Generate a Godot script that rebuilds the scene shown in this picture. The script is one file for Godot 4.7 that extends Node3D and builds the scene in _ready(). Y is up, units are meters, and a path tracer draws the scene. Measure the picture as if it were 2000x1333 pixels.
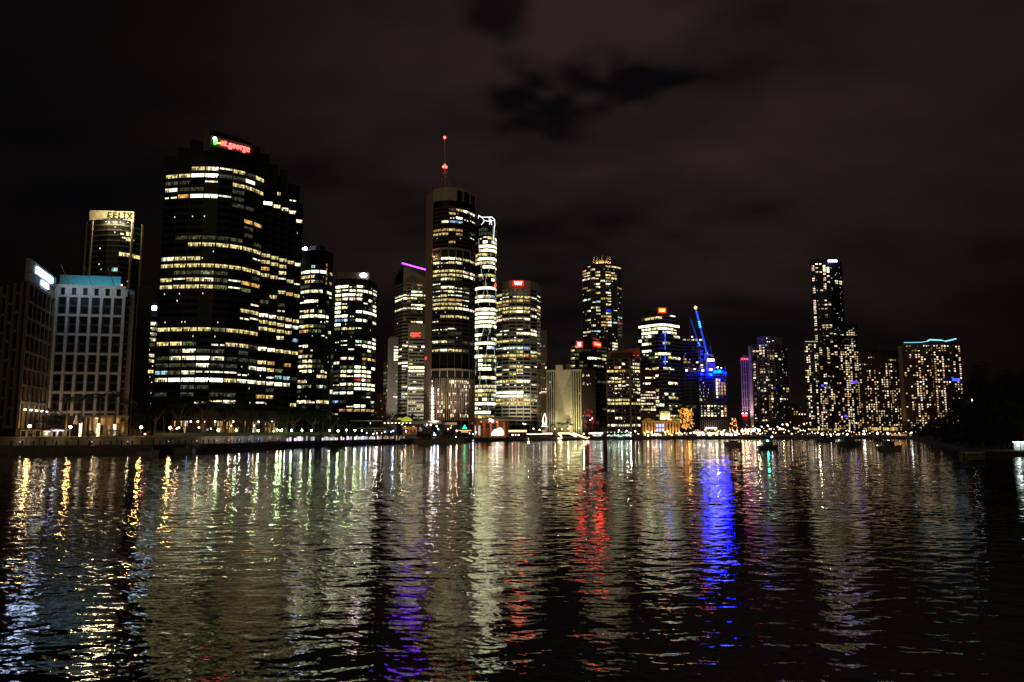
extends Node3D

# A river at night with the towers of a city centre on the far bank, seen from low on the opposite bank.

const F := 1480.0      # focal length of the photograph in its own pixels
const HOR := 843.0     # row of the horizon
const CH := 7.0        # height of the eye above the water
var pitch := atan((HOR - 666.5) / F)
var rng := RandomNumberGenerator.new()
var UB := BoxMesh.new()
var GLOBE := SphereMesh.new()
var mats := {}
var grains := []
var order := {}
var wins := {}
var used := {}

# ------------------------------------------------------------------ helpers

func P(px: float, py: float, d: float) -> Vector3:
	var dx := (px - 1000.0) / F
	var dy := (666.5 - py) / F
	var fz := cos(pitch) - dy * sin(pitch)
	var fy := sin(pitch) + dy * cos(pitch)
	return Vector3(dx / fz * d, CH + fy / fz * d, -d)

func G(px: float, d: float, y := 0.0) -> Vector3:      # on the ground line of that bearing, at height y
	var p := P(px, HOR, d)
	return Vector3(p.x, y, p.z)

func M(r: float, g: float, b: float, rough := 0.75, metal := 0.0) -> StandardMaterial3D:
	var key := "m%.3f_%.3f_%.3f_%.2f_%.2f" % [r, g, b, rough, metal]
	if not mats.has(key):
		var m := StandardMaterial3D.new()
		m.albedo_color = Color(r, g, b).linear_to_srgb()
		m.roughness = rough
		m.metallic = metal
		if rough <= 0.2:
			m.metallic_specular = 0.22
		mats[key] = m
	return mats[key]

func E(r: float, g: float, b: float, e: float) -> StandardMaterial3D:
	var key := "e%.3f_%.3f_%.3f_%.3f" % [r, g, b, e]
	if not mats.has(key):
		var m := StandardMaterial3D.new()
		m.albedo_color = Color(0.05, 0.05, 0.05)
		m.roughness = 0.4
		m.emission_enabled = true
		m.emission = Color(r, g, b).linear_to_srgb()
		m.emission_energy_multiplier = e
		mats[key] = m
	return mats[key]

func rough_stone(r: float, g: float, b: float, size: float, rough := 0.85) -> StandardMaterial3D:
	var key := "s%.3f_%.3f_%.3f_%.2f" % [r, g, b, size]
	if not mats.has(key):
		if grains.is_empty():
			for i in 3:
				var n := FastNoiseLite.new()
				n.seed = 7 + i
				n.frequency = 0.015
				n.fractal_octaves = 5
				var ramp := Gradient.new()
				ramp.set_color(0, Color(0.60, 0.58, 0.56).linear_to_srgb())
				ramp.set_color(1, Color(1.0, 1.0, 1.0))
				var t := NoiseTexture2D.new()
				t.width = 512
				t.height = 512
				t.seamless = true
				t.noise = n
				t.color_ramp = ramp
				grains.append(t)
		var m := StandardMaterial3D.new()
		m.albedo_texture = grains[mats.size() % 3]
		m.albedo_color = Color(minf(r * 1.22, 1.0), minf(g * 1.22, 1.0), minf(b * 1.22, 1.0)).linear_to_srgb()
		m.roughness = rough
		m.uv1_triplanar = true
		m.uv1_world_triplanar = true
		m.uv1_scale = Vector3.ONE / (size * 2.0)
		mats[key] = m
	return mats[key]

func numbered(called: String) -> String:
	used[called] = used.get(called, -1) + 1
	return called if used[called] == 0 else "%s_%03d" % [called, used[called]]

func nth(key: String) -> String:
	var k = order.get(key, 0)
	order[key] = k + 1
	var one := ["first", "second", "third", "fourth", "fifth", "sixth", "seventh", "eighth", "ninth", "tenth", "eleventh", "twelfth", "thirteenth", "fourteenth", "fifteenth", "sixteenth", "seventeenth", "eighteenth", "nineteenth"]
	if k < 19:
		return one[k]
	var tens := ["twentieth", "thirtieth", "fortieth", "fiftieth", "sixtieth"]
	var ten := ["twenty", "thirty", "forty", "fifty", "sixty"]
	var t := int((k + 1) / 10) - 2
	return tens[t] if (k + 1) % 10 == 0 else ten[t] + "-" + one[(k + 1) % 10 - 1]

func thing(called: String, label: String, cat: String, at: Vector3, group := "") -> Node3D:
	var o := Node3D.new()
	o.name = numbered(called)
	add_child(o, true)
	o.position = at
	o.set_meta("label", label)
	o.set_meta("category", cat)
	if group != "":
		o.set_meta("group", group)
	return o

func part(parent: Node, called: String, mesh: Mesh, m: Material, at := Vector3.ZERO) -> MeshInstance3D:
	var o := MeshInstance3D.new()
	var tally = parent.get_meta("_n", {})
	var k = tally.get(called, 0)
	tally[called] = k + 1
	parent.set_meta("_n", tally)
	o.name = called if k == 0 else "%s_%03d" % [called, k]
	o.mesh = mesh
	if m:
		o.material_override = m
	o.position = at
	parent.add_child(o, true)
	return o

func box(parent: Node, called: String, c: Vector3, s: Vector3, m: Material, turn := 0.0) -> MeshInstance3D:
	var o := part(parent, called, UB, m)
	o.transform = Transform3D(Basis(Vector3.UP, turn) * Basis.from_scale(s), c)
	return o

func rod(parent: Node, called: String, a: Vector3, b: Vector3, w: float, m: Material) -> MeshInstance3D:   # a square bar between two points
	var o := part(parent, called, UB, m)
	var y := (b - a)
	var n := y.normalized()
	var x := n.cross(Vector3(0.0, 0.0, 1.0) if absf(n.z) < 0.9 else Vector3.RIGHT).normalized()
	var z := x.cross(n)
	o.transform = Transform3D(Basis(x * w, y, z * w), (a + b) / 2.0)
	return o

func nest(t: Node3D, holder: Node3D, called: Array) -> void:       # pieces that belong to one part go under that part
	for c in t.get_children():
		if c == holder or not c is MeshInstance3D:
			continue
		var stem := String(c.name)
		if stem.length() > 4 and stem.substr(stem.length() - 4, 1) == "_" and stem.right(3).is_valid_int():
			stem = stem.left(stem.length() - 4)
		if stem in called:
			var at: Transform3D = holder.transform.affine_inverse() * c.transform
			t.remove_child(c)
			holder.add_child(c, true)
			c.transform = at

func structure(called: String, mesh: Mesh, m: Material, kind := "structure") -> MeshInstance3D:
	var o := MeshInstance3D.new()
	o.name = numbered(called)
	o.mesh = mesh
	if m:
		o.material_override = m
	o.set_meta("kind", kind)
	add_child(o, true)
	return o

func tri(st: SurfaceTool, a: Vector3, b: Vector3, c: Vector3, n: Vector3) -> void:
	st.set_normal(n)
	if (b - a).cross(c - a).dot(n) > 0.0:
		st.add_vertex(a); st.add_vertex(c); st.add_vertex(b)
	else:
		st.add_vertex(a); st.add_vertex(b); st.add_vertex(c)

func quad(st: SurfaceTool, a: Vector3, b: Vector3, c: Vector3, d: Vector3, n: Vector3) -> void:
	tri(st, a, b, c, n)
	tri(st, a, c, d, n)

func begin() -> SurfaceTool:
	var st := SurfaceTool.new()
	st.begin(Mesh.PRIMITIVE_TRIANGLES)
	return st

func add_prism(st: SurfaceTool, poly: PackedVector2Array, y0: float, y1: float) -> void:
	var area := 0.0
	for i in poly.size():
		var p := poly[i]
		var q := poly[(i + 1) % poly.size()]
		area += p.x * q.y - q.x * p.y
	var s := signf(area)
	for i in poly.size():
		var p := poly[i]
		var q := poly[(i + 1) % poly.size()]
		var n := Vector3(q.y - p.y, 0.0, p.x - q.x).normalized() * s
		quad(st, Vector3(p.x, y1, p.y), Vector3(q.x, y1, q.y), Vector3(q.x, y0, q.y), Vector3(p.x, y0, p.y), n)
	var ix := Geometry2D.triangulate_polygon(poly)
	for k in range(0, ix.size(), 3):
		var a := poly[ix[k]]
		var b := poly[ix[k + 1]]
		var c := poly[ix[k + 2]]
		tri(st, Vector3(a.x, y1, a.y), Vector3(b.x, y1, b.y), Vector3(c.x, y1, c.y), Vector3.UP)
		tri(st, Vector3(a.x, y0, a.y), Vector3(b.x, y0, b.y), Vector3(c.x, y0, c.y), Vector3.DOWN)

func prism(poly: PackedVector2Array, y0: float, y1: float) -> ArrayMesh:
	var st := begin()
	add_prism(st, poly, y0, y1)
	return st.commit()

func add_tube(st: SurfaceTool, a: Vector3, b: Vector3, r0: float, r1: float, sides := 6) -> void:
	var n := (b - a).normalized()
	var x := n.cross(Vector3.UP if absf(n.y) < 0.9 else Vector3.RIGHT).normalized()
	var z := x.cross(n)
	for i in sides:
		var t0 := TAU * i / sides
		var t1 := TAU * (i + 1) / sides
		var u0 := x * cos(t0) + z * sin(t0)
		var u1 := x * cos(t1) + z * sin(t1)
		quad(st, a + u0 * r0, a + u1 * r0, b + u1 * r1, b + u0 * r1, (u0 + u1).normalized())

func grown(poly: PackedVector2Array, by: float) -> PackedVector2Array:
	if is_zero_approx(by):
		return poly
	var got := Geometry2D.offset_polygon(poly, by, Geometry2D.JOIN_MITER)
	return got[0] if got.size() else poly

func omni(parent: Node, at: Vector3, c: Color, e: float, size := 0.5) -> void:
	var l := OmniLight3D.new()
	l.name = "lamp_light"
	l.light_color = c.linear_to_srgb()
	l.light_energy = e
	l.light_size = size
	l.omni_range = 400.0
	l.omni_attenuation = 2.0
	l.shadow_enabled = true
	parent.add_child(l, true)
	l.position = at

func spot(parent: Node, at: Vector3, to: Vector3, c: Color, e: float, angle: float, size := 0.3) -> void:
	var l := SpotLight3D.new()
	l.name = "flood_light"
	l.light_color = c.linear_to_srgb()
	l.light_energy = e
	l.light_size = size
	l.spot_range = 600.0
	l.spot_angle = angle
	l.spot_angle_attenuation = 0.9
	l.spot_attenuation = 2.0
	l.shadow_enabled = true
	parent.add_child(l, true)
	var n := (to - at).normalized()
	l.transform = Transform3D(Basis.looking_at(n, Vector3.UP if absf(n.y) < 0.98 else Vector3.RIGHT), at)

# ------------------------------------------------------------------ lit windows

const HUE := {
	"y": [1.0, 0.82, 0.34, 1.35], "w": [1.0, 0.94, 0.62, 2.4], "W": [0.98, 1.0, 0.62, 4.6], "o": [1.0, 0.52, 0.15, 1.1], "p": [1.0, 0.74, 0.55, 2.3],
	"d": [0.85, 0.82, 0.52, 0.10], "h": [1.0, 0.94, 0.64, 2.1], "c": [0.50, 0.92, 1.0, 1.1], "b": [0.35, 0.55, 1.0, 1.6], "g": [0.72, 0.9, 0.36, 0.36],
	"s": [1.0, 0.92, 0.74, 1.5], "r": [1.0, 0.08, 0.05, 1.1], "m": [0.74, 1.0, 0.80, 1.7], "B": [0.01, 0.03, 1.0, 3.0],
}
const LEVEL := [0.16, 0.4, 0.75, 1.1, 1.7]

func add_pane(tools: Dictionary, m: Material, x0: float, x1: float, y0: float, y1: float) -> void:
	if not tools.has(m):
		tools[m] = begin()
	var z := 0.06
	quad(tools[m], Vector3(x0, y1, z), Vector3(x1, y1, z), Vector3(x1, y0, z), Vector3(x0, y0, z), Vector3(0, 0, 1))
	var f = M(0.03, 0.03, 0.03, 0.5)
	if not tools.has(f):
		tools[f] = begin()
	quad(tools[f], Vector3(x0, y1, 0), Vector3(x1, y1, 0), Vector3(x1, y1, z), Vector3(x0, y1, z), Vector3(0, 1, 0))
	quad(tools[f], Vector3(x0, y0, 0), Vector3(x1, y0, 0), Vector3(x1, y0, z), Vector3(x0, y0, z), Vector3(0, -1, 0))
	quad(tools[f], Vector3(x0, y1, 0), Vector3(x0, y0, 0), Vector3(x0, y0, z), Vector3(x0, y1, z), Vector3(-1, 0, 0))
	quad(tools[f], Vector3(x1, y1, 0), Vector3(x1, y0, 0), Vector3(x1, y0, z), Vector3(x1, y1, z), Vector3(1, 0, 0))

func window_mesh(ch: String, k: int, pick: int) -> ArrayMesh:      # a bay of k panes, lit unevenly by what is in the room behind
	var key := "%s%d_%d" % [ch, k, pick]
	if wins.has(key):
		return wins[key]
	var r := RandomNumberGenerator.new()
	r.seed = hash(key)
	var h = HUE[ch]
	var tools := {}
	var base := snappedf(r.randf_range(0.8, 1.2), 0.2)
	for j in k:
		var x0 := (j + 0.05) / k
		var x1 := (j + 0.95) / k
		var lv: float = LEVEL[clampi(int(r.randfn(2.3, 0.9)), 0, 4)]
		var hue = h.duplicate()
		if r.randf() < 0.2:
			hue[2] = clampf(hue[2] * r.randf_range(0.6, 1.3), 0.0, 1.0)
			hue[2] = snappedf(hue[2], 0.1)
		var m = E(hue[0], hue[1], hue[2], hue[3] * lv)
		if ch == "s":
			if j == pick % k:
				add_pane(tools, m, x0 + 0.2 / k, x0 + 0.6 / k, 0.35, 0.75)
			continue
		if ch == "h":
			if r.randf() < 0.8:
				if pick % 2 == 0:
					add_pane(tools, m, x0, x1, 0.05, 0.45)
				else:
					add_pane(tools, m, x0, x1, 0.5, 0.92)
			continue
		# ceiling lamps seen through the upper glass, the room and its furniture below
		var cut := snappedf(r.randf_range(0.5, 0.72), 0.04)
		var up: float = LEVEL[clampi(int(r.randfn(2.4, 0.9)), 0, 4)]
		var low: float = LEVEL[clampi(int(r.randfn(1.6, 1.1)), 0, 4)]
		var q := r.randf()
		if ch == "W" or q < 0.22:
			up = maxf(up, 0.7)
			low = up if r.randf() < 0.6 else maxf(low, 0.7)
		elif q > 0.9:
			up = 0.16
		var a := E(hue[0], hue[1], hue[2], hue[3] * up * base)
		var b := E(hue[0], hue[1], hue[2] * 0.9, hue[3] * low * base)
		if a == b:
			add_pane(tools, a, x0, x1, 0.03, 0.97)
		else:
			add_pane(tools, a, x0, x1, cut + 0.01, 0.97)
			if r.randf() < 0.8:
				add_pane(tools, b, x0, x1, 0.03, cut - 0.01)
			else:                          # a cupboard or a screen covers half of the lower glass
				add_pane(tools, b, x0, lerpf(x0, x1, 0.5), 0.03, cut - 0.01)
	var am := ArrayMesh.new()
	for m in tools:
		tools[m].commit(am)
		am.surface_set_material(am.get_surface_count() - 1, m)
	wins[key] = am
	return am

# ------------------------------------------------------------------ buildings of storeys

func plan(front: Array, deep: float) -> Dictionary:
	# front: [px, py, distance] from the west end to the east end of what is seen; the back is closed behind it
	var pts := PackedVector2Array()
	for f in front:
		var p := P(f[0], f[1], f[2])
		pts.append(Vector2(p.x, p.z))
	var a := pts[0]
	var b := pts[pts.size() - 1]
	var o := (a + b) / 2.0
	var away := o.normalized() * deep
	var poly := PackedVector2Array()
	for p in pts:
		poly.append(p - o)
	poly.append(b + away - o)
	poly.append(a + away - o)
	var segs := []
	for i in pts.size() - 1:
		segs.append([pts[i] - o, pts[i + 1] - o])
	return {"o": o, "poly": poly, "segs": segs}

func core(t: Node3D, pl: Dictionary, y0: float, y1: float, m: Material, called := "curtain_wall") -> void:
	part(t, called, prism(pl.poly, y0 - t.position.y, y1 - t.position.y), m)

func bands(t: Node3D, pl: Dictionary, y: float, fh: float, sp: float, n: int, m: Material, out := 0.15, called := "floor_band") -> void:
	# y: height of the middle of the top row of windows; a band of wall runs above each row and below the last
	var h := fh * sp
	var mesh := prism(grown(pl.poly, out), 0.0, h)
	var wh := fh - h
	for i in n + 1:
		part(t, called, mesh, m, Vector3(0.0, y + wh / 2.0 - i * fh - t.position.y, 0.0))

func face(seg: Array) -> Array:
	var a := Vector3(seg[0].x, 0.0, seg[0].y)
	var b := Vector3(seg[1].x, 0.0, seg[1].y)
	var u := (b - a).normalized()
	return [a, u, u.cross(Vector3.UP), (b - a).length()]

func columns(t: Node3D, pl: Dictionary, bays: Array, y0: float, y1: float, w: float, out: float, m: Material, called := "mullion", every := 1) -> void:
	var c := 0
	for s in pl.segs.size():
		var nb = bays[s]
		if nb == 0:
			continue
		var f := face(pl.segs[s])
		for k in nb + 1:
			c += 1
			if k % every != 0 or (k == nb and s < pl.segs.size() - 1 and bays[s + 1] > 0):
				continue
			var o := part(t, called, UB, m)
			var at: Vector3 = f[0] + f[1] * (f[3] * k / nb) + f[2] * (out / 2.0 - 0.1)
			o.transform = Transform3D(Basis(f[1] * w, Vector3.UP * (y1 - y0), f[2] * (out + 0.2)), at + Vector3(0.0, (y0 + y1) / 2.0 - t.position.y, 0.0))

func windows(t: Node3D, pl: Dictionary, bays: Array, y: float, fh: float, sp: float, rows: Array, k := 4, gap := 0.06, most := 300, out := 0.03) -> void:
	var wh := fh * (1.0 - sp)
	var all := []
	for r in rows.size():
		var c := 0
		for s in pl.segs.size():
			var nb = bays[s]
			if nb == 0:
				continue
			var f := face(pl.segs[s])
			var bw: float = f[3] / nb
			for b in nb:
				var ch = rows[r][c] if c < rows[r].length() else "."
				c += 1
				if ch == "." or ch == " ":
					continue
				var at: Vector3 = f[0] + f[1] * (bw * (b + gap / 2.0)) + f[2] * out + Vector3(0.0, y - r * fh - wh / 2.0 - t.position.y, 0.0)
				all.append([Transform3D(Basis(f[1] * bw * (1.0 - gap), Vector3.UP * wh, f[2]), at), window_mesh(ch, k, rng.randi() % 9)])
	# the first three hundred are parts of their own, what is left is one part
	var step := maxi(1, ceili(float(all.size()) / most))
	var rest := {}
	for i in all.size():
		if step == 1 or i % step == 0:
			var o := part(t, "window", all[i][1], null)
			o.transform = all[i][0]
		else:
			for q in all[i][1].get_surface_count():
				var m = all[i][1].surface_get_material(q)
				if not rest.has(m):
					rest[m] = begin()
				rest[m].append_from(all[i][1], q, all[i][0])
	if rest.size():
		var am := ArrayMesh.new()
		for m in rest:
			rest[m].commit(am)
			am.surface_set_material(am.get_surface_count() - 1, m)
		var o := part(t, "small_window", am, null)
		o.set_meta("kind", "stuff")

func lit(seed_: int, rows: int, cols: int, busy: float, hi: float, lo: float, hues: String) -> Array:
	# which windows are lit: busy floors and quiet floors, and neighbours alike
	var r := RandomNumberGenerator.new()
	r.seed = seed_
	var out := []
	for i in rows:
		var p := hi if r.randf() < busy else lo
		var line := ""
		var on := r.randf() < p
		var ch = hues[r.randi() % hues.length()]
		for c in cols:
			if r.randf() < 0.55:
				on = r.randf() < p
			if r.randf() < 0.35:
				ch = hues[r.randi() % hues.length()]
			line += ch if on else "."
		out.append(line)
	return out

func rooms(seed_: int, rows: int, cols: int, share: float, hues: String) -> Array:
	# flats: whole columns of living rooms are busier than the bedrooms beside them
	var r := RandomNumberGenerator.new()
	r.seed = seed_
	var weight := []
	var tone := []
	for c in cols:
		weight.append(share * [0.35, 0.6, 1.0, 1.5, 1.9][r.randi() % 5])
		tone.append(hues[r.randi() % hues.length()])
	var out := []
	for i in rows:
		var line := ""
		for c in cols:
			if i > 0 and r.randf() < 0.12:
				line += out[i - 1][c]
			elif r.randf() < weight[c]:
				line += tone[c] if r.randf() < 0.5 else hues[r.randi() % hues.length()]
			else:
				line += "."
		out.append(line)
	return out

func lettering(parent: Node, called: String, words: String, high: float, m: Material, at: Transform3D, deep := 0.3, bold := false) -> MeshInstance3D:
	var tm := TextMesh.new()
	var fo := SystemFont.new()
	fo.font_names = PackedStringArray(["Droid Sans"])
	if bold:
		fo.font_weight = 700
	tm.font = fo
	tm.font_size = 64
	tm.pixel_size = high / 46.0        # a capital is about 46 of the 64 high
	tm.depth = deep
	tm.text = words
	tm.horizontal_alignment = HORIZONTAL_ALIGNMENT_CENTER
	tm.vertical_alignment = VERTICAL_ALIGNMENT_CENTER
	var o := part(parent, called, tm, m)
	o.transform = at
	return o

func facing(n: Vector3, at: Vector3) -> Transform3D:
	var z := Vector3(n.x, 0.0, n.z).normalized()
	return Transform3D(Basis(Vector3.UP.cross(z), Vector3.UP, z), at)

# ------------------------------------------------------------------ setting

func panorama() -> Image:
	# thin cloud lit from below by the city, with a gap through which the clear sky shows
	var w := 1536
	var h := 768
	var im := Image.create(w, h, false, Image.FORMAT_RGBF)
	var big := FastNoiseLite.new()
	big.seed = 11
	big.frequency = 1.0
	big.fractal_octaves = 5
	big.fractal_gain = 0.5
	var fine := FastNoiseLite.new()
	fine.seed = 23
	fine.frequency = 1.0
	fine.fractal_octaves = 4
	var hole := P(1125, 150, 1000.0)
	hole.y -= CH
	hole = hole.normalized()
	var hole2 := P(985, 5, 1000.0)
	hole2.y -= CH
	hole2 = hole2.normalized()
	for y in h:
		var el := (0.5 - (y + 0.5) / h) * PI
		if el < -0.02:
			break
		for x in w:
			var az := TAU * (x + 0.5) / w
			var d := Vector3(sin(az) * cos(el), sin(el), -cos(az) * cos(el))
			# the cloud sheet is level: seen low down it is drawn out sideways
			var q := Vector3(d.x, 0.0, d.z) / (d.y + 0.28)
			var n := big.get_noise_3d(q.x * 0.9 + 0.35 * q.z, 3.1, q.z * 1.5 - 0.3 * q.x)
			var f := fine.get_noise_3d(q.x * 3.2, 8.0, q.z * 4.6)
			var thick := clampf(0.72 + n * 1.1 + f * 0.3, 0.05, 1.3)
			var gap := 0.0
			var to := d.angle_to(hole)
			var side := absf(atan2(d.x, -d.z) - atan2(hole.x, -hole.z))
			var up := absf(asin(d.y) - asin(hole.y))
			gap = 1.0 - smoothstep(0.5, 1.15, sqrt(pow(side / 0.115, 2.0) + pow(up / 0.05, 2.0)) + f * 1.5 + n * 0.3)
			to = d.angle_to(hole2)
			gap = maxf(gap, 0.8 * (1.0 - smoothstep(0.3, 1.1, to / 0.05 + f * 1.1)))
			thick = lerpf(thick, 0.05, gap)
			var glow := lerpf(0.30, 1.1, smoothstep(0.05, 0.38, el))
			var turn := (az if az < PI else az - TAU) - 0.19
			glow *= 0.16 + 0.86 * exp(-pow(turn / 0.44, 2.0))
			var warm := Vector3(0.0212, 0.0136, 0.0126) * glow
			var clear := Vector3(0.0014, 0.0013, 0.0019)
			var c := clear.lerp(warm, thick)
			im.set_pixel(x, y, Color(c.x, c.y, c.z))
	return im

func ripples() -> ImageTexture:
	var n := FastNoiseLite.new()
	n.noise_type = FastNoiseLite.TYPE_SIMPLEX
	n.seed = 5
	n.frequency = 0.014
	n.fractal_octaves = 2
	n.fractal_gain = 0.4
	var im := n.get_seamless_image(1024, 1024)
	im.convert(Image.FORMAT_RGBA8)
	im.bump_map_to_normal_map(4.0)
	return ImageTexture.create_from_image(im)

func river() -> void:
	# long waves are real; the finest ripples are in the surface's normals
	var r := RandomNumberGenerator.new()
	r.seed = 77
	var waves := []
	for i in 30:
		var lam := 0.33 * pow(1.083, i) * r.randf_range(0.95, 1.05)
		var ang := r.randfn(0.0, 0.60)
		if i % 5 == 0:
			ang += 0.7 * (1.0 if i % 2 == 0 else -1.0)
		var k := TAU / lam
		waves.append([k * sin(ang), k * cos(ang), 0.0134 * pow(lam, -0.27) / k, r.randf() * TAU, lam])
	var patch := FastNoiseLite.new()
	patch.seed = 3
	patch.frequency = 0.045
	patch.fractal_octaves = 3
	var warp := FastNoiseLite.new()
	warp.seed = 9
	warp.frequency = 0.16
	var rows := 880
	var cols := 520
	var nw := waves.size()
	var kx := PackedFloat32Array()
	var kz := PackedFloat32Array()
	var am := PackedFloat32Array()
	var p0 := PackedFloat32Array()
	for w in waves:
		kx.append(w[0])
		kz.append(w[1])
		am.append(w[2])
		p0.append(w[3])
	var st := PackedVector3Array()
	var nor := PackedVector3Array()
	var z := 9.0
	var zs := [z]
	while zs.size() < rows:
		z *= 1.0055
		zs.append(z)
	for i in rows:
		var d: float = zs[i]
		var cell := maxf(d * 0.0055, d * 2.3 / cols)
		var held := PackedFloat32Array()
		for w in waves:
			held.append(smoothstep(2.0, 4.2, w[4] / cell))
		for c in cols + 1:
			var x := d * (-1.15 + 2.3 * c / cols)
			var pz := -d + 0.55 * warp.get_noise_2d(x, d)
			var px := x + 0.55 * warp.get_noise_2d(x + 300.0, d * 1.3)
			var amp := maxf(0.9 + 1.0 * patch.get_noise_2d(x * 0.4, d), 0.3)
			# in the lee of the far bank the water is calmer
			amp *= 1.0 - 0.68 * smoothstep(150.0, 230.0, d + 60.0 * patch.get_noise_2d(x * 0.15 + 500.0, d * 0.2))
			var y := 0.0
			var sx := 0.0
			var sz := 0.0
			for i_w in nw:
				var ph := kx[i_w] * px + kz[i_w] * pz + p0[i_w]
				var co := cos(ph) * am[i_w]
				sx += co * kx[i_w]
				sz += co * kz[i_w]
				if held[i_w] > 0.02:
					y += am[i_w] * held[i_w] * sin(ph)
			st.append(Vector3(x, y * amp, -d))
			nor.append(Vector3(-sx * amp, 1.0, -sz * amp).normalized())
	var ix := PackedInt32Array()
	ix.resize((rows - 1) * cols * 6)
	var at := 0
	for i in rows - 1:
		for c in cols:
			var a := i * (cols + 1) + c
			var b := a + cols + 1
			ix[at] = a
			ix[at + 1] = b
			ix[at + 2] = a + 1
			ix[at + 3] = a + 1
			ix[at + 4] = b
			ix[at + 5] = b + 1
			at += 6
	var arr := []
	arr.resize(Mesh.ARRAY_MAX)
	arr[Mesh.ARRAY_VERTEX] = st
	arr[Mesh.ARRAY_NORMAL] = nor
	arr[Mesh.ARRAY_INDEX] = ix
	var sheet := ArrayMesh.new()
	sheet.add_surface_from_arrays(Mesh.PRIMITIVE_TRIANGLES, arr)
	var m := StandardMaterial3D.new()
	m.albedo_color = Color(0.006, 0.008, 0.007).linear_to_srgb()
	m.roughness = 0.025
	m.metallic_specular = 0.6
	m.normal_enabled = true
	m.normal_texture = ripples()
	m.normal_scale = 0.14
	m.uv1_triplanar = true
	m.uv1_world_triplanar = true
	m.uv1_scale = Vector3(0.16, 0.16, 0.36)
	structure("river", sheet, m)

func land() -> void:
	var shore := PackedVector2Array()
	for q in [[-300, 230.0], [0, 232.0], [300, 245.0], [450, 283.0], [560, 340.0], [780, 450.0], [840, 482.0], [935, 545.0], [1100, 632.0], [1240, 686.0], [1500, 708.0], [1700, 728.0], [1800, 728.0]]:
		var p := G(q[0], q[1])
		shore.append(Vector2(p.x, p.z))
	shore.append(Vector2(2600.0, -1000.0))
	shore.append(Vector2(2600.0, -3200.0))
	shore.append(Vector2(-2600.0, -3200.0))
	shore.append(Vector2(-2600.0, -200.0))
	structure("ground", prism(shore, -3.0, 2.6), rough_stone(0.10, 0.095, 0.085, 9.0))
	# the raised bank behind the boardwalk
	var bank := PackedVector2Array()
	for q in [[-300, 237.0], [0, 239.0], [300, 253.0], [450, 293.0], [560, 356.0], [640, 412.0], [660, 520.0], [-300, 560.0]]:
		var p := G(q[0], q[1])
		bank.append(Vector2(p.x, p.z))
	var wall := structure("river_bank_wall", prism(bank, 2.0, 5.2), rough_stone(0.13, 0.12, 0.09, 4.0))
	# precast panels with open joints, a coping on top and a kerb below
	var r := RandomNumberGenerator.new()
	r.seed = 91
	for i in 5:
		var a := Vector3(bank[i].x, 0.0, bank[i].y)
		var b := Vector3(bank[i + 1].x, 0.0, bank[i + 1].y)
		var u := (b - a).normalized()
		var n := u.cross(Vector3.UP)
		var m := int(a.distance_to(b) / 3.4)
		for k in m:
			if i == 0 and k < m - 16:
				continue
			var tone: float = [0.85, 1.0, 1.12, 1.25][r.randi() % 4]
			var p := part(wall, "wall_panel", UB, rough_stone(0.24 * tone, 0.215 * tone, 0.155 * tone, 3.0))
			p.transform = Transform3D(Basis(u * 3.26, Vector3.UP * 1.9, n * 0.16), a + (b - a) * ((k + 0.5) / m) + Vector3(0, 3.75, 0) + n * 0.06)
		var c := part(wall, "coping", UB, rough_stone(0.27, 0.25, 0.19, 3.0))
		c.transform = Transform3D(Basis(u * (a.distance_to(b) + 0.2), Vector3.UP * 0.34, n * 0.5), (a + b) / 2.0 + Vector3(0, 5.0, 0) + n * 0.12)
	# a lawn slopes up from the wall to the trees
	var lawn := begin()
	var lo := [[300, 255.0], [380, 272.0], [450, 296.0], [510, 326.0], [560, 359.0], [640, 416.0]]
	var hi := [[300, 268.0], [380, 288.0], [450, 314.0], [510, 344.0], [560, 378.0], [640, 436.0]]
	for i in 5:
		var a := G(lo[i][0], lo[i][1], 5.2)
		var b := G(lo[i + 1][0], lo[i + 1][1], 5.2)
		var c := G(hi[i + 1][0], hi[i + 1][1], 6.5)
		var d := G(hi[i][0], hi[i][1], 6.5)
		quad(lawn, a, b, c, d, Vector3.UP)
		quad(lawn, d, c, Vector3(c.x, 5.0, c.z), Vector3(d.x, 5.0, d.z), Vector3(0, 0, -1))
	structure("lawn", lawn.commit(), rough_stone(0.09, 0.15, 0.035, 3.0))
	# the dark headland that comes in from the east
	var head := PackedVector2Array()
	for q in [[1772, 700.0], [1800, 500.0], [1850, 350.0], [1885, 268.0], [1930, 226.0], [2010, 216.0], [2300, 212.0], [2300, 900.0], [1800, 900.0]]:
		var p := G(q[0], q[1])
		head.append(Vector2(p.x, p.z))
	structure("headland", prism(head, -2.0, 1.2), rough_stone(0.05, 0.05, 0.035, 5.0))
	var rise := PackedVector2Array()
	for q in [[1825, 560.0], [1890, 320.0], [1960, 255.0], [2300, 250.0], [2300, 820.0], [1840, 820.0]]:
		var p := G(q[0], q[1])
		rise.append(Vector2(p.x, p.z))
	structure("hill", prism(rise, 1.0, 6.0), rough_stone(0.05, 0.05, 0.035, 5.0))

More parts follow.
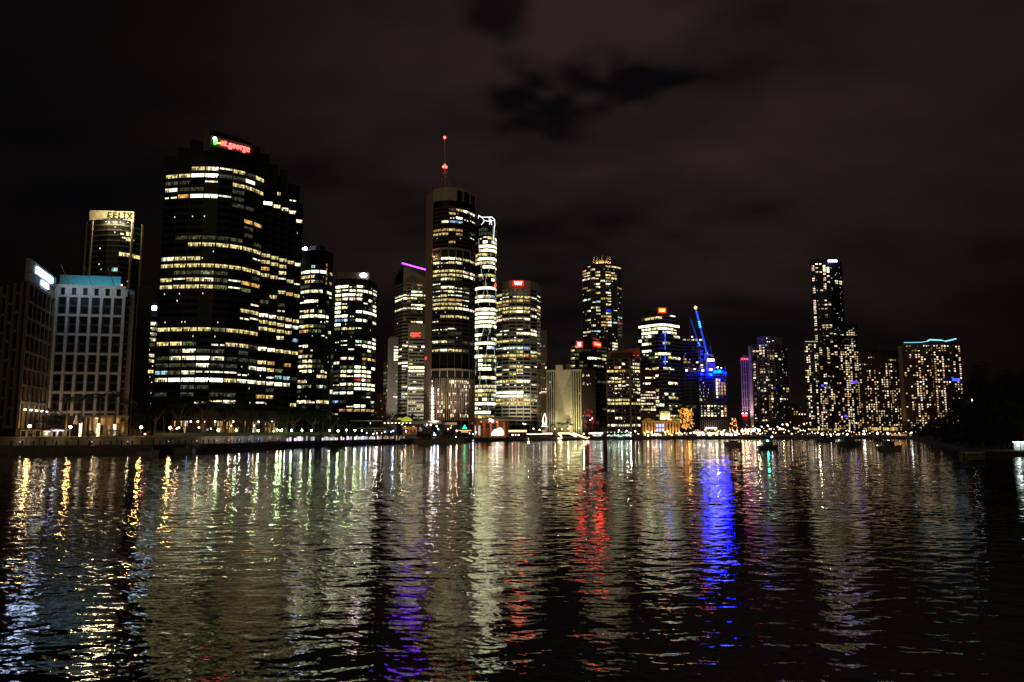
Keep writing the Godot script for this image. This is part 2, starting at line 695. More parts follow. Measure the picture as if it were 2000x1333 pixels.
func _ready() -> void:
	rng.seed = 4
	UB.size = Vector3.ONE
	GLOBE.radius = 0.5
	GLOBE.height = 1.0
	GLOBE.radial_segments = 12
	GLOBE.rings = 6
	var cam := Camera3D.new()
	cam.name = "camera"
	cam.fov = rad_to_deg(2.0 * atan(666.5 / F))
	cam.near = 0.5
	cam.far = 6000.0
	add_child(cam)
	cam.transform = Transform3D(Basis(Vector3.RIGHT, pitch), Vector3(0.0, CH, 0.0))
	cam.current = true
	var env := Environment.new()
	env.background_mode = Environment.BG_SKY
	var sky := Sky.new()
	var sm := PanoramaSkyMaterial.new()
	sm.panorama = ImageTexture.create_from_image(panorama())
	sky.sky_material = sm
	env.sky = sky
	env.background_energy_multiplier = 1.0
	env.tonemap_mode = Environment.TONE_MAPPER_LINEAR
	env.tonemap_exposure = 1.0
	env.sdfgi_enabled = true
	env.ssao_enabled = true
	env.ssil_enabled = true
	var we := WorldEnvironment.new()
	we.name = "world_environment"
	we.environment = env
	add_child(we)
	# the glow of the town behind the viewer, soft and weak
	var sun := DirectionalLight3D.new()
	sun.name = "city_glow"
	sun.light_energy = 0.065
	sun.light_color = Color(1.0, 0.86, 0.68)
	sun.light_angular_distance = 40.0
	sun.shadow_enabled = true
	add_child(sun)
	sun.transform = Transform3D(Basis.looking_at(Vector3(0.12, -0.5, -1.0).normalized(), Vector3.UP), Vector3(0, 300, 0))

	river()
	land()
	west_bank_hotel()
	west_towers()
	middle_towers()
	east_towers()
	waterfront_west()
	waterfront_middle()
	waterfront_east()
	headland_trees()
	boats()

# ------------------------------------------------------------------ west: hotel and the towers round it

func west_bank_hotel() -> void:
	var stone := rough_stone(0.46, 0.45, 0.42, 6.0)
	var dark := M(0.006, 0.007, 0.009, 0.2)
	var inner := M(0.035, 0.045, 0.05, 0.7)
	# front wing: a pale stone grid of six bays, two storeys to a bay
	var pl := plan([[112, 556, 300.0], [245.5, 560, 304.5]], 22.0)
	var t := thing("hotel", "pale stone hotel wing with a square window grid under a teal lit top storey", "hotel", Vector3(pl.o.x, 5.0, pl.o.y))
	var top := P(112, 556, 300.0).y
	var f := face(pl.segs[0])
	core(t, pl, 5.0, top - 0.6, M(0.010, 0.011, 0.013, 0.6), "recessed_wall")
	var w: float = f[3]
	var bas := Basis(f[1], Vector3.UP, f[2])
	var put := func(called: String, x: float, y: float, sx: float, sy: float, z: float, sz: float, m: Material) -> void:
		var o := part(t, called, UB, m)
		o.transform = Transform3D(bas * Basis.from_scale(Vector3(sx, sy, sz)), f[0] + f[1] * x + Vector3(0.0, y - 5.0, 0.0) + f[2] * z)
	var bay := w / 6.13
	var pier := bay * 0.245
	var y0 := P(105, 790, 300.0).y
	var head := P(110, 576, 300.0).y        # underside of the plain wall under the parapet
	var step := (head - y0) / 5.66
	for i in 7:
		put.call("pier", bay * 0.065 + i * bay, (y0 - 3.0 + head) / 2.0, pier, head - y0 + 6.0, 0.35, 0.9, stone)
	var lv := head
	for j in 7:
		put.call("beam", w / 2.0, lv - 0.45, w - 0.02, 0.9, 0.33, 0.86, stone)
		lv -= step
	# the top storey: wall with six square openings, pieced from strips
	put.call("parapet", w / 2.0, top - 0.65, w + 0.5, 1.3, 0.36, 0.96, stone)
	var sq := bay * 0.40
	var open_top := top - 1.3
	var open_bot := head
	for i in 6:
		put.call("window", bay * (0.565 + i), (open_top + open_bot) / 2.0, sq, open_top - open_bot, 0.02, 0.1, dark)
	for i in 7:
		var cx := bay * (0.065 + i)
		put.call("wall_panel", cx, (open_top + open_bot) / 2.0, bay - sq, open_top - open_bot, 0.345, 0.88, stone)
	# windows and balcony fronts in each bay
	for j in 6:
		var yt := head - 0.9 - j * step
		for i in 6:
			var cx := bay * (0.565 + i)
			for k in 2:
				var yy := yt - (step - 0.9) * (0.25 + 0.5 * k)
				put.call("window", cx, yy, bay * 0.50, (step - 0.9) * 0.36, 0.03, 0.1, dark)
				if j < 5:
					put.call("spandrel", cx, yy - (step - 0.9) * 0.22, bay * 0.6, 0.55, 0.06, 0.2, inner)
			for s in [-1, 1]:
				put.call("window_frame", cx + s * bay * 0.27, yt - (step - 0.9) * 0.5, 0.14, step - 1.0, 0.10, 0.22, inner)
	# the return at the east end with its balconies
	var pr := plan([[246.5, 566, 309.0], [263, 566, 309.5]], 18.0)
	var rf := face(pr.segs[0])
	var off := Vector3(pr.o.x - pl.o.x, 0.0, pr.o.y - pl.o.y)
	var rtop := P(255, 566, 309.0).y
	part(t, "return_wall", prism(pr.poly, 0.0, rtop - 5.0), M(0.04, 0.04, 0.04), off)
	var o := part(t, "pier", UB, stone)
	o.transform = Transform3D(Basis(rf[1] * 1.5, Vector3.UP * (rtop - 6.0), rf[2] * 1.2), off + rf[0] + rf[1] * (rf[3] - 0.8) + Vector3(0, (rtop - 6.0) / 2.0, 0))
	for j in 16:
		var ow := part(t, "balcony", UB, stone)
		ow.transform = Transform3D(Basis(rf[1] * 1.3, Vector3.UP * 0.9, rf[2] * 1.0), off + rf[0] + rf[1] * (rf[3] - 2.1) + Vector3(0, rtop - 9.5 - j * 3.05, 0))
	# teal lit penthouse storey
	var pp := plan([[117, 537, 309.0], [236, 541, 313.0]], 12.0)
	var po := Vector3(pp.o.x - pl.o.x, 0.0, pp.o.y - pl.o.y)
	var ph := P(117, 537, 309.0).y
	var pen := part(t, "penthouse", prism(pp.poly, top - 6.2, ph - 5.0), rough_stone(0.30, 0.32, 0.32, 5.0), po)
	pen.position.y = 0.0
	var pf := face(pp.segs[0])
	for i in 5:
		var pw := part(t, "window", UB, M(0.01, 0.03, 0.035, 0.5))
		pw.transform = Transform3D(Basis(pf[1] * 3.1, Vector3.UP * 2.1, pf[2] * 0.5), po + pf[0] + pf[1] * (pf[3] * (0.16 + 0.17 * i)) + Vector3(0, top - 5.0 + 0.75, 0))
	for i in 6:
		var at: Vector3 = f[0] + f[1] * (w * (0.1 + 0.16 * i)) + f[2] * -4.4 + Vector3(0, top - 5.0 + 0.15, 0)
		var la := part(t, "terrace_lamp", UB, E(0.1, 0.8, 1.0, 2.0))
		la.transform = Transform3D(Basis(f[1] * 1.2, Vector3.UP * 0.2, f[2] * 0.2), at)
		omni(t, at + Vector3(0, 0.5, 0) + f[2] * 0.4, Color(0.02, 0.62, 0.85), 13.0, 0.3)
	nest(t, pen, ["terrace_lamp"])
	# cool flood lamps on arms over the parapet, warm ones at the foot
	for i in 3:
		var at: Vector3 = f[0] + f[1] * (w * (0.17 + 0.33 * i)) + f[2] * 9.0 + Vector3(0, top - 5.0 + 6.0, 0)
		var root: Vector3 = f[0] + f[1] * (w * (0.17 + 0.33 * i)) + Vector3(0, top - 5.0 - 0.2, 0)
		rod(t, "lamp_arm", root, at, 0.12, M(0.05, 0.05, 0.05))
		box(t, "flood_lamp", at + Vector3(0, 0.1, 0), Vector3(0.6, 0.3, 0.4), M(0.05, 0.05, 0.05))
		spot(t, at - Vector3(0, 0.4, 0), f[0] + f[1] * (w * (0.17 + 0.33 * i)) + Vector3(0, top - 5.0 - 22.0, 0), Color(0.62, 0.86, 1.0), 42.0, 62.0)
	for i in 3:
		var at: Vector3 = f[0] + f[1] * (w * (0.17 + 0.33 * i)) + f[2] * 13.0 + Vector3(0, 1.0, 0)
		box(t, "flood_lamp", at - Vector3(0, 0.4, 0), Vector3(0.6, 0.3, 0.4), M(0.05, 0.05, 0.05))
		spot(t, at, f[0] + f[1] * (w * (0.17 + 0.33 * i)) + Vector3(0, 24.0, 0), Color(1.0, 0.76, 0.48), 36.0, 60.0)
	# entrance pavilion in front, lit warm
	var e := thing("hotel_entrance", "cream hotel entrance pavilion with square columns and warm lit doorways", "pavilion", G(205, 290.0, 5.2))
	box(e, "cornice", Vector3(0, 7.3, 0), Vector3(15.0, 0.9, 5.0), rough_stone(0.5, 0.42, 0.3, 4.0))
	box(e, "back_wall", Vector3(0, 3.4, -2.2), Vector3(14.6, 6.9, 0.5), rough_stone(0.5, 0.40, 0.27, 4.0))
	for i in 6:
		box(e, "column", Vector3(-6.6 + i * 2.64, 3.4, 2.0), Vector3(0.7, 6.9, 0.7), rough_stone(0.5, 0.42, 0.3, 4.0))
		if i < 5:
			box(e, "doorway", Vector3(-5.28 + i * 2.64, 2.4, -1.9), Vector3(1.3, 3.6, 0.12), E(1.0, 0.6, 0.22, 0.35) if i % 2 == 0 else M(0.03, 0.03, 0.03, 0.3))
	for i in 2:
		box(e, "ceiling_lamp", Vector3(-3.5 + i * 7.0, 6.7, 0.0), Vector3(0.5, 0.15, 0.5), E(1.0, 0.7, 0.35, 6.0))
		omni(e, Vector3(-3.5 + i * 7.0, 6.2, 0.0), Color(1.0, 0.62, 0.28), 3.0, 0.2)
	# side wing, turned towards the river, with the roof sign
	var qs := plan([[-70, 545, 300.0], [54, 530, 264.0], [107, 545, 299.0]], 10.0)
	var s := thing("hotel_wing", "tall narrow hotel wing carrying the bright blue-white rooftop name sign", "hotel", Vector3(qs.o.x, 5.0, qs.o.y))
	var g := face(qs.segs[1])
	var stop := P(55, 548, 264.0).y
	core(s, qs, 5.0, stop - 0.1, M(0.010, 0.009, 0.008, 0.6), "recessed_wall")
	var sput := func(called: String, fc: Array, x: float, y: float, sx: float, sy: float, z: float, sz: float, m: Material) -> void:
		var q := part(s, called, UB, m)
		q.transform = Transform3D(Basis(fc[1] * sx, Vector3.UP * sy, fc[2] * sz), fc[0] + fc[1] * x + Vector3(0.0, y - 5.0, 0.0) + fc[2] * z)
	var stone2 := rough_stone(0.17, 0.15, 0.125, 6.0)
	var gb: float = g[3] / 6.2
	for i in 7:
		sput.call("pier", g, gb * (0.1 + i), (8.0 + stop) / 2.0, gb * 0.2, stop - 8.0, 0.3, 0.8, stone2)
	var sstep := (stop - P(45, 785, 264.0).y) / 6.2
	for j in 8:
		sput.call("beam", g, g[3] / 2.0, stop - (0.0 if j == 0 else 1.2) - j * sstep * (0.86 if j > 0 else 1.0) + (0.0 if j > 0 else -0.6), g[3], 0.8, 0.28, 0.76, stone2)
		for i in 6:
			if j < 7:
				sput.call("window", g, gb * (0.6 + i), stop - 3.4 - j * sstep * 0.86, gb * 0.6, sstep * 0.6, 0.03, 0.1, dark)
	var g0 := face(qs.segs[0])
	for i in 10:
		sput.call("pier", g0, g0[3] * (0.05 + 0.1 * i), (8.0 + stop) / 2.0, 1.1, stop - 8.0, 0.3, 0.8, stone2)
		for j in 15:
			if i < 9 and (i + j) % 2 == 0 and i > 3:
				sput.call("balcony", g0, g0[3] * (0.1 + 0.1 * i), stop - 4.0 - j * 3.4, 2.2, 0.9, 0.2, 0.6, stone2)
	var sw := P(55, 500, 264.0).y - stop
	sput.call("attic_wall", g, g[3] * 0.52, stop + sw * 0.46, g[3] * 1.0, sw * 0.92, -0.4, 1.2, rough_stone(0.32, 0.31, 0.29, 6.0))
	box(s, "stair_tower", Vector3(g[0].x, 0, g[0].z) + g[1] * (g[3] + 1.6) + Vector3(0, (stop + 2.5 - 5.0) / 2.0, -2.0), Vector3(3.4, stop + 2.5 - 5.0, 3.4), rough_stone(0.32, 0.31, 0.29, 6.0))
	var letters := E(0.50, 0.64, 1.0, 6.0)
	var sy := stop - 5.0 + sw * 0.62
	var sb := Basis(g[1] * 1.28, Vector3.UP, g[2])
	var sign := box(s, "sign_rail", g[0] + g[1] * (g[3] * 0.5) + g[2] * 0.4 + Vector3(0, sy - 1.9, 0), Vector3(0.1, 0.1, 0.1), M(0.05, 0.05, 0.05))
	sign.transform = Transform3D(Basis(g[1] * g[3] * 0.9, Vector3.UP * 0.2, g[2] * 0.3), g[0] + g[1] * (g[3] * 0.5) + g[2] * 0.45 + Vector3(0, sy - 2.0, 0))
	lettering(s, "sign_letters", "STAMFORD", 2.5, letters, Transform3D(sb, g[0] + g[1] * (g[3] * 0.52) + g[2] * 0.7 + Vector3(0, sy, 0)), 0.4, true)
	lettering(s, "sign_letters", "PLAZA", 1.9, letters, Transform3D(sb, g[0] + g[1] * (g[3] * 0.55) + g[2] * 0.7 + Vector3(0, sy - 3.3, 0)), 0.4, true)
	for i in 2:
		omni(s, g[0] + g[1] * (g[3] * (0.3 + 0.4 * i)) + g[2] * 2.5 + Vector3(0, sy - 0.8, 0), Color(0.6, 0.72, 1.0), 2.0, 0.5)
	for i in 5:          # shell lamps along the foot of the wing
		var at: Vector3 = g[0] + g[1] * (g[3] * (0.08 + 0.2 * i)) + g[2] * 1.6 + Vector3(0, P(45, 800, 264.0).y - 5.0, 0)
		box(s, "wall_lamp", at, Vector3(1.1, 0.5, 0.5), E(1.0, 0.80, 0.5, 8.0), atan2(g[2].x, g[2].z))
		omni(s, at + Vector3(0, 0.7, 0) + g[2] * 0.3, Color(1.0, 0.78, 0.5), 3.0, 0.3)

func west_towers() -> void:
	var glass := M(0.012, 0.013, 0.016, 0.12)
	# the block with the cream illuminated head
	var pl := plan([[160, 600, 500.0], [170, 600, 497.0], [200, 600, 494.0], [225, 600, 495.0], [248, 600, 500.0], [268, 600, 508.0]], 25.0)
	var t := thing("apartment_tower", "slender apartment tower with a cream illuminated crown reading FELIX", "tower", Vector3(pl.o.x, 2.6, pl.o.y))
	var top := P(166, 433, 500.0).y
	core(t, pl, 2.6, top, glass)
	var wy := P(200, 446, 497.0).y
	bands(t, pl, wy, 3.6, 0.3, 30, M(0.05, 0.045, 0.035), 0.25)
	var bays := [0, 2, 2, 2, 2]
	var rows := []
	var spec := ["...s....", "...shy..", "....hys.", "........", ".s......", "....yyyy", "........", ".s......", ".s.c.....", "........", "s....s..", "s..yy...", "s.oo....", ".h.o..s.", "........", "hWbb.gs.", "....h...", "s...y..."]
	for r in 30:
		rows.append(spec[r] if r < spec.size() else "........")
	windows(t, pl, [0, 2, 2, 2, 2], wy, 3.6, 0.3, rows, 3)
	columns(t, pl, [1, 0, 0, 0, 1], 2.6, top, 1.4, 0.7, rough_stone(0.34, 0.30, 0.22, 6.0), "pier")
	var f := face([pl.segs[1][0], pl.segs[3][1]])
	var hh := P(200, 411, 497.0).y - top
	var wall := part(t, "crown_wall", UB, rough_stone(0.62, 0.55, 0.38, 8.0))
	var cx: Vector3 = f[0] + f[1] * (f[3] * 0.47) + Vector3(0, top - 2.6 + hh / 2.0, 0) + f[2] * -0.5
	wall.transform = Transform3D(Basis(f[1] * f[3] * 1.13, Vector3.UP * hh, f[2] * 1.6), cx)
	lettering(t, "sign_letters", "FELIX", hh * 0.62, M(0.03, 0.025, 0.02), Transform3D(Basis(f[1] * 1.05, Vector3.UP, f[2]), cx + f[1] * 5.0 + f[2] * 0.95), 0.2, true)
	for i in 4:
		var at: Vector3 = cx + f[1] * (-1.0 + i * 4.6) + f[2] * 7.0 + Vector3(0, -hh * 0.85, 0)
		rod(t, "lamp_arm", at - f[2] * 7.0, at, 0.15, M(0.05, 0.05, 0.05))
		box(t, "flood_lamp", at, Vector3(0.7, 0.3, 0.5), E(1.0, 0.9, 0.6, 3.0))
		omni(t, at + Vector3(0, 0.7, 0), Color(1.0, 0.86, 0.46), 150.0, 1.2)
	# dark slab between the hotel and the big tower
	pl = plan([[263, 700, 340.0], [289, 700, 343.0]], 25.0)
	t = thing("office_slab", "unlit brown slab block standing between the hotel and the black tower", "building", Vector3(pl.o.x, 5.0, pl.o.y))
	core(t, pl, 5.0, P(275, 562, 340.0).y, rough_stone(0.05, 0.042, 0.036, 6.0), "facade")
	bands(t, pl, P(275, 570, 340.0).y, 3.4, 0.4, 15, M(0.05, 0.04, 0.034), 0.15)
	columns(t, pl, [4], 5.0, P(275, 562, 340.0).y, 0.5, 0.3, M(0.05, 0.04, 0.034), "pier")
	# thin block with the small blue and white sign
	pl = plan([[288, 700, 470.0], [314, 700, 472.0]], 20.0)
	t = thing("slim_tower", "slim dark block with a blue and white sign box, tucked behind the black tower", "tower", Vector3(pl.o.x, 2.6, pl.o.y))
	top = P(300, 590, 470.0).y
	core(t, pl, 2.6, top, glass)
	wy = P(300, 622, 470.0).y
	bands(t, pl, wy, 3.35, 0.4, 18, M(0.04, 0.038, 0.035), 0.2)
	windows(t, pl, [2], wy, 3.35, 0.4, [".h", "ww", "ww", "ww", "ww", "d.", "s.", "w.", "w.", "s.", "y.", "s.", "s.", ".s", "s.", "..", "s.", "s."], 3)
	f = face(pl.segs[0])
	box(t, "sign_box", f[0] + f[1] * 2.3 + f[2] * 0.9 + Vector3(0, P(298, 602, 470.0).y - 2.6, 0), Vector3(2.6, 2.6, 0.8), E(0.55, 0.78, 1.0, 10.0))
	box(t, "sign_box", f[0] + f[1] * 5.6 + f[2] * 0.9 + Vector3(0, P(298, 601, 470.0).y - 2.6, 0), Vector3(2.4, 1.2, 0.8), E(0.25, 0.6, 1.0, 8.0))
	omni(t, f[0] + f[1] * 3.5 + f[2] * 3.0 + Vector3(0, P(298, 604, 470.0).y - 2.6, 0), Color(0.15, 0.4, 1.0), 5.0, 0.6)
	black_tower()
	# the round-cornered tower behind it
	pl = plan([[578, 740, 500.0], [600, 740, 494.0], [617, 740, 494.0], [632, 740, 497.0], [643, 740, 505.0]], 30.0)
	t = thing("office_tower", "dark round-cornered office tower with a single blue-white beacon lamp on its roof edge", "tower", Vector3(pl.o.x, 2.6, pl.o.y))
	top = P(610, 490, 496.0).y
	core(t, pl, 2.6, top, glass)
	wy = P(610, 521, 494.0).y
	bands(t, pl, wy, 3.32, 0.42, 29, M(0.022, 0.02, 0.02), 0.2)
	spec = ["..c.....", "wWWWWW.o", "yyy..s..", ".yydd..o", "dd......", "wwwww.ww", "s......h", "hWWw..d.", "...s....", "hyw.yd..", "wWWwWWW.", "d...hhh.", "wyyddd..", "oodgg..w", "..s..hh.", "........", "hw......", "o.h.....", "wyg....s", "dwwdd..s", "wwyddd..", "hwwsswh.", "....wyy.", "pp......", "wgg.gmg.", "d.......", "ss......", "wwyhwyyw", ".d..d..."]
	windows(t, pl, [2, 2, 2, 2], wy, 3.32, 0.42, spec, 4)
	columns(t, pl, [1, 1, 1, 1], 2.6, top, 0.7, 0.35, M(0.022, 0.02, 0.02))
	part(t, "roof_room", prism(grown(pl.poly, -5.0), top - 2.6, top + 2.0), M(0.03, 0.03, 0.03))
	box(t, "beacon_post", Vector3(-7.5, top - 2.6 + 1.8, 4.0), Vector3(0.3, 3.6, 0.3), M(0.05, 0.05, 0.05))
	var bl := part(t, "beacon_lamp", GLOBE, E(0.55, 0.6, 1.0, 30.0), Vector3(-6.4, P(597, 483, 494.0).y - 2.6, 4.5))
	bl.scale = Vector3.ONE * 2.3
	var bl2 := part(t, "beacon_lamp", GLOBE, E(1.0, 0.75, 0.55, 12.0), Vector3(-8.0, P(597, 483.5, 494.0).y - 2.6, 4.5))
	bl2.scale = Vector3.ONE * 1.3
	omni(t, Vector3(-6.4, P(597, 483, 494.0).y - 2.6, 7.0), Color(0.4, 0.45, 1.0), 4.0, 0.8)
	# warm strips down its rounded corner
	for i in 5:
		box(t, "corner_lamp", Vector3(face(pl.segs[3])[0].x, P(640, 520 + i * 9, 500.0).y - 2.6, face(pl.segs[3])[0].z + 0.6), Vector3(0.7, 1.8, 0.5), E(1.0, 0.55, 0.3, 0.3))
	# the squarer tower to its east
	pl = plan([[651, 700, 600.0], [664, 700, 597.0], [678, 700, 595.0], [692, 700, 595.0], [706, 700, 597.0], [716, 700, 602.0], [725, 700, 608.0], [733, 700, 618.0]], 30.0)
	t = thing("office_tower", "bright windowed office tower with a pink-white oval sign on a grey roof wall", "tower", Vector3(pl.o.x, 2.6, pl.o.y))
	top = P(690, 545, 597.0).y
	core(t, pl, 2.6, top, glass)
	wy = P(680, 560, 596.0).y
	bands(t, pl, wy, 3.4, 0.42, 31, M(0.022, 0.022, 0.022), 0.2)
	spec = ["WWhwssh", "whwwWww", "WWWw..d", "yppp.ws", "Wh..hsw", "Ww..sdw", "Ws.WWWW", "WWh..d.", "bbdWw.w", "Ws.....", "gyyh.s.", ".sd....", "..s...w", "hh.mgmw", ".h.hWwW", "s.h..wd", "....dd.", ".pw.oyo", "w...d..", ".gdWw.W", "dwwWWW.", "dwhWWw.", "ds.rwo.", "hwyWwww", "dddWwWW", "mww..d.", "....dh.", "bd....m", "..hWW.d", ".oooyoo", "h.....d"]
	windows(t, pl, [1, 1, 1, 1, 1, 1, 1], wy, 3.4, 0.42, spec, 5, 0.14)
	columns(t, pl, [1, 1, 1, 1, 1, 1, 1], 2.6, top, 1.0, 0.3, M(0.02, 0.02, 0.02))
	f = face([pl.segs[0][0], pl.segs[4][1]])
	var rw := part(t, "roof_wall", UB, rough_stone(0.22, 0.22, 0.21, 6.0))
	rw.transform = Transform3D(Basis(f[1] * 26.0, Vector3.UP * 6.5, f[2] * 3.0), f[0] + f[1] * 13.5 + Vector3(0, top - 2.6 + 3.2, 0) - f[2] * 3.0)
	var os := part(t, "sign", GLOBE, E(1.0, 0.72, 0.85, 14.0), f[0] + f[1] * 22.0 + Vector3(0, P(713, 535, 597.0).y - 2.6, 0) + f[2] * -0.6)
	os.scale = Vector3(5.6, 3.4, 1.2)
	omni(t, f[0] + f[1] * 21.0 + Vector3(0, P(713, 535, 597.0).y - 2.6, 0) + f[2] * 2.5, Color(1.0, 0.6, 0.6), 4.0, 0.6)
	# narrow pale stair block between the two
	pl = plan([[642, 740, 540.0], [650, 740, 541.0]], 12.0)
	t = thing("stair_block", "narrow pale concrete block squeezed between two dark towers", "building", Vector3(pl.o.x, 2.6, pl.o.y))
	core(t, pl, 2.6, P(646, 690, 540.0).y, rough_stone(0.30, 0.26, 0.2, 4.0), "facade")
	bands(t, pl, P(646, 697, 540.0).y, 3.6, 0.2, 10, rough_stone(0.26, 0.22, 0.17, 4.0), 0.2)
	windows(t, pl, [1], P(646, 697, 540.0).y, 3.6, 0.2, ["d", ".", "s", "d", ".", "s", ".", "p", ".", "."], 3)
	# low brick block
	pl = plan([[733, 800, 620.0], [752, 800, 622.0]], 16.0)
	t = thing("brick_building", "low red brick block in the gap beside the bright windowed tower", "building", Vector3(pl.o.x, 2.6, pl.o.y))
	core(t, pl, 2.6, P(742, 770, 620.0).y, rough_stone(0.16, 0.06, 0.035, 3.0), "facade")
	bands(t, pl, P(742, 776, 620.0).y, 3.2, 0.5, 7, rough_stone(0.2, 0.08, 0.05, 3.0), 0.2)
	columns(t, pl, [5], 2.6, P(742, 770, 620.0).y, 0.5, 0.3, rough_stone(0.18, 0.07, 0.04, 3.0), "pier")
	windows(t, pl, [5], P(742, 776, 620.0).y, 3.2, 0.5, [".....", "..s..", ".....", "...s.", "s....", ".d.s.", "....."], 2)

func black_tower() -> void:
	var glass := M(0.005, 0.005, 0.006, 0.15)
	var band := M(0.006, 0.006, 0.006, 0.6)
	var pl := plan([[301, 743, 404.0], [327, 743, 402.0], [352, 743, 401.0], [380, 743, 400.5], [408, 743, 401.5], [436, 743, 404.5], [462, 743, 409.0], [482, 743, 415.0], [499.5, 743, 422.0],
		[500, 743, 426.0], [518.5, 743, 428.0], [519, 743, 432.0], [535, 743, 434.0], [535.5, 743, 438.0], [551.5, 743, 440.0], [552, 743, 444.0], [566.5, 743, 446.0], [567, 743, 450.0], [580, 743, 452.0]], 32.0)
	var bays := [1, 1, 1, 1, 1, 1, 1, 1, 0, 1, 0, 1, 0, 1, 0, 1, 0, 1]
	var t := thing("office_tower", "big black curved office tower with stepped roof and the red and green bank sign", "tower", Vector3(pl.o.x, 2.6, pl.o.y))
	var wy := P(385, 329, 400.5).y
	var fh := (wy - P(380, 785, 400.5).y) / 33.0
	var top := wy + fh * 0.9
	core(t, pl, 2.6, top - fh * 2.0, glass)
	bands(t, pl, wy - fh * 3.0, fh, 0.48, 33, band, 0.18)
	var rows := ["..ywhydy.....", "yyWWddW..y.h.", "dd.h.yyy.....", "wdd..d..Wwww.", "hoWWhd......w", ".....dd......", "............s", "s.ss..oo.....", "......d......", "......d......", ".ddddd.d.....",
		"..yyyyyyyyyyw", "...s...hyyy..", "wyys....o.y..", "yyyyyyyyyyhyh", ".ddgd..d.....", "yhywdhoo..yoy", "yyyyghg..y...", "ss.s....d.d..", ".s.....h..h..", "......yywwyyy", "......hhyyyww", "sss.s...yyyy.",
		"yyyygyyy..w.b", "..s.s........", "yyg.hyydwwyyy", ".dwdd.d......", "dwwWwdddyo.o.", "dddwddswwyg..", "cdwhhhhsshccd", "wWWWWywwwwWw.", "..dd...s.d...", "d.d.dd..oy...", "...hhw.shs..y"]
	windows(t, pl, bays, wy, fh, 0.48, rows, 6, 0.08, 300)
	columns(t, pl, bays, 2.6, top - fh * 2.0, 0.55, 0.3, band)
	# the roof goes up in steps towards the middle of the curve
	var o := pl.o as Vector2
	var block := func(pxa: float, pxb: float, py: float, da: float, db: float, deep: float) -> void:
		var a := P(pxa, py, da)
		var b := P(pxb, py, db)
		var aw := Vector2(a.x + b.x, a.z + b.z).normalized() * deep
		var poly := PackedVector2Array([Vector2(a.x, a.z) - o, Vector2(b.x, b.z) - o, Vector2(b.x, b.z) + aw - o, Vector2(a.x, a.z) + aw - o])
		part(t, "roof_step", prism(poly, top - fh * 2.6 - 2.6, a.y - 2.6), band)
	block.call(320, 548, 303, 403.5, 437.0, 26.0)
	block.call(346, 545, 287, 404.0, 433.0, 24.0)
	block.call(372, 528, 272, 404.5, 428.0, 22.0)
	block.call(547, 562, 330, 444.0, 446.0, 18.0)
	block.call(562, 586, 358, 452.0, 456.0, 14.0)
	block.call(320, 590, 372, 404.0, 455.0, 14.0)
	# curved screen wall with the sign
	var scr := begin()
	var n := 10
	var pts := []
	for i in n + 1:
		var k := float(i) / n
		var p := P(lerpf(398, 508, k), lerpf(252, 289, pow(k, 1.5)), lerpf(401.5, 421.0, pow(k, 1.4)))
		pts.append(p - t.position)
	var low: float = pts[n].y - 9.0
	for i in n:
		var a: Vector3 = pts[i]
		var b: Vector3 = pts[i + 1]
		var nn := (b - a).cross(Vector3.UP).normalized()
		var back := -nn * 1.2
		quad(scr, a, b, Vector3(b.x, low, b.z), Vector3(a.x, low, a.z), nn)
		quad(scr, a + back, b + back, Vector3(b.x, low, b.z) + back, Vector3(a.x, low, a.z) + back, -nn)
		quad(scr, a, b, b + back, a + back, Vector3.UP)
	var ea: Vector3 = pts[0]
	quad(scr, ea, ea + Vector3(0.3, 0, -1.2), Vector3(ea.x + 0.3, low, ea.z - 1.2), Vector3(ea.x, low, ea.z), Vector3.LEFT)
	part(t, "screen_wall", scr.commit(), M(0.02, 0.018, 0.018, 0.5))
	var ca := P(450, 285, 405.5) - t.position
	var dirv := (P(480, 292, 412.0) - P(424, 278, 402.0))
	var u := Vector3(dirv.x, dirv.y, dirv.z).normalized()
	var nz := Vector3(u.x, 0, u.z).normalized().cross(Vector3.UP)
	var upv := nz.cross(u).normalized()
	ca += nz * 1.6
	lettering(t, "sign_letters", "st.george", 3.1, E(1.0, 0.06, 0.05, 7.0), Transform3D(Basis(u * 0.84, upv, nz), ca + u * 2.2), 0.5, true)
	lettering(t, "sign_letters", "st.george", 3.1, E(1.0, 0.42, 0.38, 1.1), Transform3D(Basis(u * 0.84, upv, nz), ca + u * 2.2 + nz * 0.45), 0.1)
	# the round emblem beside the words: green and white with a yellow tail
	var em := ca - u * 8.9 + upv * 0.4
	var leaf := part(t, "sign_emblem", GLOBE, E(0.16, 0.9, 0.16, 5.0), em)
	leaf.scale = Vector3(2.2, 3.8, 0.8)
	var lobe := part(t, "sign_emblem", GLOBE, E(0.75, 1.0, 0.72, 5.0), em - u * 0.5 + upv * 0.9 + nz * 0.3)
	lobe.scale = Vector3(1.9, 1.7, 0.7)
	var lobe2 := part(t, "sign_emblem", GLOBE, E(0.04, 0.7, 0.10, 4.0), em - upv * 1.7 + nz * 0.1)
	lobe2.scale = Vector3(1.9, 1.8, 0.7)
	var tail := part(t, "sign_emblem", GLOBE, E(1.0, 0.70, 0.03, 4.0), em + u * 1.9 - upv * 1.2 + nz * 0.2)
	tail.scale = Vector3(2.4, 0.8, 0.6)
	var board := part(t, "sign_board", UB, M(0.12, 0.11, 0.11, 0.7))
	board.transform = Transform3D(Basis(u * 23.0, upv * 5.6, nz * 0.2), ca + u * 0.3 - nz * 0.55)
	for i in 4:
		omni(t, ca + u * (-3.5 + 3.9 * i) + nz * 1.4, Color(1.0, 0.03, 0.02), 0.7, 0.4)
	omni(t, em + nz * 1.4 - upv * 0.8, Color(0.06, 1.0, 0.12), 1.2, 0.4)
	nest(t, board, ["sign_letters", "sign_emblem"])
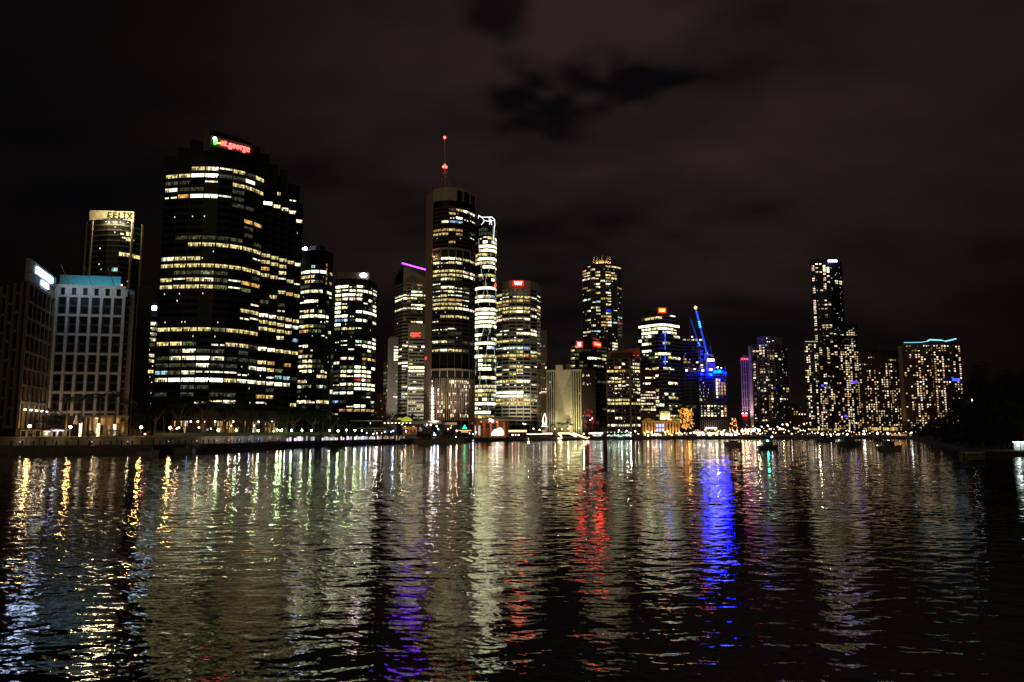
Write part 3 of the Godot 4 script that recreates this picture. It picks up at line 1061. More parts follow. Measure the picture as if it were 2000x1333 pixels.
	for q in [[519.0, 289.0], [523.0, 276.0], [527.0, 290.0]]:
		var a := P(q[0], 300, 428.0) - t.position
		var b := P(q[0], q[1], 428.0) - t.position
		rod(t, "aerial", a, b, 0.25, M(0.2, 0.2, 0.2))
	# podium with lit shop fronts, seen between the trunks of the fig trees
	pl = plan([[335, 830, 392.0], [400, 830, 396.0], [480, 830, 404.0], [560, 830, 425.0]], 10.0)
	var s := thing("riverside_arcade", "low riverside arcade with amber lit shopfronts behind the fig trees", "arcade", Vector3(pl.o.x, 5.2, pl.o.y))
	core(s, pl, 5.2, P(400, 800, 392.0).y, M(0.05, 0.035, 0.025, 0.5), "facade")
	var by := [16, 18, 20]
	windows(s, pl, by, P(400, 828, 396.0).y, 3.3, 0.1, lit(12, 3, 54, 1.0, 0.55, 0.55, "oooopdsoyo"), 2, 0.35)
	columns(s, pl, [6, 7, 8], 5.2, P(400, 800, 392.0).y, 0.6, 0.8, M(0.08, 0.05, 0.03), "pier")
	for q in [[372, "s"], [386, "p"], [398, "p"], [420, "p"], [438, "p"], [455, "p"], [505, "y"], [532, "w"]]:
		var b := part(s, "ceiling_lamp", GLOBE, E(1.0, 0.7, 0.5, 9.0), P(q[0], 824, 388.0 + (q[0] - 372) * 0.15) - s.position)
		b.scale = Vector3.ONE * 0.9

# ------------------------------------------------------------------ middle towers

func middle_towers() -> void:
	var glass := M(0.012, 0.013, 0.016, 0.12)
	# two slim pale towers in the gap
	var pl := plan([[748, 780, 790.0], [761, 780, 792.0]], 14.0)
	var t := thing("slim_tower", "shorter of two slim pale towers, with a lit stair edge and stepped head", "tower", Vector3(pl.o.x, 2.6, pl.o.y))
	core(t, pl, 2.6, P(755, 708, 790.0).y, rough_stone(0.32, 0.30, 0.24, 5.0), "facade")
	bands(t, pl, P(755, 716, 790.0).y, 3.6, 0.4, 20, rough_stone(0.25, 0.23, 0.19, 5.0), 0.15)
	windows(t, pl, [2], P(755, 716, 790.0).y, 3.6, 0.4, [".p", "..", "g.", "d.", "g.", "gb", "d.", ".W", "g.", "g.", "d.", "g.", "gh", "d.", "g.", "g.", "d.", "g.", "g.", "pp"], 2)
	pl = plan([[758.5, 780, 770.0], [776, 780, 773.0]], 18.0)
	t = thing("slim_tower", "taller of two slim pale towers, with a bare concrete flank", "tower", Vector3(pl.o.x, 2.6, pl.o.y))
	core(t, pl, 2.6, P(766, 658, 770.0).y, rough_stone(0.24, 0.22, 0.19, 5.0), "facade")
	bands(t, pl, P(766, 672, 770.0).y, 3.2, 0.4, 24, rough_stone(0.20, 0.185, 0.16, 5.0), 0.15)
	columns(t, pl, [2], 2.6, P(766, 662, 770.0).y, 3.4, 0.35, rough_stone(0.25, 0.23, 0.2, 5.0), "pier", 3)
	windows(t, pl, [2], P(766, 672, 770.0).y, 3.2, 0.4, ["..", ".w", ".W", ".W", ".W", ".w", "..", "..", "..", "..", ".s", "..", ".s", "..", "..", "..", ".s", ".p", "..", ".s", "..", ".s", "..", "."], 2)
	# the tower with the slanted top and violet light bar
	var stone := rough_stone(0.34, 0.32, 0.26, 6.0)
	pl = plan([[768, 760, 800.0], [784, 760, 780.0], [800, 760, 778.0], [834, 760, 783.0]], 30.0)
	t = thing("office_tower", "pale banded office tower with a slanted head edged by a violet light bar", "tower", Vector3(pl.o.x, 2.6, pl.o.y))
	var top := P(815, 566, 779.0).y
	core(t, pl, 2.6, top, glass)
	var wy := P(815, 557, 779.0).y
	var fh := 6.78 / 1491.0 * 780.0
	bands(t, pl, wy, fh, 0.55, 38, stone, 0.2)
	var rows := ["...do.", ".d.ss.", "...Ww.", "wwhWWw", "WWywds", "..o.s.", "...wWw", "wwhwW.", "...ds.", "......", ".d..d.", "s..yW."]
	for i in 5:
		rows.append("......")
	rows.append_array(["..mw.w", ".wpds.", "w.....", "......", "w...g.", "...g.s", "wWWWWW", ".WWWWW", ".hhghs", "......", ".ds.ss", "..dwww", "...sds", ".wwg..", "...d..", ".mWyd.", ".myh.y", "..h.hy", "..d...", "..s...", "....."])
	windows(t, pl, [1, 2, 3], wy, fh, 0.55, rows, 4, 0.06)
	var dg := M(0.012, 0.013, 0.015, 0.15)
	var f0 := face(pl.segs[0])
	var f1 := face(pl.segs[1])
	var f2 := face([pl.segs[1][0], pl.segs[2][1]])
	# the head: solid stone cut by a slope
	var hd := begin()
	var a0: Vector3 = pl_at(pl, 1, 0)
	var a1: Vector3 = pl_at(pl, 2, 1)
	var y0 := top - 2.6
	var yl := P(787, 517, 780.0).y - 2.6
	var yr := P(832, 547, 783.0).y - 2.6
	var bk := Vector3(0, 0, -20.0)
	var n := (a1 - a0).cross(Vector3.UP).normalized()
	for q in [[a0, a1, n], [a0 + bk, a1 + bk, -n]]:
		quad(hd, q[0] + Vector3(0, yl, 0), q[1] + Vector3(0, yr, 0), q[1] + Vector3(0, y0, 0), q[0] + Vector3(0, y0, 0), q[2])
	quad(hd, a0 + Vector3(0, yl, 0), a1 + Vector3(0, yr, 0), a1 + bk + Vector3(0, yr, 0), a0 + bk + Vector3(0, yl, 0), Vector3.UP)
	quad(hd, a0 + Vector3(0, yl, 0), a0 + bk + Vector3(0, yl, 0), a0 + bk + Vector3(0, y0, 0), a0 + Vector3(0, y0, 0), Vector3.LEFT)
	quad(hd, a1 + Vector3(0, yr, 0), a1 + bk + Vector3(0, yr, 0), a1 + bk + Vector3(0, y0, 0), a1 + Vector3(0, y0, 0), Vector3.RIGHT)
	part(t, "head_wall", hd.commit(), stone)
	var dw := begin()
	var d0: Vector3 = pl_at(pl, 0, 0)
	quad(dw, d0 + Vector3(0, yl - 9.0, 0), a0 + Vector3(0, yl, 0), a0 + Vector3(0, y0, 0), d0 + Vector3(0, y0, 0), f0[2])
	quad(dw, d0 + Vector3(0, yl - 9.0, 0), a0 + Vector3(0, yl, 0), a0 + bk + Vector3(0, yl, 0), d0 + bk + Vector3(0, yl - 9.0, 0), Vector3.UP)
	part(t, "head_glazing", dw.commit(), dg)
	for i in 3:
		var pp := part(t, "mullion", UB, M(0.05, 0.05, 0.05))
		pp.transform = Transform3D(Basis(f0[1] * 0.25, Vector3.UP * (top - 2.6), f0[2] * 0.6), f0[0] + f0[1] * (f0[3] * (0.25 + 0.25 * i)) + Vector3(0, (top - 2.6) / 2.0, 0))
	var l0 := P(785.5, 514.5, 778.0) - t.position
	var l1 := P(832, 527.5, 781.0) - t.position
	rod(t, "bar_channel", l0 + Vector3(0, -0.75, -0.2), l1 + Vector3(0, -0.75, -0.2), 1.3, M(0.02, 0.02, 0.02))
	rod(t, "violet_light_bar", l0, l1, 1.0, E(0.20, 0.012, 1.0, 36.0))
	for i in 6:
		var k := (i + 0.5) / 6.0
		rod(t, "light_bracket", l0.lerp(l1, k), Vector3(l0.lerp(l1, k).x, y0 + lerpf(yl, yr, k) - y0, l0.z - 1.0), 0.3, M(0.06, 0.06, 0.06))
	omni(t, l0.lerp(l1, 0.5) + Vector3(0, 0.8, 2.5), Color(0.3, 0.02, 1.0), 0.8, 0.8)
	# the lower block of the same tower, with the lettered sign
	pl = plan([[796, 780, 768.0], [830, 780, 770.0]], 8.0)
	t = thing("office_block", "stone fronted lower block carrying three red sign letters", "building", Vector3(pl.o.x, 2.6, pl.o.y))
	var btop := P(815, 634, 768.0).y
	core(t, pl, 2.6, btop, glass)
	wy = P(815, 664, 768.0).y
	bands(t, pl, wy, fh, 0.52, 23, stone, 0.2)
	var f := face(pl.segs[0])
	rows = ["....", "d...", "wwsW", "yshd", "..s.", "....", "gss.", "ys..", "WWWW", "WWWW", "hsyh", "....", "dhds", "s..d", "WWww", "syds", "ddd.", "s...", "yyds", "..yy", "hh.y", "....", "..s."]
	windows(t, pl, [4], wy, fh, 0.52, rows, 4, 0.08)
	columns(t, pl, [4], 2.6, btop, 1.2, 0.4, stone, "pier", 4)
	var fw := part(t, "sign_wall", UB, stone)
	var wl := btop - P(815, 660, 768.0).y
	fw.transform = Transform3D(Basis(f[1] * (f[3] + 0.4), Vector3.UP * wl, f[2] * 1.0), f[0] + f[1] * (f[3] / 2.0) + Vector3(0, btop - 2.6 - wl / 2.0 + 0.3, 0))
	street_floods(t, pl, 45.0, 1500.0, Color(1.0, 0.92, 0.74), 45.0)
	lettering(t, "sign_letters", "QIC", 3.8, E(1.0, 0.08, 0.04, 2.6), Transform3D(Basis(f[1] * 1.15, Vector3.UP, f[2]), f[0] + f[1] * (f[3] * 0.40) + f[2] * 0.9 + Vector3(0, P(808, 654, 768.0).y - 2.6, 0)), 0.4, true)
	riverside_tower()
	diagonal_tower()
	# the many-windowed tower with the red W
	pl = plan([[966, 740, 656.0], [981, 740, 646.0], [994.5, 740, 641.0], [1008.5, 740, 640.0], [1022, 740, 640.0], [1036, 740, 643.0], [1049, 740, 652.0], [1056, 740, 662.0]], 40.0)
	t = thing("office_tower", "grey gridded office tower with a glowing red W emblem at the top", "tower", Vector3(pl.o.x, 2.6, pl.o.y))
	var grey := rough_stone(0.30, 0.28, 0.21, 6.0)
	top = P(1008, 548, 641.0).y
	fh = 7.28 / 1491.0 * 642.0
	wy = P(1008, 567, 641.0).y
	core(t, pl, 2.6, top - 3.0, glass)
	bands(t, pl, wy, fh, 0.4, 37, grey, 0.25)
	rows = [".dddd..", "ygddd.hh", "hhhyyhh", "yyoyo..", "oo....w", "yyyyypo", "dyyWy.h", "y....wh", "pphhp.d", "....s.s", ".d..d..", "hh.h.wd", "whdwWW.", "d.h..d.", "yyyyddh", "s......", "hmmmb.d", "shdy.mo", "oyyyoo.", "..o..dd", "s..s..s", "hdyyhh.", ".h.ydd.", "y.yh.s.", "..s..d.", "wyyWW..", "hhhhdhd", "....s..", "WWWW.dh", "wWWWmgd", "yoyoyps", "yyyoys.", ".......", "...d.o.", ".......", "......."]
	windows(t, pl, [1, 1, 1, 1, 1, 1, 1], wy, fh, 0.4, rows, 4, 0.1)
	columns(t, pl, [1, 1, 1, 1, 1, 1, 1], 2.6, top - 0.3, 0.45, 0.33, grey)
	street_floods(t, pl, 40.0, 1100.0, Color(1.0, 0.93, 0.72), 75.0, 3)
	var cr := part(t, "crown_wall", prism(grown(pl.poly, 0.1), P(1008, 562, 641.0).y - 2.6, top - 2.6), grey)
	f = face(pl.segs[3])
	var wc: Vector3 = f[0] + f[1] * (f[3] * 0.28) + f[2] * 0.7 + Vector3(0, P(1008, 554, 640.0).y - 2.6, 0)
	# the W is three leaning blocks, white on a red glow box
	var bb := part(t, "sign_box", UB, E(1.0, 0.006, 0.006, 2.6))
	bb.transform = Transform3D(Basis(f[1] * 9.0, Vector3.UP * 4.6, f[2] * 0.6), wc)
	for q in [[-2.5, 0.28], [0.0, 0.0], [2.5, -0.28]]:
		var st := begin()
		for z in [0.0, 0.5]:
			var nn := Vector3(0, 0, 1.0 if z > 0 else -1.0)
			quad(st, Vector3(q[0] - 0.95, 1.4, z), Vector3(q[0] + 0.95, 1.4, z), Vector3(q[0] + 0.7 + q[1] * 2.0, -1.4, z), Vector3(q[0] - 0.7 + q[1] * 2.0, -1.4, z), nn)
		quad(st, Vector3(q[0] - 0.95, 1.4, 0), Vector3(q[0] + 0.95, 1.4, 0), Vector3(q[0] + 0.95, 1.4, 0.5), Vector3(q[0] - 0.95, 1.4, 0.5), Vector3.UP)
		quad(st, Vector3(q[0] - 0.95, 1.4, 0), Vector3(q[0] - 0.95, 1.4, 0.5), Vector3(q[0] - 0.7 + q[1] * 2.0, -1.4, 0.5), Vector3(q[0] - 0.7 + q[1] * 2.0, -1.4, 0), Vector3.LEFT)
		quad(st, Vector3(q[0] + 0.95, 1.4, 0), Vector3(q[0] + 0.95, 1.4, 0.5), Vector3(q[0] + 0.7 + q[1] * 2.0, -1.4, 0.5), Vector3(q[0] + 0.7 + q[1] * 2.0, -1.4, 0), Vector3.RIGHT)
		var sl := part(t, "emblem_stroke", st.commit(), E(1.0, 0.2, 0.15, 14.0))
		sl.transform = Transform3D(Basis(f[1], Vector3.UP, f[2]), wc + f[2] * 0.5)
	for i in 2:
		omni(t, wc + f[1] * (-4.0 + 8.0 * i) + f[2] * 3.0 + Vector3(0, 0, 0), Color(1.0, 0.03, 0.02), 6.0, 0.8)
	nest(t, bb, ["emblem_stroke"])
	# slim tower behind it
	pl = plan([[1056, 740, 700.0], [1068, 740, 702.0]], 16.0)
	t = thing("slim_tower", "slim brown tower half hidden by the gridded tower with the red W", "tower", Vector3(pl.o.x, 2.6, pl.o.y))
	core(t, pl, 2.6, P(1062, 645, 700.0).y, rough_stone(0.13, 0.10, 0.07, 4.0), "facade")
	bands(t, pl, P(1062, 656, 700.0).y, 3.3, 0.4, 25, rough_stone(0.12, 0.095, 0.07, 4.0), 0.2)
	columns(t, pl, [3], 2.6, P(1062, 645, 700.0).y, 0.5, 0.3, rough_stone(0.16, 0.12, 0.09, 4.0), "pier")
	windows(t, pl, [3], P(1062, 656, 700.0).y, 3.3, 0.4, lit(31, 25, 3, 0.4, 0.5, 0.1, "spsd"), 2)
	wedge_building()

func street_floods(t: Node3D, pl: Dictionary, far: float, e: float, c: Color, aim: float, n := 2) -> void:
	# flood lamps on low masts in the forecourt, washing the whole front
	var a: Vector2 = pl.segs[0][0]
	var b: Vector2 = pl.segs[pl.segs.size() - 1][1]
	var f := face([a, b])
	for i in n:
		var k := (i + 0.5) / n
		var at: Vector3 = f[0] + f[1] * (f[3] * k) + f[2] * far + Vector3(0, 7.0, 0)
		rod(t, "flood_mast", at - Vector3(0, 7.0, 0), at - Vector3(0, 0.6, 0), 0.3, M(0.05, 0.05, 0.05))
		box(t, "flood_lamp", at - Vector3(0, 0.5, 0), Vector3(1.2, 0.4, 0.8), M(0.05, 0.05, 0.05))
		spot(t, at, f[0] + f[1] * (f[3] * k) + Vector3(0, aim, 0), c, e, 50.0)

func pl_at(pl: Dictionary, seg: int, end: int) -> Vector3:
	var q = pl.segs[seg][end]
	return Vector3(q.x, 0.0, q.y)

func riverside_tower() -> void:
	var glass := M(0.012, 0.012, 0.013, 0.12)
	var conc := rough_stone(0.30, 0.25, 0.20, 5.0)
	var dark := rough_stone(0.06, 0.05, 0.042, 5.0)
	var pl := plan([[829, 780, 575.0], [842, 780, 562.0], [858, 780, 558.0], [872.5, 780, 557.0], [887, 780, 558.0], [901, 780, 561.0], [915, 780, 567.0], [926, 780, 576.0]], 34.0)
	var bays := [0, 1, 1, 1, 1, 1, 1]
	var t := thing("office_tower", "tallest middle tower, bronze and concrete, under a lattice mast with red lamps", "tower", Vector3(pl.o.x, 2.6, pl.o.y))
	var fh := 8.42 / 1491.0 * 558.0
	var wy := P(872, 409, 557.0).y
	var top := P(872, 366, 557.0).y
	core(t, pl, 2.6, top - 2.0, glass)
	bands(t, pl, wy, fh, 0.46, 35, dark, 0.2)
	var rows := ["..dyww", "..ys.s", "..hWhh", ".wbb..", "......", "ooyo.d", "yy.o.h", "s..s..", "..o...", "......", "......", "......", "oWWyyy", "whyw..", "ss..s.", "yyyypp", "yyyyww", "dwyd..", "h.....", "dwwhd.", "hhwhh.", "hyhhd.", "yyooh.", "yyyyh.", "yyypwp", "ss....", ".yyyy.", "h.....", "......", "hhhs..", "s.dd..", "...s..", "wyd.dd", "......", "ywyyd."]
	windows(t, pl, bays, wy, fh, 0.46, rows, 5, 0.08)
	columns(t, pl, bays, 2.6, wy + fh, 0.4, 0.35, dark)
	# concrete flank with vertical ribs, and the blank head
	var f := face(pl.segs[0])
	var fl := part(t, "flank_wall", UB, conc)
	fl.transform = Transform3D(Basis(f[1] * (f[3] - 0.3), Vector3.UP * (top - 2.6), f[2] * 1.0), f[0] + f[1] * (f[3] / 2.0) + Vector3(0, (top - 2.6) / 2.0, 0))
	for i in 5:
		var rb := part(t, "flank_rib", UB, conc)
		rb.transform = Transform3D(Basis(f[1] * 0.7, Vector3.UP * (top - 4.0), f[2] * 0.6), f[0] + f[1] * (f[3] * (0.1 + 0.2 * i)) + f[2] * 0.7 + Vector3(0, (top - 4.0) / 2.0, 0))
	var hy := P(872, 391, 557.0).y
	for s in range(1, 7):
		var fs := face(pl.segs[s])
		if s < 4:
			var hw := part(t, "head_wall", UB, rough_stone(0.40, 0.35, 0.30, 5.0))
			hw.transform = Transform3D(Basis(fs[1] * (fs[3] + 0.1), Vector3.UP * (top - hy), fs[2] * 1.2), fs[0] + fs[1] * (fs[3] / 2.0) + Vector3(0, (top + hy) / 2.0 - 2.6, 0))
		else:
			for q in [[0.06, 0.9], [0.97, 0.5]]:
				var hp := part(t, "head_post", UB, rough_stone(0.40, 0.35, 0.30, 5.0))
				hp.transform = Transform3D(Basis(fs[1] * q[1], Vector3.UP * (top - hy), fs[2] * 1.0), fs[0] + fs[1] * (fs[3] * q[0]) + Vector3(0, (top + hy) / 2.0 - 2.6, 0))
			var rail := part(t, "head_beam", UB, rough_stone(0.40, 0.35, 0.30, 5.0))
			rail.transform = Transform3D(Basis(fs[1] * fs[3], Vector3.UP * 1.6, fs[2] * 1.1), fs[0] + fs[1] * (fs[3] / 2.0) + Vector3(0, top - 2.6 - 0.8, 0))
	# two tall open plant floors with pale posts
	for q in [[483.5, 501.5, 1], [720.0, 736.0, 0]]:
		var ya := P(872, q[1], 557.0).y
		var yb := P(872, q[0], 557.0).y
		for s in range(1, 7):
			var fs := face(pl.segs[s])
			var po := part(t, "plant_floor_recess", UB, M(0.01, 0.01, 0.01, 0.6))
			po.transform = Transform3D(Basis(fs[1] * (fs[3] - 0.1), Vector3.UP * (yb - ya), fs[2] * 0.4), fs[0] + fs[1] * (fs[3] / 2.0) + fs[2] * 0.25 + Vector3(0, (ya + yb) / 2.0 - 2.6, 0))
			var pi := part(t, "plant_floor_post", UB, rough_stone(0.42, 0.36, 0.3, 4.0))
			pi.transform = Transform3D(Basis(fs[1] * 0.7, Vector3.UP * (yb - ya), fs[2] * 0.7), fs[0] + fs[1] * 0.2 + fs[2] * 0.5 + Vector3(0, (ya + yb) / 2.0 - 2.6, 0))
			var ce := part(t, "plant_floor_soffit", UB, rough_stone(0.45, 0.36, 0.28, 4.0))
			ce.transform = Transform3D(Basis(fs[1] * fs[3], Vector3.UP * 1.5, fs[2] * 0.5), fs[0] + fs[1] * (fs[3] / 2.0) + fs[2] * 0.45 + Vector3(0, yb - 2.6 - 0.75, 0))
		if q[2] == 1:
			var fs := face(pl.segs[1])
			box(t, "ceiling_lamp", fs[0] + fs[1] * 2.5 + fs[2] * 1.6 + Vector3(0, ya - 2.6 + 0.5, 0), Vector3(0.8, 0.3, 0.5), E(1.0, 0.6, 0.35, 6.0))
			omni(t, fs[0] + fs[1] * 2.8 + fs[2] * 2.0 + Vector3(0, ya - 2.6 + 1.4, 0), Color(1.0, 0.55, 0.3), 14.0, 0.3)
	# screened lower floors: close-set fins with slits of light between them
	var fy := P(872, 746, 557.0).y
	var slits := []
	var r := RandomNumberGenerator.new()
	r.seed = 66
	var some := ["p..d.d...pWWppppwppwd...", "p..ddd...dpdpdwd.pwsw...", "p..pdd...dddd..wpsws....", "s..pdp...pdpp..p.sws....", "s..ddp...dddd...s.s.....", "s..pdpp..dpdpd....ws....", "s..dp.p..pdpd...d.s.....", "s..ppp...ddpp...s.w.....", "p..dpdp..dppd..wpwpw...."]
	for i in 9:
		slits.append(some[i])
	windows(t, pl, [0, 4, 4, 4, 4, 4, 4], fy, fh * 0.985, 0.2, slits, 1, 0.5, 300, 0.08)
	var fins := pl.duplicate()
	columns(t, fins, [0, 4, 4, 4, 4, 4, 4], P(872, 822, 557.0).y, P(872, 738, 557.0).y, 0.5, 0.55, rough_stone(0.28, 0.21, 0.14, 4.0), "fin")
	var fe := face(pl.segs[1])
	for i in 9:
		var gl := part(t, "globe_lamp", GLOBE, E(1.0, 0.84, 0.74, 6.0), P(844.5, 760 + i * 7.3, 557.0) - t.position)
		gl.scale = Vector3.ONE * 2.0
	street_floods(t, pl, 34.0, 1100.0, Color(1.0, 0.86, 0.70), 150.0, 2)
	# mast
	var mb := P(869, 362, 566.0) - t.position
	var mt := P(868.5, 268, 566.0) - t.position
	var mid := P(869, 327, 566.0) - t.position
	var ant := M(0.30, 0.26, 0.24, 0.5)
	var mast := rod(t, "mast", mb, mt, 0.6, ant)
	for q in [[-3.2, 2.0], [3.2, 2.0], [0.0, -3.5]]:
		rod(t, "mast_leg", mb + Vector3(q[0], -1.0, q[1]), mid + Vector3(0, -3.0, 0), 0.35, ant)
	rod(t, "mast_stay", P(869, 343, 566.0) - t.position, P(886, 365, 560.0) - t.position, 0.25, ant)
	rod(t, "mast_platform", mid + Vector3(-2.4, -4.0, 0), mid + Vector3(2.4, -4.0, 0), 0.5, ant)
	for i in 3:
		var ds := part(t, "dish", GLOBE, ant, P([865.0, 873.0, 863.0][i], [341.0, 339.0, 350.0][i], 565.0) - t.position)
		ds.scale = Vector3(1.4, 1.6, 0.6)
	for q in [[868.5, 268.5, 2.0, 10.0], [866.0, 326.0, 1.9, 9.0], [871.5, 326.5, 1.9, 9.0], [868.8, 322.5, 1.6, 6.0]]:
		var rl := part(t, "warning_lamp", GLOBE, E(1.0, 0.06, 0.04, q[3]), P(q[0], q[1], 564.5) - t.position)
		rl.scale = Vector3.ONE * q[2]
	omni(t, mid + Vector3(0, 0, 4.0), Color(1, 0.05, 0.03), 3.0, 0.6)
	var sl := part(t, "warning_lamp", GLOBE, E(1.0, 0.04, 0.03, 2.0), P(831.5, 700, 560.0) - t.position)
	sl.scale = Vector3(1.6, 2.6, 1.2)
	nest(t, mast, ["dish", "mast_platform"])
	# lamps in the plaza throw warm light up the base
	var pz := P(880, 838, 545.0) - t.position
	spot(t, pz, P(888, 790, 557.0) - t.position, Color(1.0, 0.66, 0.34), 120.0, 66.0)
	spot(t, P(832, 838, 553.0) - t.position, P(837, 700, 566.0) - t.position, Color(1.0, 0.8, 0.62), 260.0, 40.0)
	box(t, "flood_lamp", pz + Vector3(0, -0.6, 0), Vector3(1, 0.4, 0.6), M(0.05, 0.05, 0.05))

func diagonal_tower() -> void:
	var glass := M(0.014, 0.016, 0.02, 0.12)
	var pl := plan([[926, 740, 616.0], [934, 740, 611.0], [942, 740, 609.0], [951, 740, 608.5], [959, 740, 609.5], [965, 740, 612.0], [969, 740, 617.0]], 26.0)
	var t := thing("office_tower", "brilliantly lit slender tower laced with white diagonal light tubes", "tower", Vector3(pl.o.x, 2.6, pl.o.y))
	var fh := 8.55 / 1491.0 * 609.0
	var wy := P(950, 448, 608.0).y
	var top := wy + fh * 1.2
	core(t, pl, 2.6, top, glass)
	bands(t, pl, wy, fh, 0.34, 44, M(0.03, 0.03, 0.028), 0.2)
	var rows := [".dd..d", ".ddd.d", ".hhy.w", "d.Wdww", ".WWWWw", ".wWWWW", "yyysd.", "yWWWWw", "ppypw.", "..WWWw", "......", "dwgyy.", ".d..W.", "..d..o", "WWWWWw", "......", "yWypb.", "WWWWWm", "......", "pwWwWw", "WWWWWm", "WWWwwm", "WWWWWm", "WWWWyW", "d.dd..", "WWd...", "m..dmw", "WWWWWy", "Wh.Wb.", "......", "WWyyyy", ".Wgygm", ".Whhd.", ".WWWgm", "......", ".yWyWw", "....d.", "wyyyyw", "yWyyyw", "oyygym", "wdWgm.", "WWWWWw", "whgdd.", "WWWW..", "oyooo."]
	windows(t, pl, [1, 1, 1, 1, 1, 1], wy, fh, 0.34, rows, 4, 0.03)
	# the lattice of light tubes
	var tube := E(0.95, 1.0, 0.95, 2.2)
	var soft := E(0.92, 1.0, 0.92, 0.7)
	var r := RandomNumberGenerator.new()
	r.seed = 2
	var at := func(k: float, y: float) -> Vector3:
		var s := clampi(int(k), 0, 5)
		var fs := face(pl.segs[s])
		return fs[0] + fs[1] * (fs[3] * (k - s)) + fs[2] * 0.75 + Vector3(0, P(950, y, 608.0).y - 2.6, 0)
	var paths := [[[1.0, 465], [1.9, 540], [2.6, 555], [1.6, 600], [2.4, 640], [1.0, 680], [1.6, 740], [0.8, 790]], [[4.4, 440], [3.6, 520], [2.6, 548], [3.6, 600], [4.4, 625], [3.2, 657], [2.6, 720], [3.2, 780], [3.6, 815]], [[5.6, 465], [5.0, 520], [5.4, 580], [4.4, 600], [3.2, 640], [4.6, 665], [5.4, 730], [4.8, 800]], [[0.5, 560], [1.2, 600], [0.4, 640], [0.9, 660], [0.5, 735]]]
	for p in paths:
		for i in p.size() - 1:
			var n := maxi(2, int(absf(p[i + 1][1] - p[i][1]) / 14.0))
			for j in n:
				if r.randf() < 0.15:
					continue
				rod(t, "light_tube", at.call(lerpf(p[i][0], p[i + 1][0], float(j) / n), lerpf(p[i][1], p[i + 1][1], float(j) / n)), at.call(lerpf(p[i][0], p[i + 1][0], (j + 0.82) / n), lerpf(p[i][1], p[i + 1][1], (j + 0.82) / n)), 0.22, soft)
	var crown := [[935, 421], [940, 424.5], [952, 424.5], [960, 424], [966, 429], [966.5, 440], [963, 466], [959, 430], [955, 426], [957, 434], [954, 446]]
	for i in crown.size() - 1:
		var d0 := 612.0 + (4.0 if i % 2 == 0 else 0.0)
		rod(t, "crown_tube", P(crown[i][0], crown[i][1], d0) - t.position, P(crown[i + 1][0], crown[i + 1][1], 612.0 + (4.0 if i % 2 == 1 else 0.0)) - t.position, 0.42, tube)
	for q in [[[935, 421], [934, 427]], [[941, 424], [946, 432]], [[946, 432], [938, 442]], [[944, 430], [960, 434]], [[952, 432], [966, 431]], [[955, 446], [954, 462]], [[960, 434], [964, 470]], [[966, 440], [962, 492]]]:
		rod(t, "crown_tube", P(q[0][0], q[0][1], 611.0) - t.position, P(q[1][0], q[1][1], 611.0) - t.position, 0.34, tube)
	omni(t, P(950, 432, 600.0) - t.position, Color(0.9, 1, 0.95), 6.0, 0.8)
	var sl := part(t, "warning_lamp", GLOBE, E(1.0, 0.05, 0.03, 3.0), P(967, 558, 612.0) - t.position)
	sl.scale = Vector3(1.8, 3.0, 1.4)

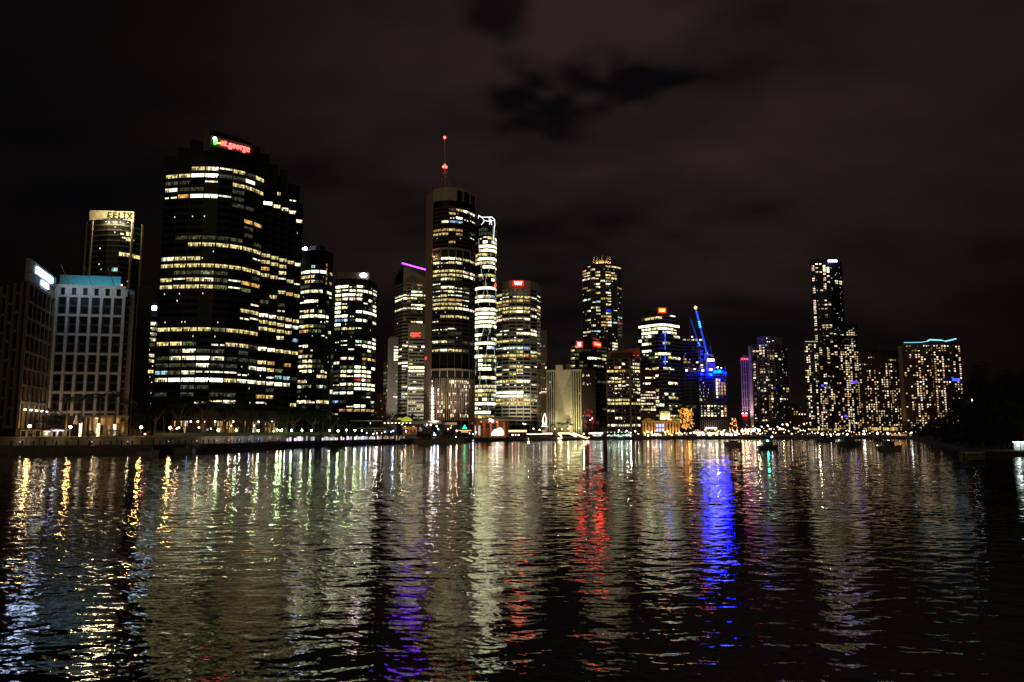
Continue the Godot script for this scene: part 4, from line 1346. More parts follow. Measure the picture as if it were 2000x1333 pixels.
func wedge_building() -> void:
	var pale := rough_stone(0.55, 0.52, 0.38, 9.0)
	var dark := M(0.02, 0.02, 0.02, 0.4)
	var pl := plan([[1068, 780, 700.0], [1137, 780, 690.0]], 30.0)
	var t := thing("concrete_building", "flood lit pale concrete block with a folded wedge wall and vertical slots", "building", Vector3(pl.o.x, 2.6, pl.o.y))
	var top := P(1068, 724, 700.0).y
	core(t, pl, 2.6, top - 1.0, dark, "recessed_wall")
	var f := face(pl.segs[0])
	var w: float = f[3]
	var hgt := top - 2.6
	var put := func(called: String, x: float, y: float, sx: float, sy: float, z: float, sz: float, m: Material) -> void:
		var o := part(t, called, UB, m)
		o.transform = Transform3D(Basis(f[1] * sx, Vector3.UP * sy, f[2] * sz), f[0] + f[1] * x + Vector3(0.0, y, 0.0) + f[2] * z)
	put.call("parapet", w / 2.0, hgt - 0.6, w + 0.4, 1.6, 0.4, 1.6, pale)
	for i in 4:
		put.call("fin", w * (0.01 + 0.064 * i), hgt / 2.0, 0.75, hgt - 1.0, 0.4, 1.2, pale)
	for i in 4:
		put.call("fin", w * (0.775 + 0.064 * i), hgt / 2.0, 0.75, hgt - 1.0, 0.4, 1.2, pale)
	for q in [[0.10, 0.82], [0.13, 0.35], [0.08, 0.25], [0.90, 0.86], [0.93, 0.64], [0.9, 0.38], [0.95, 0.5], [0.05, 0.15], [0.92, 0.12]]:
		put.call("window", w * q[0] * 1.0, hgt * q[1], 1.1, 1.6, 0.05, 0.1, E(1.0, 0.9, 0.5, 0.5))
	# the folded wall: two planes that meet along a slanting crease
	var st := begin()
	var lf := func(x: float, y: float, z: float) -> Vector3:
		return f[0] + f[1] * (w * x) + Vector3(0, hgt * y, 0) + f[2] * z
	var a = lf.call(0.245, 1.0, 1.6)
	var b = lf.call(0.735, 1.0, 1.6)
	var c = lf.call(0.735, 0.0, 1.6)
	var d = lf.call(0.245, 0.0, 1.6)
	var e = lf.call(0.42, 0.62, 1.7)
	var g = lf.call(0.70, 0.03, 3.6)
	var up := Vector3(0, 0.2, 0)
	tri(st, a, b, e, f[2])
	tri(st, a, e, d, (f[2] - f[1] * 0.4).normalized())
	tri(st, d, e, g, (f[2] - f[1] * 0.5).normalized())
	tri(st, e, b, g, (f[2] + f[1] * 0.8 + up).normalized())
	tri(st, b, c, g, (f[2] + f[1] * 0.9).normalized())
	tri(st, d, g, c, Vector3.DOWN)
	quad(st, lf.call(0.245, 1.0, 0.0), a, d, lf.call(0.245, 0.0, 0.0), -f[1])
	quad(st, lf.call(0.735, 1.0, 0.0), b, c, lf.call(0.735, 0.0, 0.0), f[1])
	part(t, "folded_wall", st.commit(), pale)
	put.call("lift_room", w * 0.37, hgt + 2.2, w * 0.19, 4.6, -1.0, 6.0, pale)
	for i in 4:
		rod(t, "flue", lf.call(0.55 + i * 0.033, 1.0, -5.0), lf.call(0.55 + i * 0.033, 1.0, -5.0) + Vector3(0, 5.5, 0), 0.7, pale)
	# flood lamps in the forecourt
	for q in [[1.08, 22.0, 0.62, 0.45, 1500.0], [0.28, 26.0, 0.35, 0.75, 420.0], [0.02, 15.0, 0.05, 0.5, 260.0], [0.9, 15.0, 0.9, 0.5, 260.0]]:
		var at: Vector3 = lf.call(q[0], 0.0, q[1]) + Vector3(0, 0.8, 0)
		box(t, "flood_lamp", at - Vector3(0, 0.4, 0), Vector3(0.8, 0.3, 0.6), M(0.05, 0.05, 0.05))
		spot(t, at, lf.call(q[2], q[3], 1.0), Color(1.0, 0.88, 0.50), q[4], 52.0)
	# the dark side of the block, in shade
	pl = plan([[1138, 780, 692.0], [1163, 780, 705.0]], 20.0)
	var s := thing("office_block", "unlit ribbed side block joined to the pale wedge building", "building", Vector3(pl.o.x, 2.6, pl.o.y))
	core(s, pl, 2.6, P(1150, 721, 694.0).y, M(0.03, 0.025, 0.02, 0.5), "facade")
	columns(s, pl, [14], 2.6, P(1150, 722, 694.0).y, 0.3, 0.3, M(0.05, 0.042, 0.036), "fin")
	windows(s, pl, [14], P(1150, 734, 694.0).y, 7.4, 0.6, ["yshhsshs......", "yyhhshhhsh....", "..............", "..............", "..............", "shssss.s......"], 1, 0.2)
	for i in 3:
		var fsd := face(pl.segs[0])
		rod(s, "roof_cable", fsd[0] + fsd[1] * 1.0 + Vector3(0, 3, 0), fsd[0] + fsd[1] * 1.0 + Vector3(0, 3.4, 0), 0.1, M(0.05, 0.05, 0.05))

# ------------------------------------------------------------------ east towers

func simple_tower(called: String, label: String, front: Array, deep: float, top_at: Array, first: Array, fh: float, sp: float, bays: Array, rows: Array, m_core: Material, m_band: Material, k := 3, gap := 0.12, out := 0.2) -> Array:
	var pl := plan(front, deep)
	var t := thing(called, label, "tower", Vector3(pl.o.x, 2.6, pl.o.y))
	var top := P(top_at[0], top_at[1], top_at[2]).y
	core(t, pl, 2.6, top, m_core)
	var wy := P(first[0], first[1], first[2]).y
	var n := mini(rows.size(), int((wy - 5.0) / fh))
	bands(t, pl, wy, fh, sp, n, m_band, out)
	windows(t, pl, bays, wy, fh, sp, rows.slice(0, n), k, gap)
	return [t, pl, top, wy]

func east_towers() -> void:
	var glass := M(0.012, 0.012, 0.014, 0.15)
	var black := M(0.02, 0.02, 0.02, 0.4)
	# the tower with the lit crown of fins
	var rows := [".h...yyy", "o.p.sss.ww", "oy.p.oh.", "hh.y.yo.", "ppph.oy.", "....wcs.", "..sw.w..", "os.w.d.o", ".yd..s..", "s..y.w.s", ".....h.s", "pc..oy..", "..hc.h.s", ".....w..", "..ww...s", "sw.w.Bh.", "s..h.w..", "....oy.c", "sys..oss", ".s.sopcr", "..p.op..", ".s..s...", "wwhcss..", "h..s..s.", "...ss.s.", "..s...s.", "....ssw.", "....s.w.", "....hsw.", "........"]
	var g := simple_tower("apartment_tower", "tall apartment tower topped by a crown of lit fins", [[1139, 660, 812.0], [1155, 660, 801.0], [1184, 660, 798.0], [1207, 660, 803.0], [1216, 660, 812.0]], 30.0, [1180, 515, 800.0], [1180, 521, 800.0], 3.2, 0.45, [2, 3, 2, 1], rows, glass, rough_stone(0.10, 0.095, 0.09, 5.0), 3)
	var t: Node3D = g[0]
	var pl: Dictionary = g[1]
	columns(t, pl, [1, 1, 1, 1], 2.6, g[2], 0.8, 0.4, rough_stone(0.22, 0.21, 0.2, 5.0), "pier")
	var cy: float = g[2] - 2.6
	var drum := part(t, "crown_drum", null, rough_stone(0.5, 0.38, 0.24, 4.0), Vector3(0.4, cy, -6.0))
	var cm := CylinderMesh.new()
	cm.top_radius = 8.6
	cm.bottom_radius = 8.6
	cm.height = 6.0
	cm.radial_segments = 24
	drum.mesh = cm
	drum.position.y = cy + 3.0
	for i in 5:
		var an := PI * (0.10 + 0.20 * i)
		box(t, "crown_fin", Vector3(0.4 + cos(an) * 9.4, cy + 5.4, -6.0 + sin(an) * 9.4), Vector3(1.5, 10.8, 2.0), rough_stone(0.60, 0.46, 0.32, 4.0), PI / 2.0 - an)
		var an2 := PI * (0.15 + 0.14 * i)
		var at := Vector3(0.4 + cos(an2) * 11.4, cy + 0.5, -6.0 + sin(an2) * 11.4)
		box(t, "crown_lamp", at, Vector3(1.4, 0.4, 0.5), E(1.0, 0.72, 0.4, 1.2), PI / 2.0 - an2)
		omni(t, at + Vector3(0, 0.9, 0), Color(1.0, 0.74, 0.46), 26.0, 0.6)
	# dark tower with the red square and the orange-red sign
	rows = ["........", "dy....dd", "ydddd.dd", "dg.....g", "yd..WWhy", "d.d....s", "y.gd.hgs", "..s....."]
	for i in 14:
		rows.append(lit(500 + i, 1, 8, 0.3, 0.3, 0.06, "ssdd")[0])
	g = simple_tower("office_tower", "dark office block with a red square sign and an orange-red sign at its head", [[1115, 740, 760.0], [1156, 740, 756.0], [1186, 740, 772.0]], 30.0, [1140, 664, 757.0], [1140, 670, 757.0], 3.9, 0.45, [5, 3], rows, glass, M(0.03, 0.03, 0.028), 3)
	t = g[0]
	pl = g[1]
	columns(t, pl, [5, 3], 2.6, g[2], 0.5, 0.3, black)
	var f := face(pl.segs[0])
	var f2 := face(pl.segs[1])
	var at1: Vector3 = f[0] + f[1] * (f[3] * 0.43) + f[2] * 0.8 + Vector3(0, P(1133, 673, 757.0).y - 2.6, 0)
	box(t, "sign_square", at1, Vector3(3.4, 4.0, 0.6), E(1.0, 0.10, 0.10, 14.0))
	var fr := part(t, "sign_board", UB, E(1.0, 0.005, 0.01, 7.0))
	fr.transform = Transform3D(Basis(f[1] * 6.0, Vector3.UP * 6.0, f[2] * 0.4), at1 - f[2] * 0.4)
	omni(t, at1 + f[2] * 2.5, Color(1, 0.04, 0.03), 6.0, 0.8)
	var at2: Vector3 = f2[0] + f2[1] * (f2[3] * 0.35) + f2[2] * 0.9 + Vector3(0, P(1168, 672.5, 760.0).y - 2.6, 0)
	var sb := part(t, "sign_letters", UB, E(1.0, 0.03, 0.008, 30.0))
	sb.transform = Transform3D(Basis(f2[1] * 9.0 + Vector3(0, -0.8, 0), Vector3.UP * 2.2, f2[2] * 0.5), at2)
	var rb := part(t, "sign_board", UB, E(1.0, 0.003, 0.010, 6.5))
	rb.transform = Transform3D(Basis(f2[1] * 11.5, Vector3.UP * 4.6, f2[2] * 0.3), at2 - f2[2] * 0.6)
	var gb := part(t, "roof_sign_board", UB, rough_stone(0.4, 0.38, 0.36, 3.0))
	gb.transform = Transform3D(Basis(f2[1] * 10.5 + Vector3(0, -1.0, 0), Vector3.UP * 2.4, f2[2] * 0.5), at2 + Vector3(-1.4, 5.2, 0))
	omni(t, at2 + f2[2] * 3.0, Color(1, 0.05, 0.02), 9.0, 0.8)
	omni(t, at2 + f2[2] * 3.0 + Vector3(0, 4.0, 0), Color(0.9, 0.8, 0.8), 0.9, 0.4)
	# the wide block with the red lit roof
	rows = ["...d...s.", "....w..ww", "s.op..yyy", "yyyooddww", "...ss.s.s", "swwhsh.hh", "yyyyyddgg", "s.hwhhdhw", ".shhssshw", ".shs.d.hw", "...s..g..", "wyyyyy..w", "yyyyyyyyy", ".........", "wyd.s...s", ".........", "..wwd.d.w", "....s....", "wWwwwwwww", ".........", "........."]
	g = simple_tower("office_block", "broad brown office block under a red lit roof screen", [[1186, 780, 722.0], [1230, 780, 716.0], [1251, 780, 724.0]], 30.0, [1210, 700, 717.0], [1210, 704, 717.0], 3.42, 0.42, [6, 3], rows, glass, rough_stone(0.13, 0.09, 0.065, 5.0), 3)
	t = g[0]
	pl = g[1]
	columns(t, pl, [3, 2], 2.6, g[2], 0.9, 0.4, rough_stone(0.24, 0.17, 0.13, 5.0), "pier")
	var rs := begin()
	var q0 := P(1187, 688, 722.0) - t.position
	var q1 := P(1250, 679, 722.0) - t.position
	var lowy: float = g[2] - 2.6
	quad(rs, q0, q1, Vector3(q1.x, lowy, q1.z), Vector3(q0.x, lowy, q0.z), Vector3(0, 0, 1))
	quad(rs, q0 + Vector3(0, 0, -2), q1 + Vector3(0, 0, -2), Vector3(q1.x, lowy, q1.z - 2), Vector3(q0.x, lowy, q0.z - 2), Vector3(0, 0, -1))
	quad(rs, q0, q1, q1 + Vector3(0, 0, -2), q0 + Vector3(0, 0, -2), Vector3.UP)
	quad(rs, q1, q1 + Vector3(0, 0, -2), Vector3(q1.x, lowy, q1.z - 2), Vector3(q1.x, lowy, q1.z), Vector3.RIGHT)
	part(t, "roof_screen", rs.commit(), rough_stone(0.3, 0.2, 0.18, 5.0))
	part(t, "roof_block", prism(grown(pl.poly, -1.2), lowy, lowy + 5.5), black)
	for q in [1246.0, 1238.0]:
		var lp := P(q, 681, 716.0) - t.position
		box(t, "roof_lamp", lp + Vector3(0, -6.5, 0), Vector3(1.2, 0.4, 0.4), E(1.0, 0.02, 0.03, 4.0))
		omni(t, lp + Vector3(0, -5.0, 0.5), Color(1.0, 0.02, 0.04), 2.4, 0.4)
	blue_tower()
	# brick building below the blue tower
	rows = ["......", ".....", "..WWww", "......", ".wWW..", ".....", "......", "..pppw", "wpppp.", "pwpppp", "ww.d.s", "wppwp.", "p..shp", "wyyyWW", "..ss..", "......", "......"]
	g = simple_tower("office_block", "brown brick office block with pink-white strip windows below the blue lit tower", [[1252, 790, 800.0], [1281, 790, 803.0]], 20.0, [1266, 722, 800.0], [1266, 727, 800.0], 3.05, 0.5, [6], rows, M(0.03, 0.018, 0.012, 0.4), rough_stone(0.15, 0.07, 0.04, 4.0), 3, 0.1)
	custom_house()
	construction_site()
	pointed_tower()
	far_towers()

func blue_tower() -> void:
	var glass := M(0.014, 0.016, 0.02, 0.12)
	var rows := [".dyyyyw.....", "............", "WWWWWWWWWWWW", ".wwwyyWWwwh.", ".WWWWW.wWww.", ".wwWd.....ww", "W.g.........", ".WWy...yg...", "............", ".WWw........", ".hh..yWWw...", "s..gghs.ywwp", "....d..h....", "............", "..yhyy.wwh..", "........s...", "....ww......", ".......", "....d...Wyp", "............", ".....y......", "..gyWs.w.p..", "..gppps.wyo.", "..gypw......", "..gwwwW.hdhd", "..cgs...g...", "..cgd...d..s", "..chhhw.yyg.", "..c.....yyy.", ".....d..gg.."]
	var pl := plan([[1250, 780, 846.0], [1288, 780, 826.0], [1306, 780, 826.0], [1331, 780, 842.0]], 30.0)
	var t := thing("office_tower", "faceted glass tower with bright top floors and blue light down its corner", "tower", Vector3(pl.o.x, 2.6, pl.o.y))
	var top := P(1296, 621, 826.0).y
	core(t, pl, 2.6, top, glass)
	var wy := P(1296, 621, 826.0).y
	bands(t, pl, wy, 4.0, 0.36, 30, rough_stone(0.16, 0.16, 0.2, 5.0), 0.2)
	windows(t, pl, [6, 2, 4], wy, 4.0, 0.36, rows, 3, 0.04)
	columns(t, pl, [3, 1, 2], 2.6, top, 0.4, 0.35, M(0.04, 0.04, 0.05))
	var f := face(pl.segs[1])
	var f0 := face(pl.segs[0])
	var f2 := face(pl.segs[2])
	for q in [[0, 0.15, 0.6, 10.0], [1, 0.0, 1.0, 8.0], [2, 0.3, 0.95, 6.0]]:
		var fs := face(pl.segs[q[0]])
		var bx := part(t, "roof_block", UB, M(0.05, 0.055, 0.06))
		bx.transform = Transform3D(Basis(fs[1] * fs[3] * (q[2] - q[1]), Vector3.UP * q[3], fs[2] * 6.0), fs[0] + fs[1] * (fs[3] * (q[1] + q[2]) / 2.0) - fs[2] * 5.0 + Vector3(0, top - 2.6 + q[3] / 2.0, 0))
	var sa := P(1293, 607, 826.0) - t.position
	var sg := part(t, "sign", UB, E(1.0, 0.62, 0.04, 10.0), sa + Vector3(0, 0, 1.0))
	sg.transform = Transform3D(Basis(f[1] * 5.6, Vector3.UP * 2.6, f[2] * 0.6), sa + f[2] * 1.6)
	var sr := part(t, "sign_board", UB, E(1.0, 0.05, 0.0, 1.2))
	sr.transform = Transform3D(Basis(f[1] * 9.0, Vector3.UP * 6.0, f[2] * 0.4), sa + f[2] * 1.0)
	omni(t, sa + f[2] * 5.0, Color(1.0, 0.2, 0.02), 6.0, 0.8)
	var tw := part(t, "roof_light_strip", UB, E(0.7, 0.9, 1.0, 2.0))
	tw.transform = Transform3D(Basis(f2[1] * 8.0, Vector3.UP * 1.2, f2[2] * 0.5), P(1313, 618, 830.0) - t.position + f2[2] * 1.0)
	for q in [[648.0, 658.0], [697.0, 703.0], [660.0, 684.0], [704.0, 713.0]]:
		var a := P(1299, q[0], 825.0) - t.position
		var b := P(1299, q[1], 825.0) - t.position
		rod(t, "blue_light_strip", a + f[2] * 0.8, b + f[2] * 0.8, 0.9, E(0.03, 0.10, 1.0, 3.0 if q[0] != 660.0 else 1.2))
	for q in [650.0, 672.0, 700.0]:
		omni(t, P(1299, q, 818.0) - t.position, Color(0.02, 0.03, 1.0), 16.0, 2.4)

func custom_house() -> void:
	var lime := rough_stone(0.60, 0.46, 0.26, 4.0)
	var o := G(1291, 752.0, 2.6)
	var t := thing("customs_house", "classical customs house with lit columns, two pediments and a pale domed drum", "public building", o)
	t.scale = Vector3.ONE * 0.87
	var hall := box(t, "hall", Vector3(0, 8.0, -6.0), Vector3(42.0, 16.0, 12.0), rough_stone(0.26, 0.14, 0.07, 4.0))
	box(t, "plinth", Vector3(0, 1.0, 1.5), Vector3(44.0, 2.0, 7.0), lime)
	box(t, "entablature", Vector3(0, 16.2, 0.6), Vector3(44.0, 1.6, 4.0), lime)
	for i in 13:
		if i in [5, 6, 7]:
			continue
		var c := part(t, "column", null, lime, Vector3(-20.4 + i * 3.4, 8.7, 1.6))
		var cm := CylinderMesh.new()
		cm.top_radius = 0.55
		cm.bottom_radius = 0.7
		cm.height = 13.4
		cm.radial_segments = 10
		c.mesh = cm
	for i in 3:
		for j in 2:
			box(t, "window", Vector3(-2.4 + i * 3.3 - 1.6, 6.6 + j * 5.0, 0.2), Vector3(2.2, 3.6, 0.3), E(0.5, 0.66, 1.0, 1.4))
	for i in [0, 1, 2, 3, 8, 9, 10, 11]:
		for j in 2:
			box(t, "window", Vector3(-18.7 + i * 3.4, 5.2 + j * 6.0, 0.08), Vector3(1.3, 2.8, 0.2), M(0.02, 0.015, 0.01, 0.3))
	for sx in [-14.5, 14.5]:
		var st := begin()
		for z in [-0.6, 2.4]:
			tri(st, Vector3(sx - 7.6, 17.0, z), Vector3(sx + 7.6, 17.0, z), Vector3(sx, 20.4, z), Vector3(0, 0, signf(z)))
		quad(st, Vector3(sx - 7.6, 17.0, -0.6), Vector3(sx, 20.4, -0.6), Vector3(sx, 20.4, 2.4), Vector3(sx - 7.6, 17.0, 2.4), Vector3(-0.4, 0.9, 0).normalized())
		quad(st, Vector3(sx + 7.6, 17.0, -0.6), Vector3(sx, 20.4, -0.6), Vector3(sx, 20.4, 2.4), Vector3(sx + 7.6, 17.0, 2.4), Vector3(0.4, 0.9, 0).normalized())
		part(t, "pediment", st.commit(), lime)
	var drum := part(t, "drum", null, rough_stone(0.62, 0.55, 0.32, 3.0), Vector3(6.0, 23.0, -6.0))
	var dm := CylinderMesh.new()
	dm.top_radius = 6.4
	dm.bottom_radius = 6.8
	dm.height = 9.6
	dm.radial_segments = 20
	drum.mesh = dm
	var cap := part(t, "dome", null, rough_stone(0.10, 0.14, 0.11, 3.0), Vector3(6.0, 27.8, -6.0))
	var sp := SphereMesh.new()
	sp.is_hemisphere = true
	sp.radius = 6.2
	sp.height = 5.0
	sp.radial_segments = 20
	sp.rings = 8
	cap.mesh = sp
	rod(t, "flagpole", Vector3(6.0, 32.0, -6.0), Vector3(6.0, 50.0, -6.0), 0.4, rough_stone(0.5, 0.42, 0.36, 4.0))
	for i in 6:
		var x := -19.0 + i * 7.6
		box(t, "flood_lamp", Vector3(x, 0.5, 6.5), Vector3(0.8, 0.4, 0.6), E(1.0, 0.6, 0.2, 4.0))
		spot(t, Vector3(x, 1.2, 6.4), Vector3(x, 14.0, 0.0), Color(1.0, 0.58, 0.17), 120.0, 58.0)
	for q in [[0.5, 1.0], [11.0, 1.0]]:
		box(t, "flood_lamp", Vector3(q[0], 18.0, 3.0), Vector3(0.8, 0.4, 0.6), E(1.0, 0.9, 0.55, 3.0))
		spot(t, Vector3(q[0], 18.6, 3.0), Vector3(6.0, 24.5, -6.0), Color(1.0, 0.93, 0.50), 170.0, 55.0)
	omni(t, Vector3(-1.5, 7.0, 3.5), Color(0.3, 0.45, 1.0), 1.5, 0.5)
	nest(t, drum, ["dome", "flagpole"])
	nest(t, hall, ["window"])

func construction_site() -> void:
	var black := M(0.018, 0.018, 0.02, 0.5)
	var conc := rough_stone(0.22, 0.2, 0.18, 5.0)
	# finished residential tower behind
	var rows := ["yoyow.", "......", "......", "..d...", "...dB.", "s...Bs", "s....B", "os..BB", "oo.pdB", "..d.wp", "ds..pp", ".s.Bwp", "...pBs", "g.w..s", "...h.p", "s..d.w"]
	rows.append_array(rooms(71, 30, 6, 0.18, "spdo"))
	var g := simple_tower("apartment_tower", "half dark apartment tower directly behind the blue lit crane", [[1336, 780, 930.0], [1385, 780, 932.0]], 24.0, [1360, 660, 930.0], [1352, 664, 930.0], 3.5, 0.42, [6], rows, M(0.014, 0.014, 0.016, 0.2), M(0.03, 0.03, 0.034), 2, 0.3)
	var lamp := part(g[0], "roof_lamp", GLOBE, E(1.0, 0.85, 0.6, 8.0), P(1352, 658.5, 930.0) - g[0].position)
	lamp.scale = Vector3.ONE * 1.6
	# concrete core with open slabs: the building under construction
	var pl := plan([[1338, 790, 902.0], [1362, 790, 897.0], [1366, 790, 886.0], [1394, 790, 884.0], [1399, 790, 892.0], [1419, 790, 897.0]], 28.0)
	var t := thing("building_under_construction", "unfinished concrete tower with work lights and blue lit top decks", "building", Vector3(pl.o.x, 2.6, pl.o.y))
	var deck_y := P(1390, 733, 885.0).y
	core(t, pl, 2.6, deck_y - 6.0, M(0.012, 0.012, 0.012, 0.7), "slab_stack")
	bands(t, pl, P(1390, 742, 885.0).y, 3.9, 0.2, 12, rough_stone(0.14, 0.13, 0.12, 4.0), 0.5, "floor_slab")
	windows(t, pl, [2, 0, 4, 0, 4], P(1390, 742, 885.0).y, 3.9, 0.2, ["..s...wp..", "...s..Wooo", "..ss..wooo", "..sss.wooo", "..sss.Wooo", "..sss.wdd.", "..ws......", "..........", "ddpWd.pd.d", "..pd..wd..", "..........", ".........."], 2, 0.35)
	columns(t, pl, [2, 0, 4, 0, 4], 2.6, deck_y, 0.5, 0.6, rough_stone(0.12, 0.11, 0.1, 4.0), "prop")
	# top decks with columns and blue floodlights
	var up := grown(pl.poly, -2.0)
	for i in 3:
		part(t, "deck", prism(up, deck_y - 2.6 + i * 4.2 - 4.2, deck_y - 2.6 + i * 4.2 - 3.8), conc)
	part(t, "lift_core", prism(PackedVector2Array([Vector2(-20, -12), Vector2(2, -12), Vector2(2, -24), Vector2(-20, -24)]), deck_y - 14.0, P(1355, 716, 890.0).y - 2.6), rough_stone(0.3, 0.24, 0.17, 4.0))
	part(t, "lift_core", prism(PackedVector2Array([Vector2(4, -10), Vector2(16, -10), Vector2(16, -22), Vector2(4, -22)]), deck_y - 14.0, P(1390, 700, 890.0).y - 2.6), rough_stone(0.3, 0.28, 0.3, 4.0))
	for i in 9:
		var px := 1364.0 + i * 6.6
		rod(t, "prop", P(px, 735, 890.0) - t.position, P(px, 722 - (i % 3) * 4, 890.0) - t.position, 0.45, conc)
	for q in [[1371, 731, 2.4], [1384, 731, 1.6], [1389, 732, 3.0], [1397, 727, 3.4], [1405, 726, 4.2], [1412, 727, 2.6], [1417, 729, 2.4]]:
		var bl := part(t, "blue_work_lamp", UB, E(0.0, 0.0012 if q[2] < 3.0 else 0.006, 1.0, 170.0 if q[2] < 3.0 else 140.0), P(q[0], q[1], 882.0) - t.position)
		bl.scale = Vector3(q[2], q[2] * 0.9, 0.7)
		omni(t, P(q[0], q[1], 878.0) - t.position, Color(0.0, 0.003, 1.0), 55.0, 1.0)
	for q in [[1373, 724, 2.2], [1389, 722, 2.6], [1402, 718, 1.6], [1409, 719, 1.0], [1357, 721.5, 1.6], [1341, 724, 2.0]]:
		var wl := part(t, "work_lamp", UB, E(1.0, 0.9, 0.9, 8.0), P(q[0], q[1], 884.0) - t.position)
		wl.scale = Vector3(q[2], q[2] * 0.7, 0.6)
	omni(t, P(1350, 723, 880.0) - t.position, Color(1.0, 0.75, 0.5), 7.0, 0.6)
	var pad := part(t, "work_lamp", UB, E(0.9, 0.85, 1.0, 9.0), P(1388.5, 703.5, 884.0) - t.position)
	pad.scale = Vector3(7.2, 2.6, 1.0)
	# podium
	rows = ["........", "ssWpwpws", "s.p.ss.p", "ssws..wo", "spwpsspo", "wpWWwhWo"]
	pl = plan([[1368, 815, 880.0], [1421, 815, 884.0]], 14.0)
	var pd := thing("podium_building", "low podium block with rows of work lights under the unfinished tower", "building", Vector3(pl.o.x, 2.6, pl.o.y))
	core(pd, pl, 2.6, P(1395, 786, 880.0).y, M(0.02, 0.018, 0.015, 0.6), "facade")
	bands(pd, pl, P(1395, 789, 880.0).y, 2.75, 0.35, 6, rough_stone(0.15, 0.12, 0.09, 3.0), 0.3)
	windows(pd, pl, [8], P(1395, 789, 880.0).y, 2.75, 0.35, rows, 1, 0.35)
	columns(pd, pl, [14], 2.6, P(1395, 820, 880.0).y, 1.0, 0.8, rough_stone(0.36, 0.3, 0.24, 3.0), "column")
	for i in 3:
		spot(pd, Vector3(-10.0 + i * 10.0, 0.8, 10.0), Vector3(-10.0 + i * 10.0, 8.0, 0.0), Color(1, 0.85, 0.65), 8.0, 60.0)
	# the cranes
	crane([1381.0, 692.5], [1358.5, 603.0], 888.0, "taller luffing crane with blue light strings along its jib and a red tip lamp", 1.5, true)
	crane([1366.0, 676.0], [1347.0, 618.5], 905.0, "shorter luffing crane with a dim blue jib, behind the taller one", 1.2, false)

func crane(base: Array, tip: Array, d: float, label: String, w: float, red: bool) -> void:
	var a := P(base[0], base[1], d)
	var b := P(tip[0], tip[1], d)
	var t := thing("tower_crane", label, "crane", Vector3(a.x, 2.6, a.z))
	a -= t.position
	b -= t.position
	var steel := M(0.25, 0.25, 0.28, 0.5, 0.3)
	var dirn := (b - a).normalized()
	var sx := dirn.cross(Vector3(0, 0, 1)).normalized() * w * 0.6
	var sz := Vector3(0, 0, w * 0.6)
	# mast, as four posts with cross bracing
	for q in [[-1, -1], [1, -1], [-1, 1], [1, 1]]:
		rod(t, "mast_post", Vector3(q[0] * w * 0.7, 0, q[1] * w * 0.7), Vector3(q[0] * w * 0.7, a.y, q[1] * w * 0.7), 0.25, steel)
	for i in 24:
		var y := a.y * i / 24.0
		var s := 1.0 if i % 2 == 0 else -1.0
		rod(t, "mast_brace", Vector3(-w * 0.7 * s, y, w * 0.7), Vector3(w * 0.7 * s, y + a.y / 24.0, w * 0.7), 0.16, steel)
	box(t, "slewing_deck", a + Vector3(1.0, -0.6, 0), Vector3(9.0, 1.2, 3.0), steel)
	box(t, "counterweight", a + Vector3(6.0, -1.4, 0), Vector3(3.0, 2.6, 2.6), M(0.15, 0.15, 0.15))
	box(t, "cab", a + Vector3(-1.6, 1.2, 1.6), Vector3(1.8, 2.2, 1.6), M(0.2, 0.2, 0.24))
	rod(t, "frame_leg", a + Vector3(0.5, 0, 0), a + Vector3(5.0, 11.0, 0), 0.5, steel)
	rod(t, "frame_leg", a + Vector3(5.5, 0, 0), a + Vector3(5.0, 11.0, 0), 0.4, steel)
	rod(t, "pendant_line", a + Vector3(5.0, 11.0, 0), b, 0.12, steel)
	# jib
	for q in [sx + sz, sx - sz, -sx]:
		rod(t, "jib_chord", a + q, b + q * 0.5, 0.24, steel)
	var n := 26
	for i in n:
		var k0 := float(i) / n
		var k1 := float(i + 1) / n
		var s := 1.0 if i % 2 == 0 else -1.0
		rod(t, "jib_brace", a.lerp(b, k0) + sx * s * (1.0 - k0 * 0.5) + sz, a.lerp(b, k1) - sx * s * (1.0 - k1 * 0.5) + sz * 0.5, 0.16, steel)
		var e := (3.5 if i > 14 else 2.2) if red else (2.0 if i < 7 else 0.8)
		if red and i > 14 and i < 19:
			e = 9.0
		if i == 0 or (not red and i < 3):
			e = 8.0
		if red or i < 23:
			rod(t, "blue_light_string", a.lerp(b, k0 + 0.005) + sz * 1.2, a.lerp(b, k1 - 0.012) + sz * 1.2, w * (1.05 if e < 8.0 else 1.35), E(0.02, 0.11 if e < 8.0 else 0.3, 1.0, e * 0.55))
	if red:
		var rl := part(t, "tip_lamp", GLOBE, E(1.0, 0.07, 0.03, 22.0), b + Vector3(0, 1.0, 1.0))
		rl.scale = Vector3.ONE * 3.4
		omni(t, b + Vector3(0, 1.0, 4.0), Color(1, 0.05, 0.02), 3.0, 0.8)
		for k in [0.05, 0.3, 0.6]:
			omni(t, a.lerp(b, k) + Vector3(0, 0, 4.0), Color(0.0, 0.003, 1.0), 80.0, 1.3)
	nest(t, t.get_node("slewing_deck"), ["counterweight", "cab", "frame_leg"])
	nest(t, t.get_node("jib_chord"), ["jib_brace"])
	rod(t, "hoist_line", b, b - Vector3(0, 22.0, 0), 0.1, steel)
	box(t, "hook", b - Vector3(0, 22.6, 0), Vector3(0.8, 1.2, 0.8), steel)

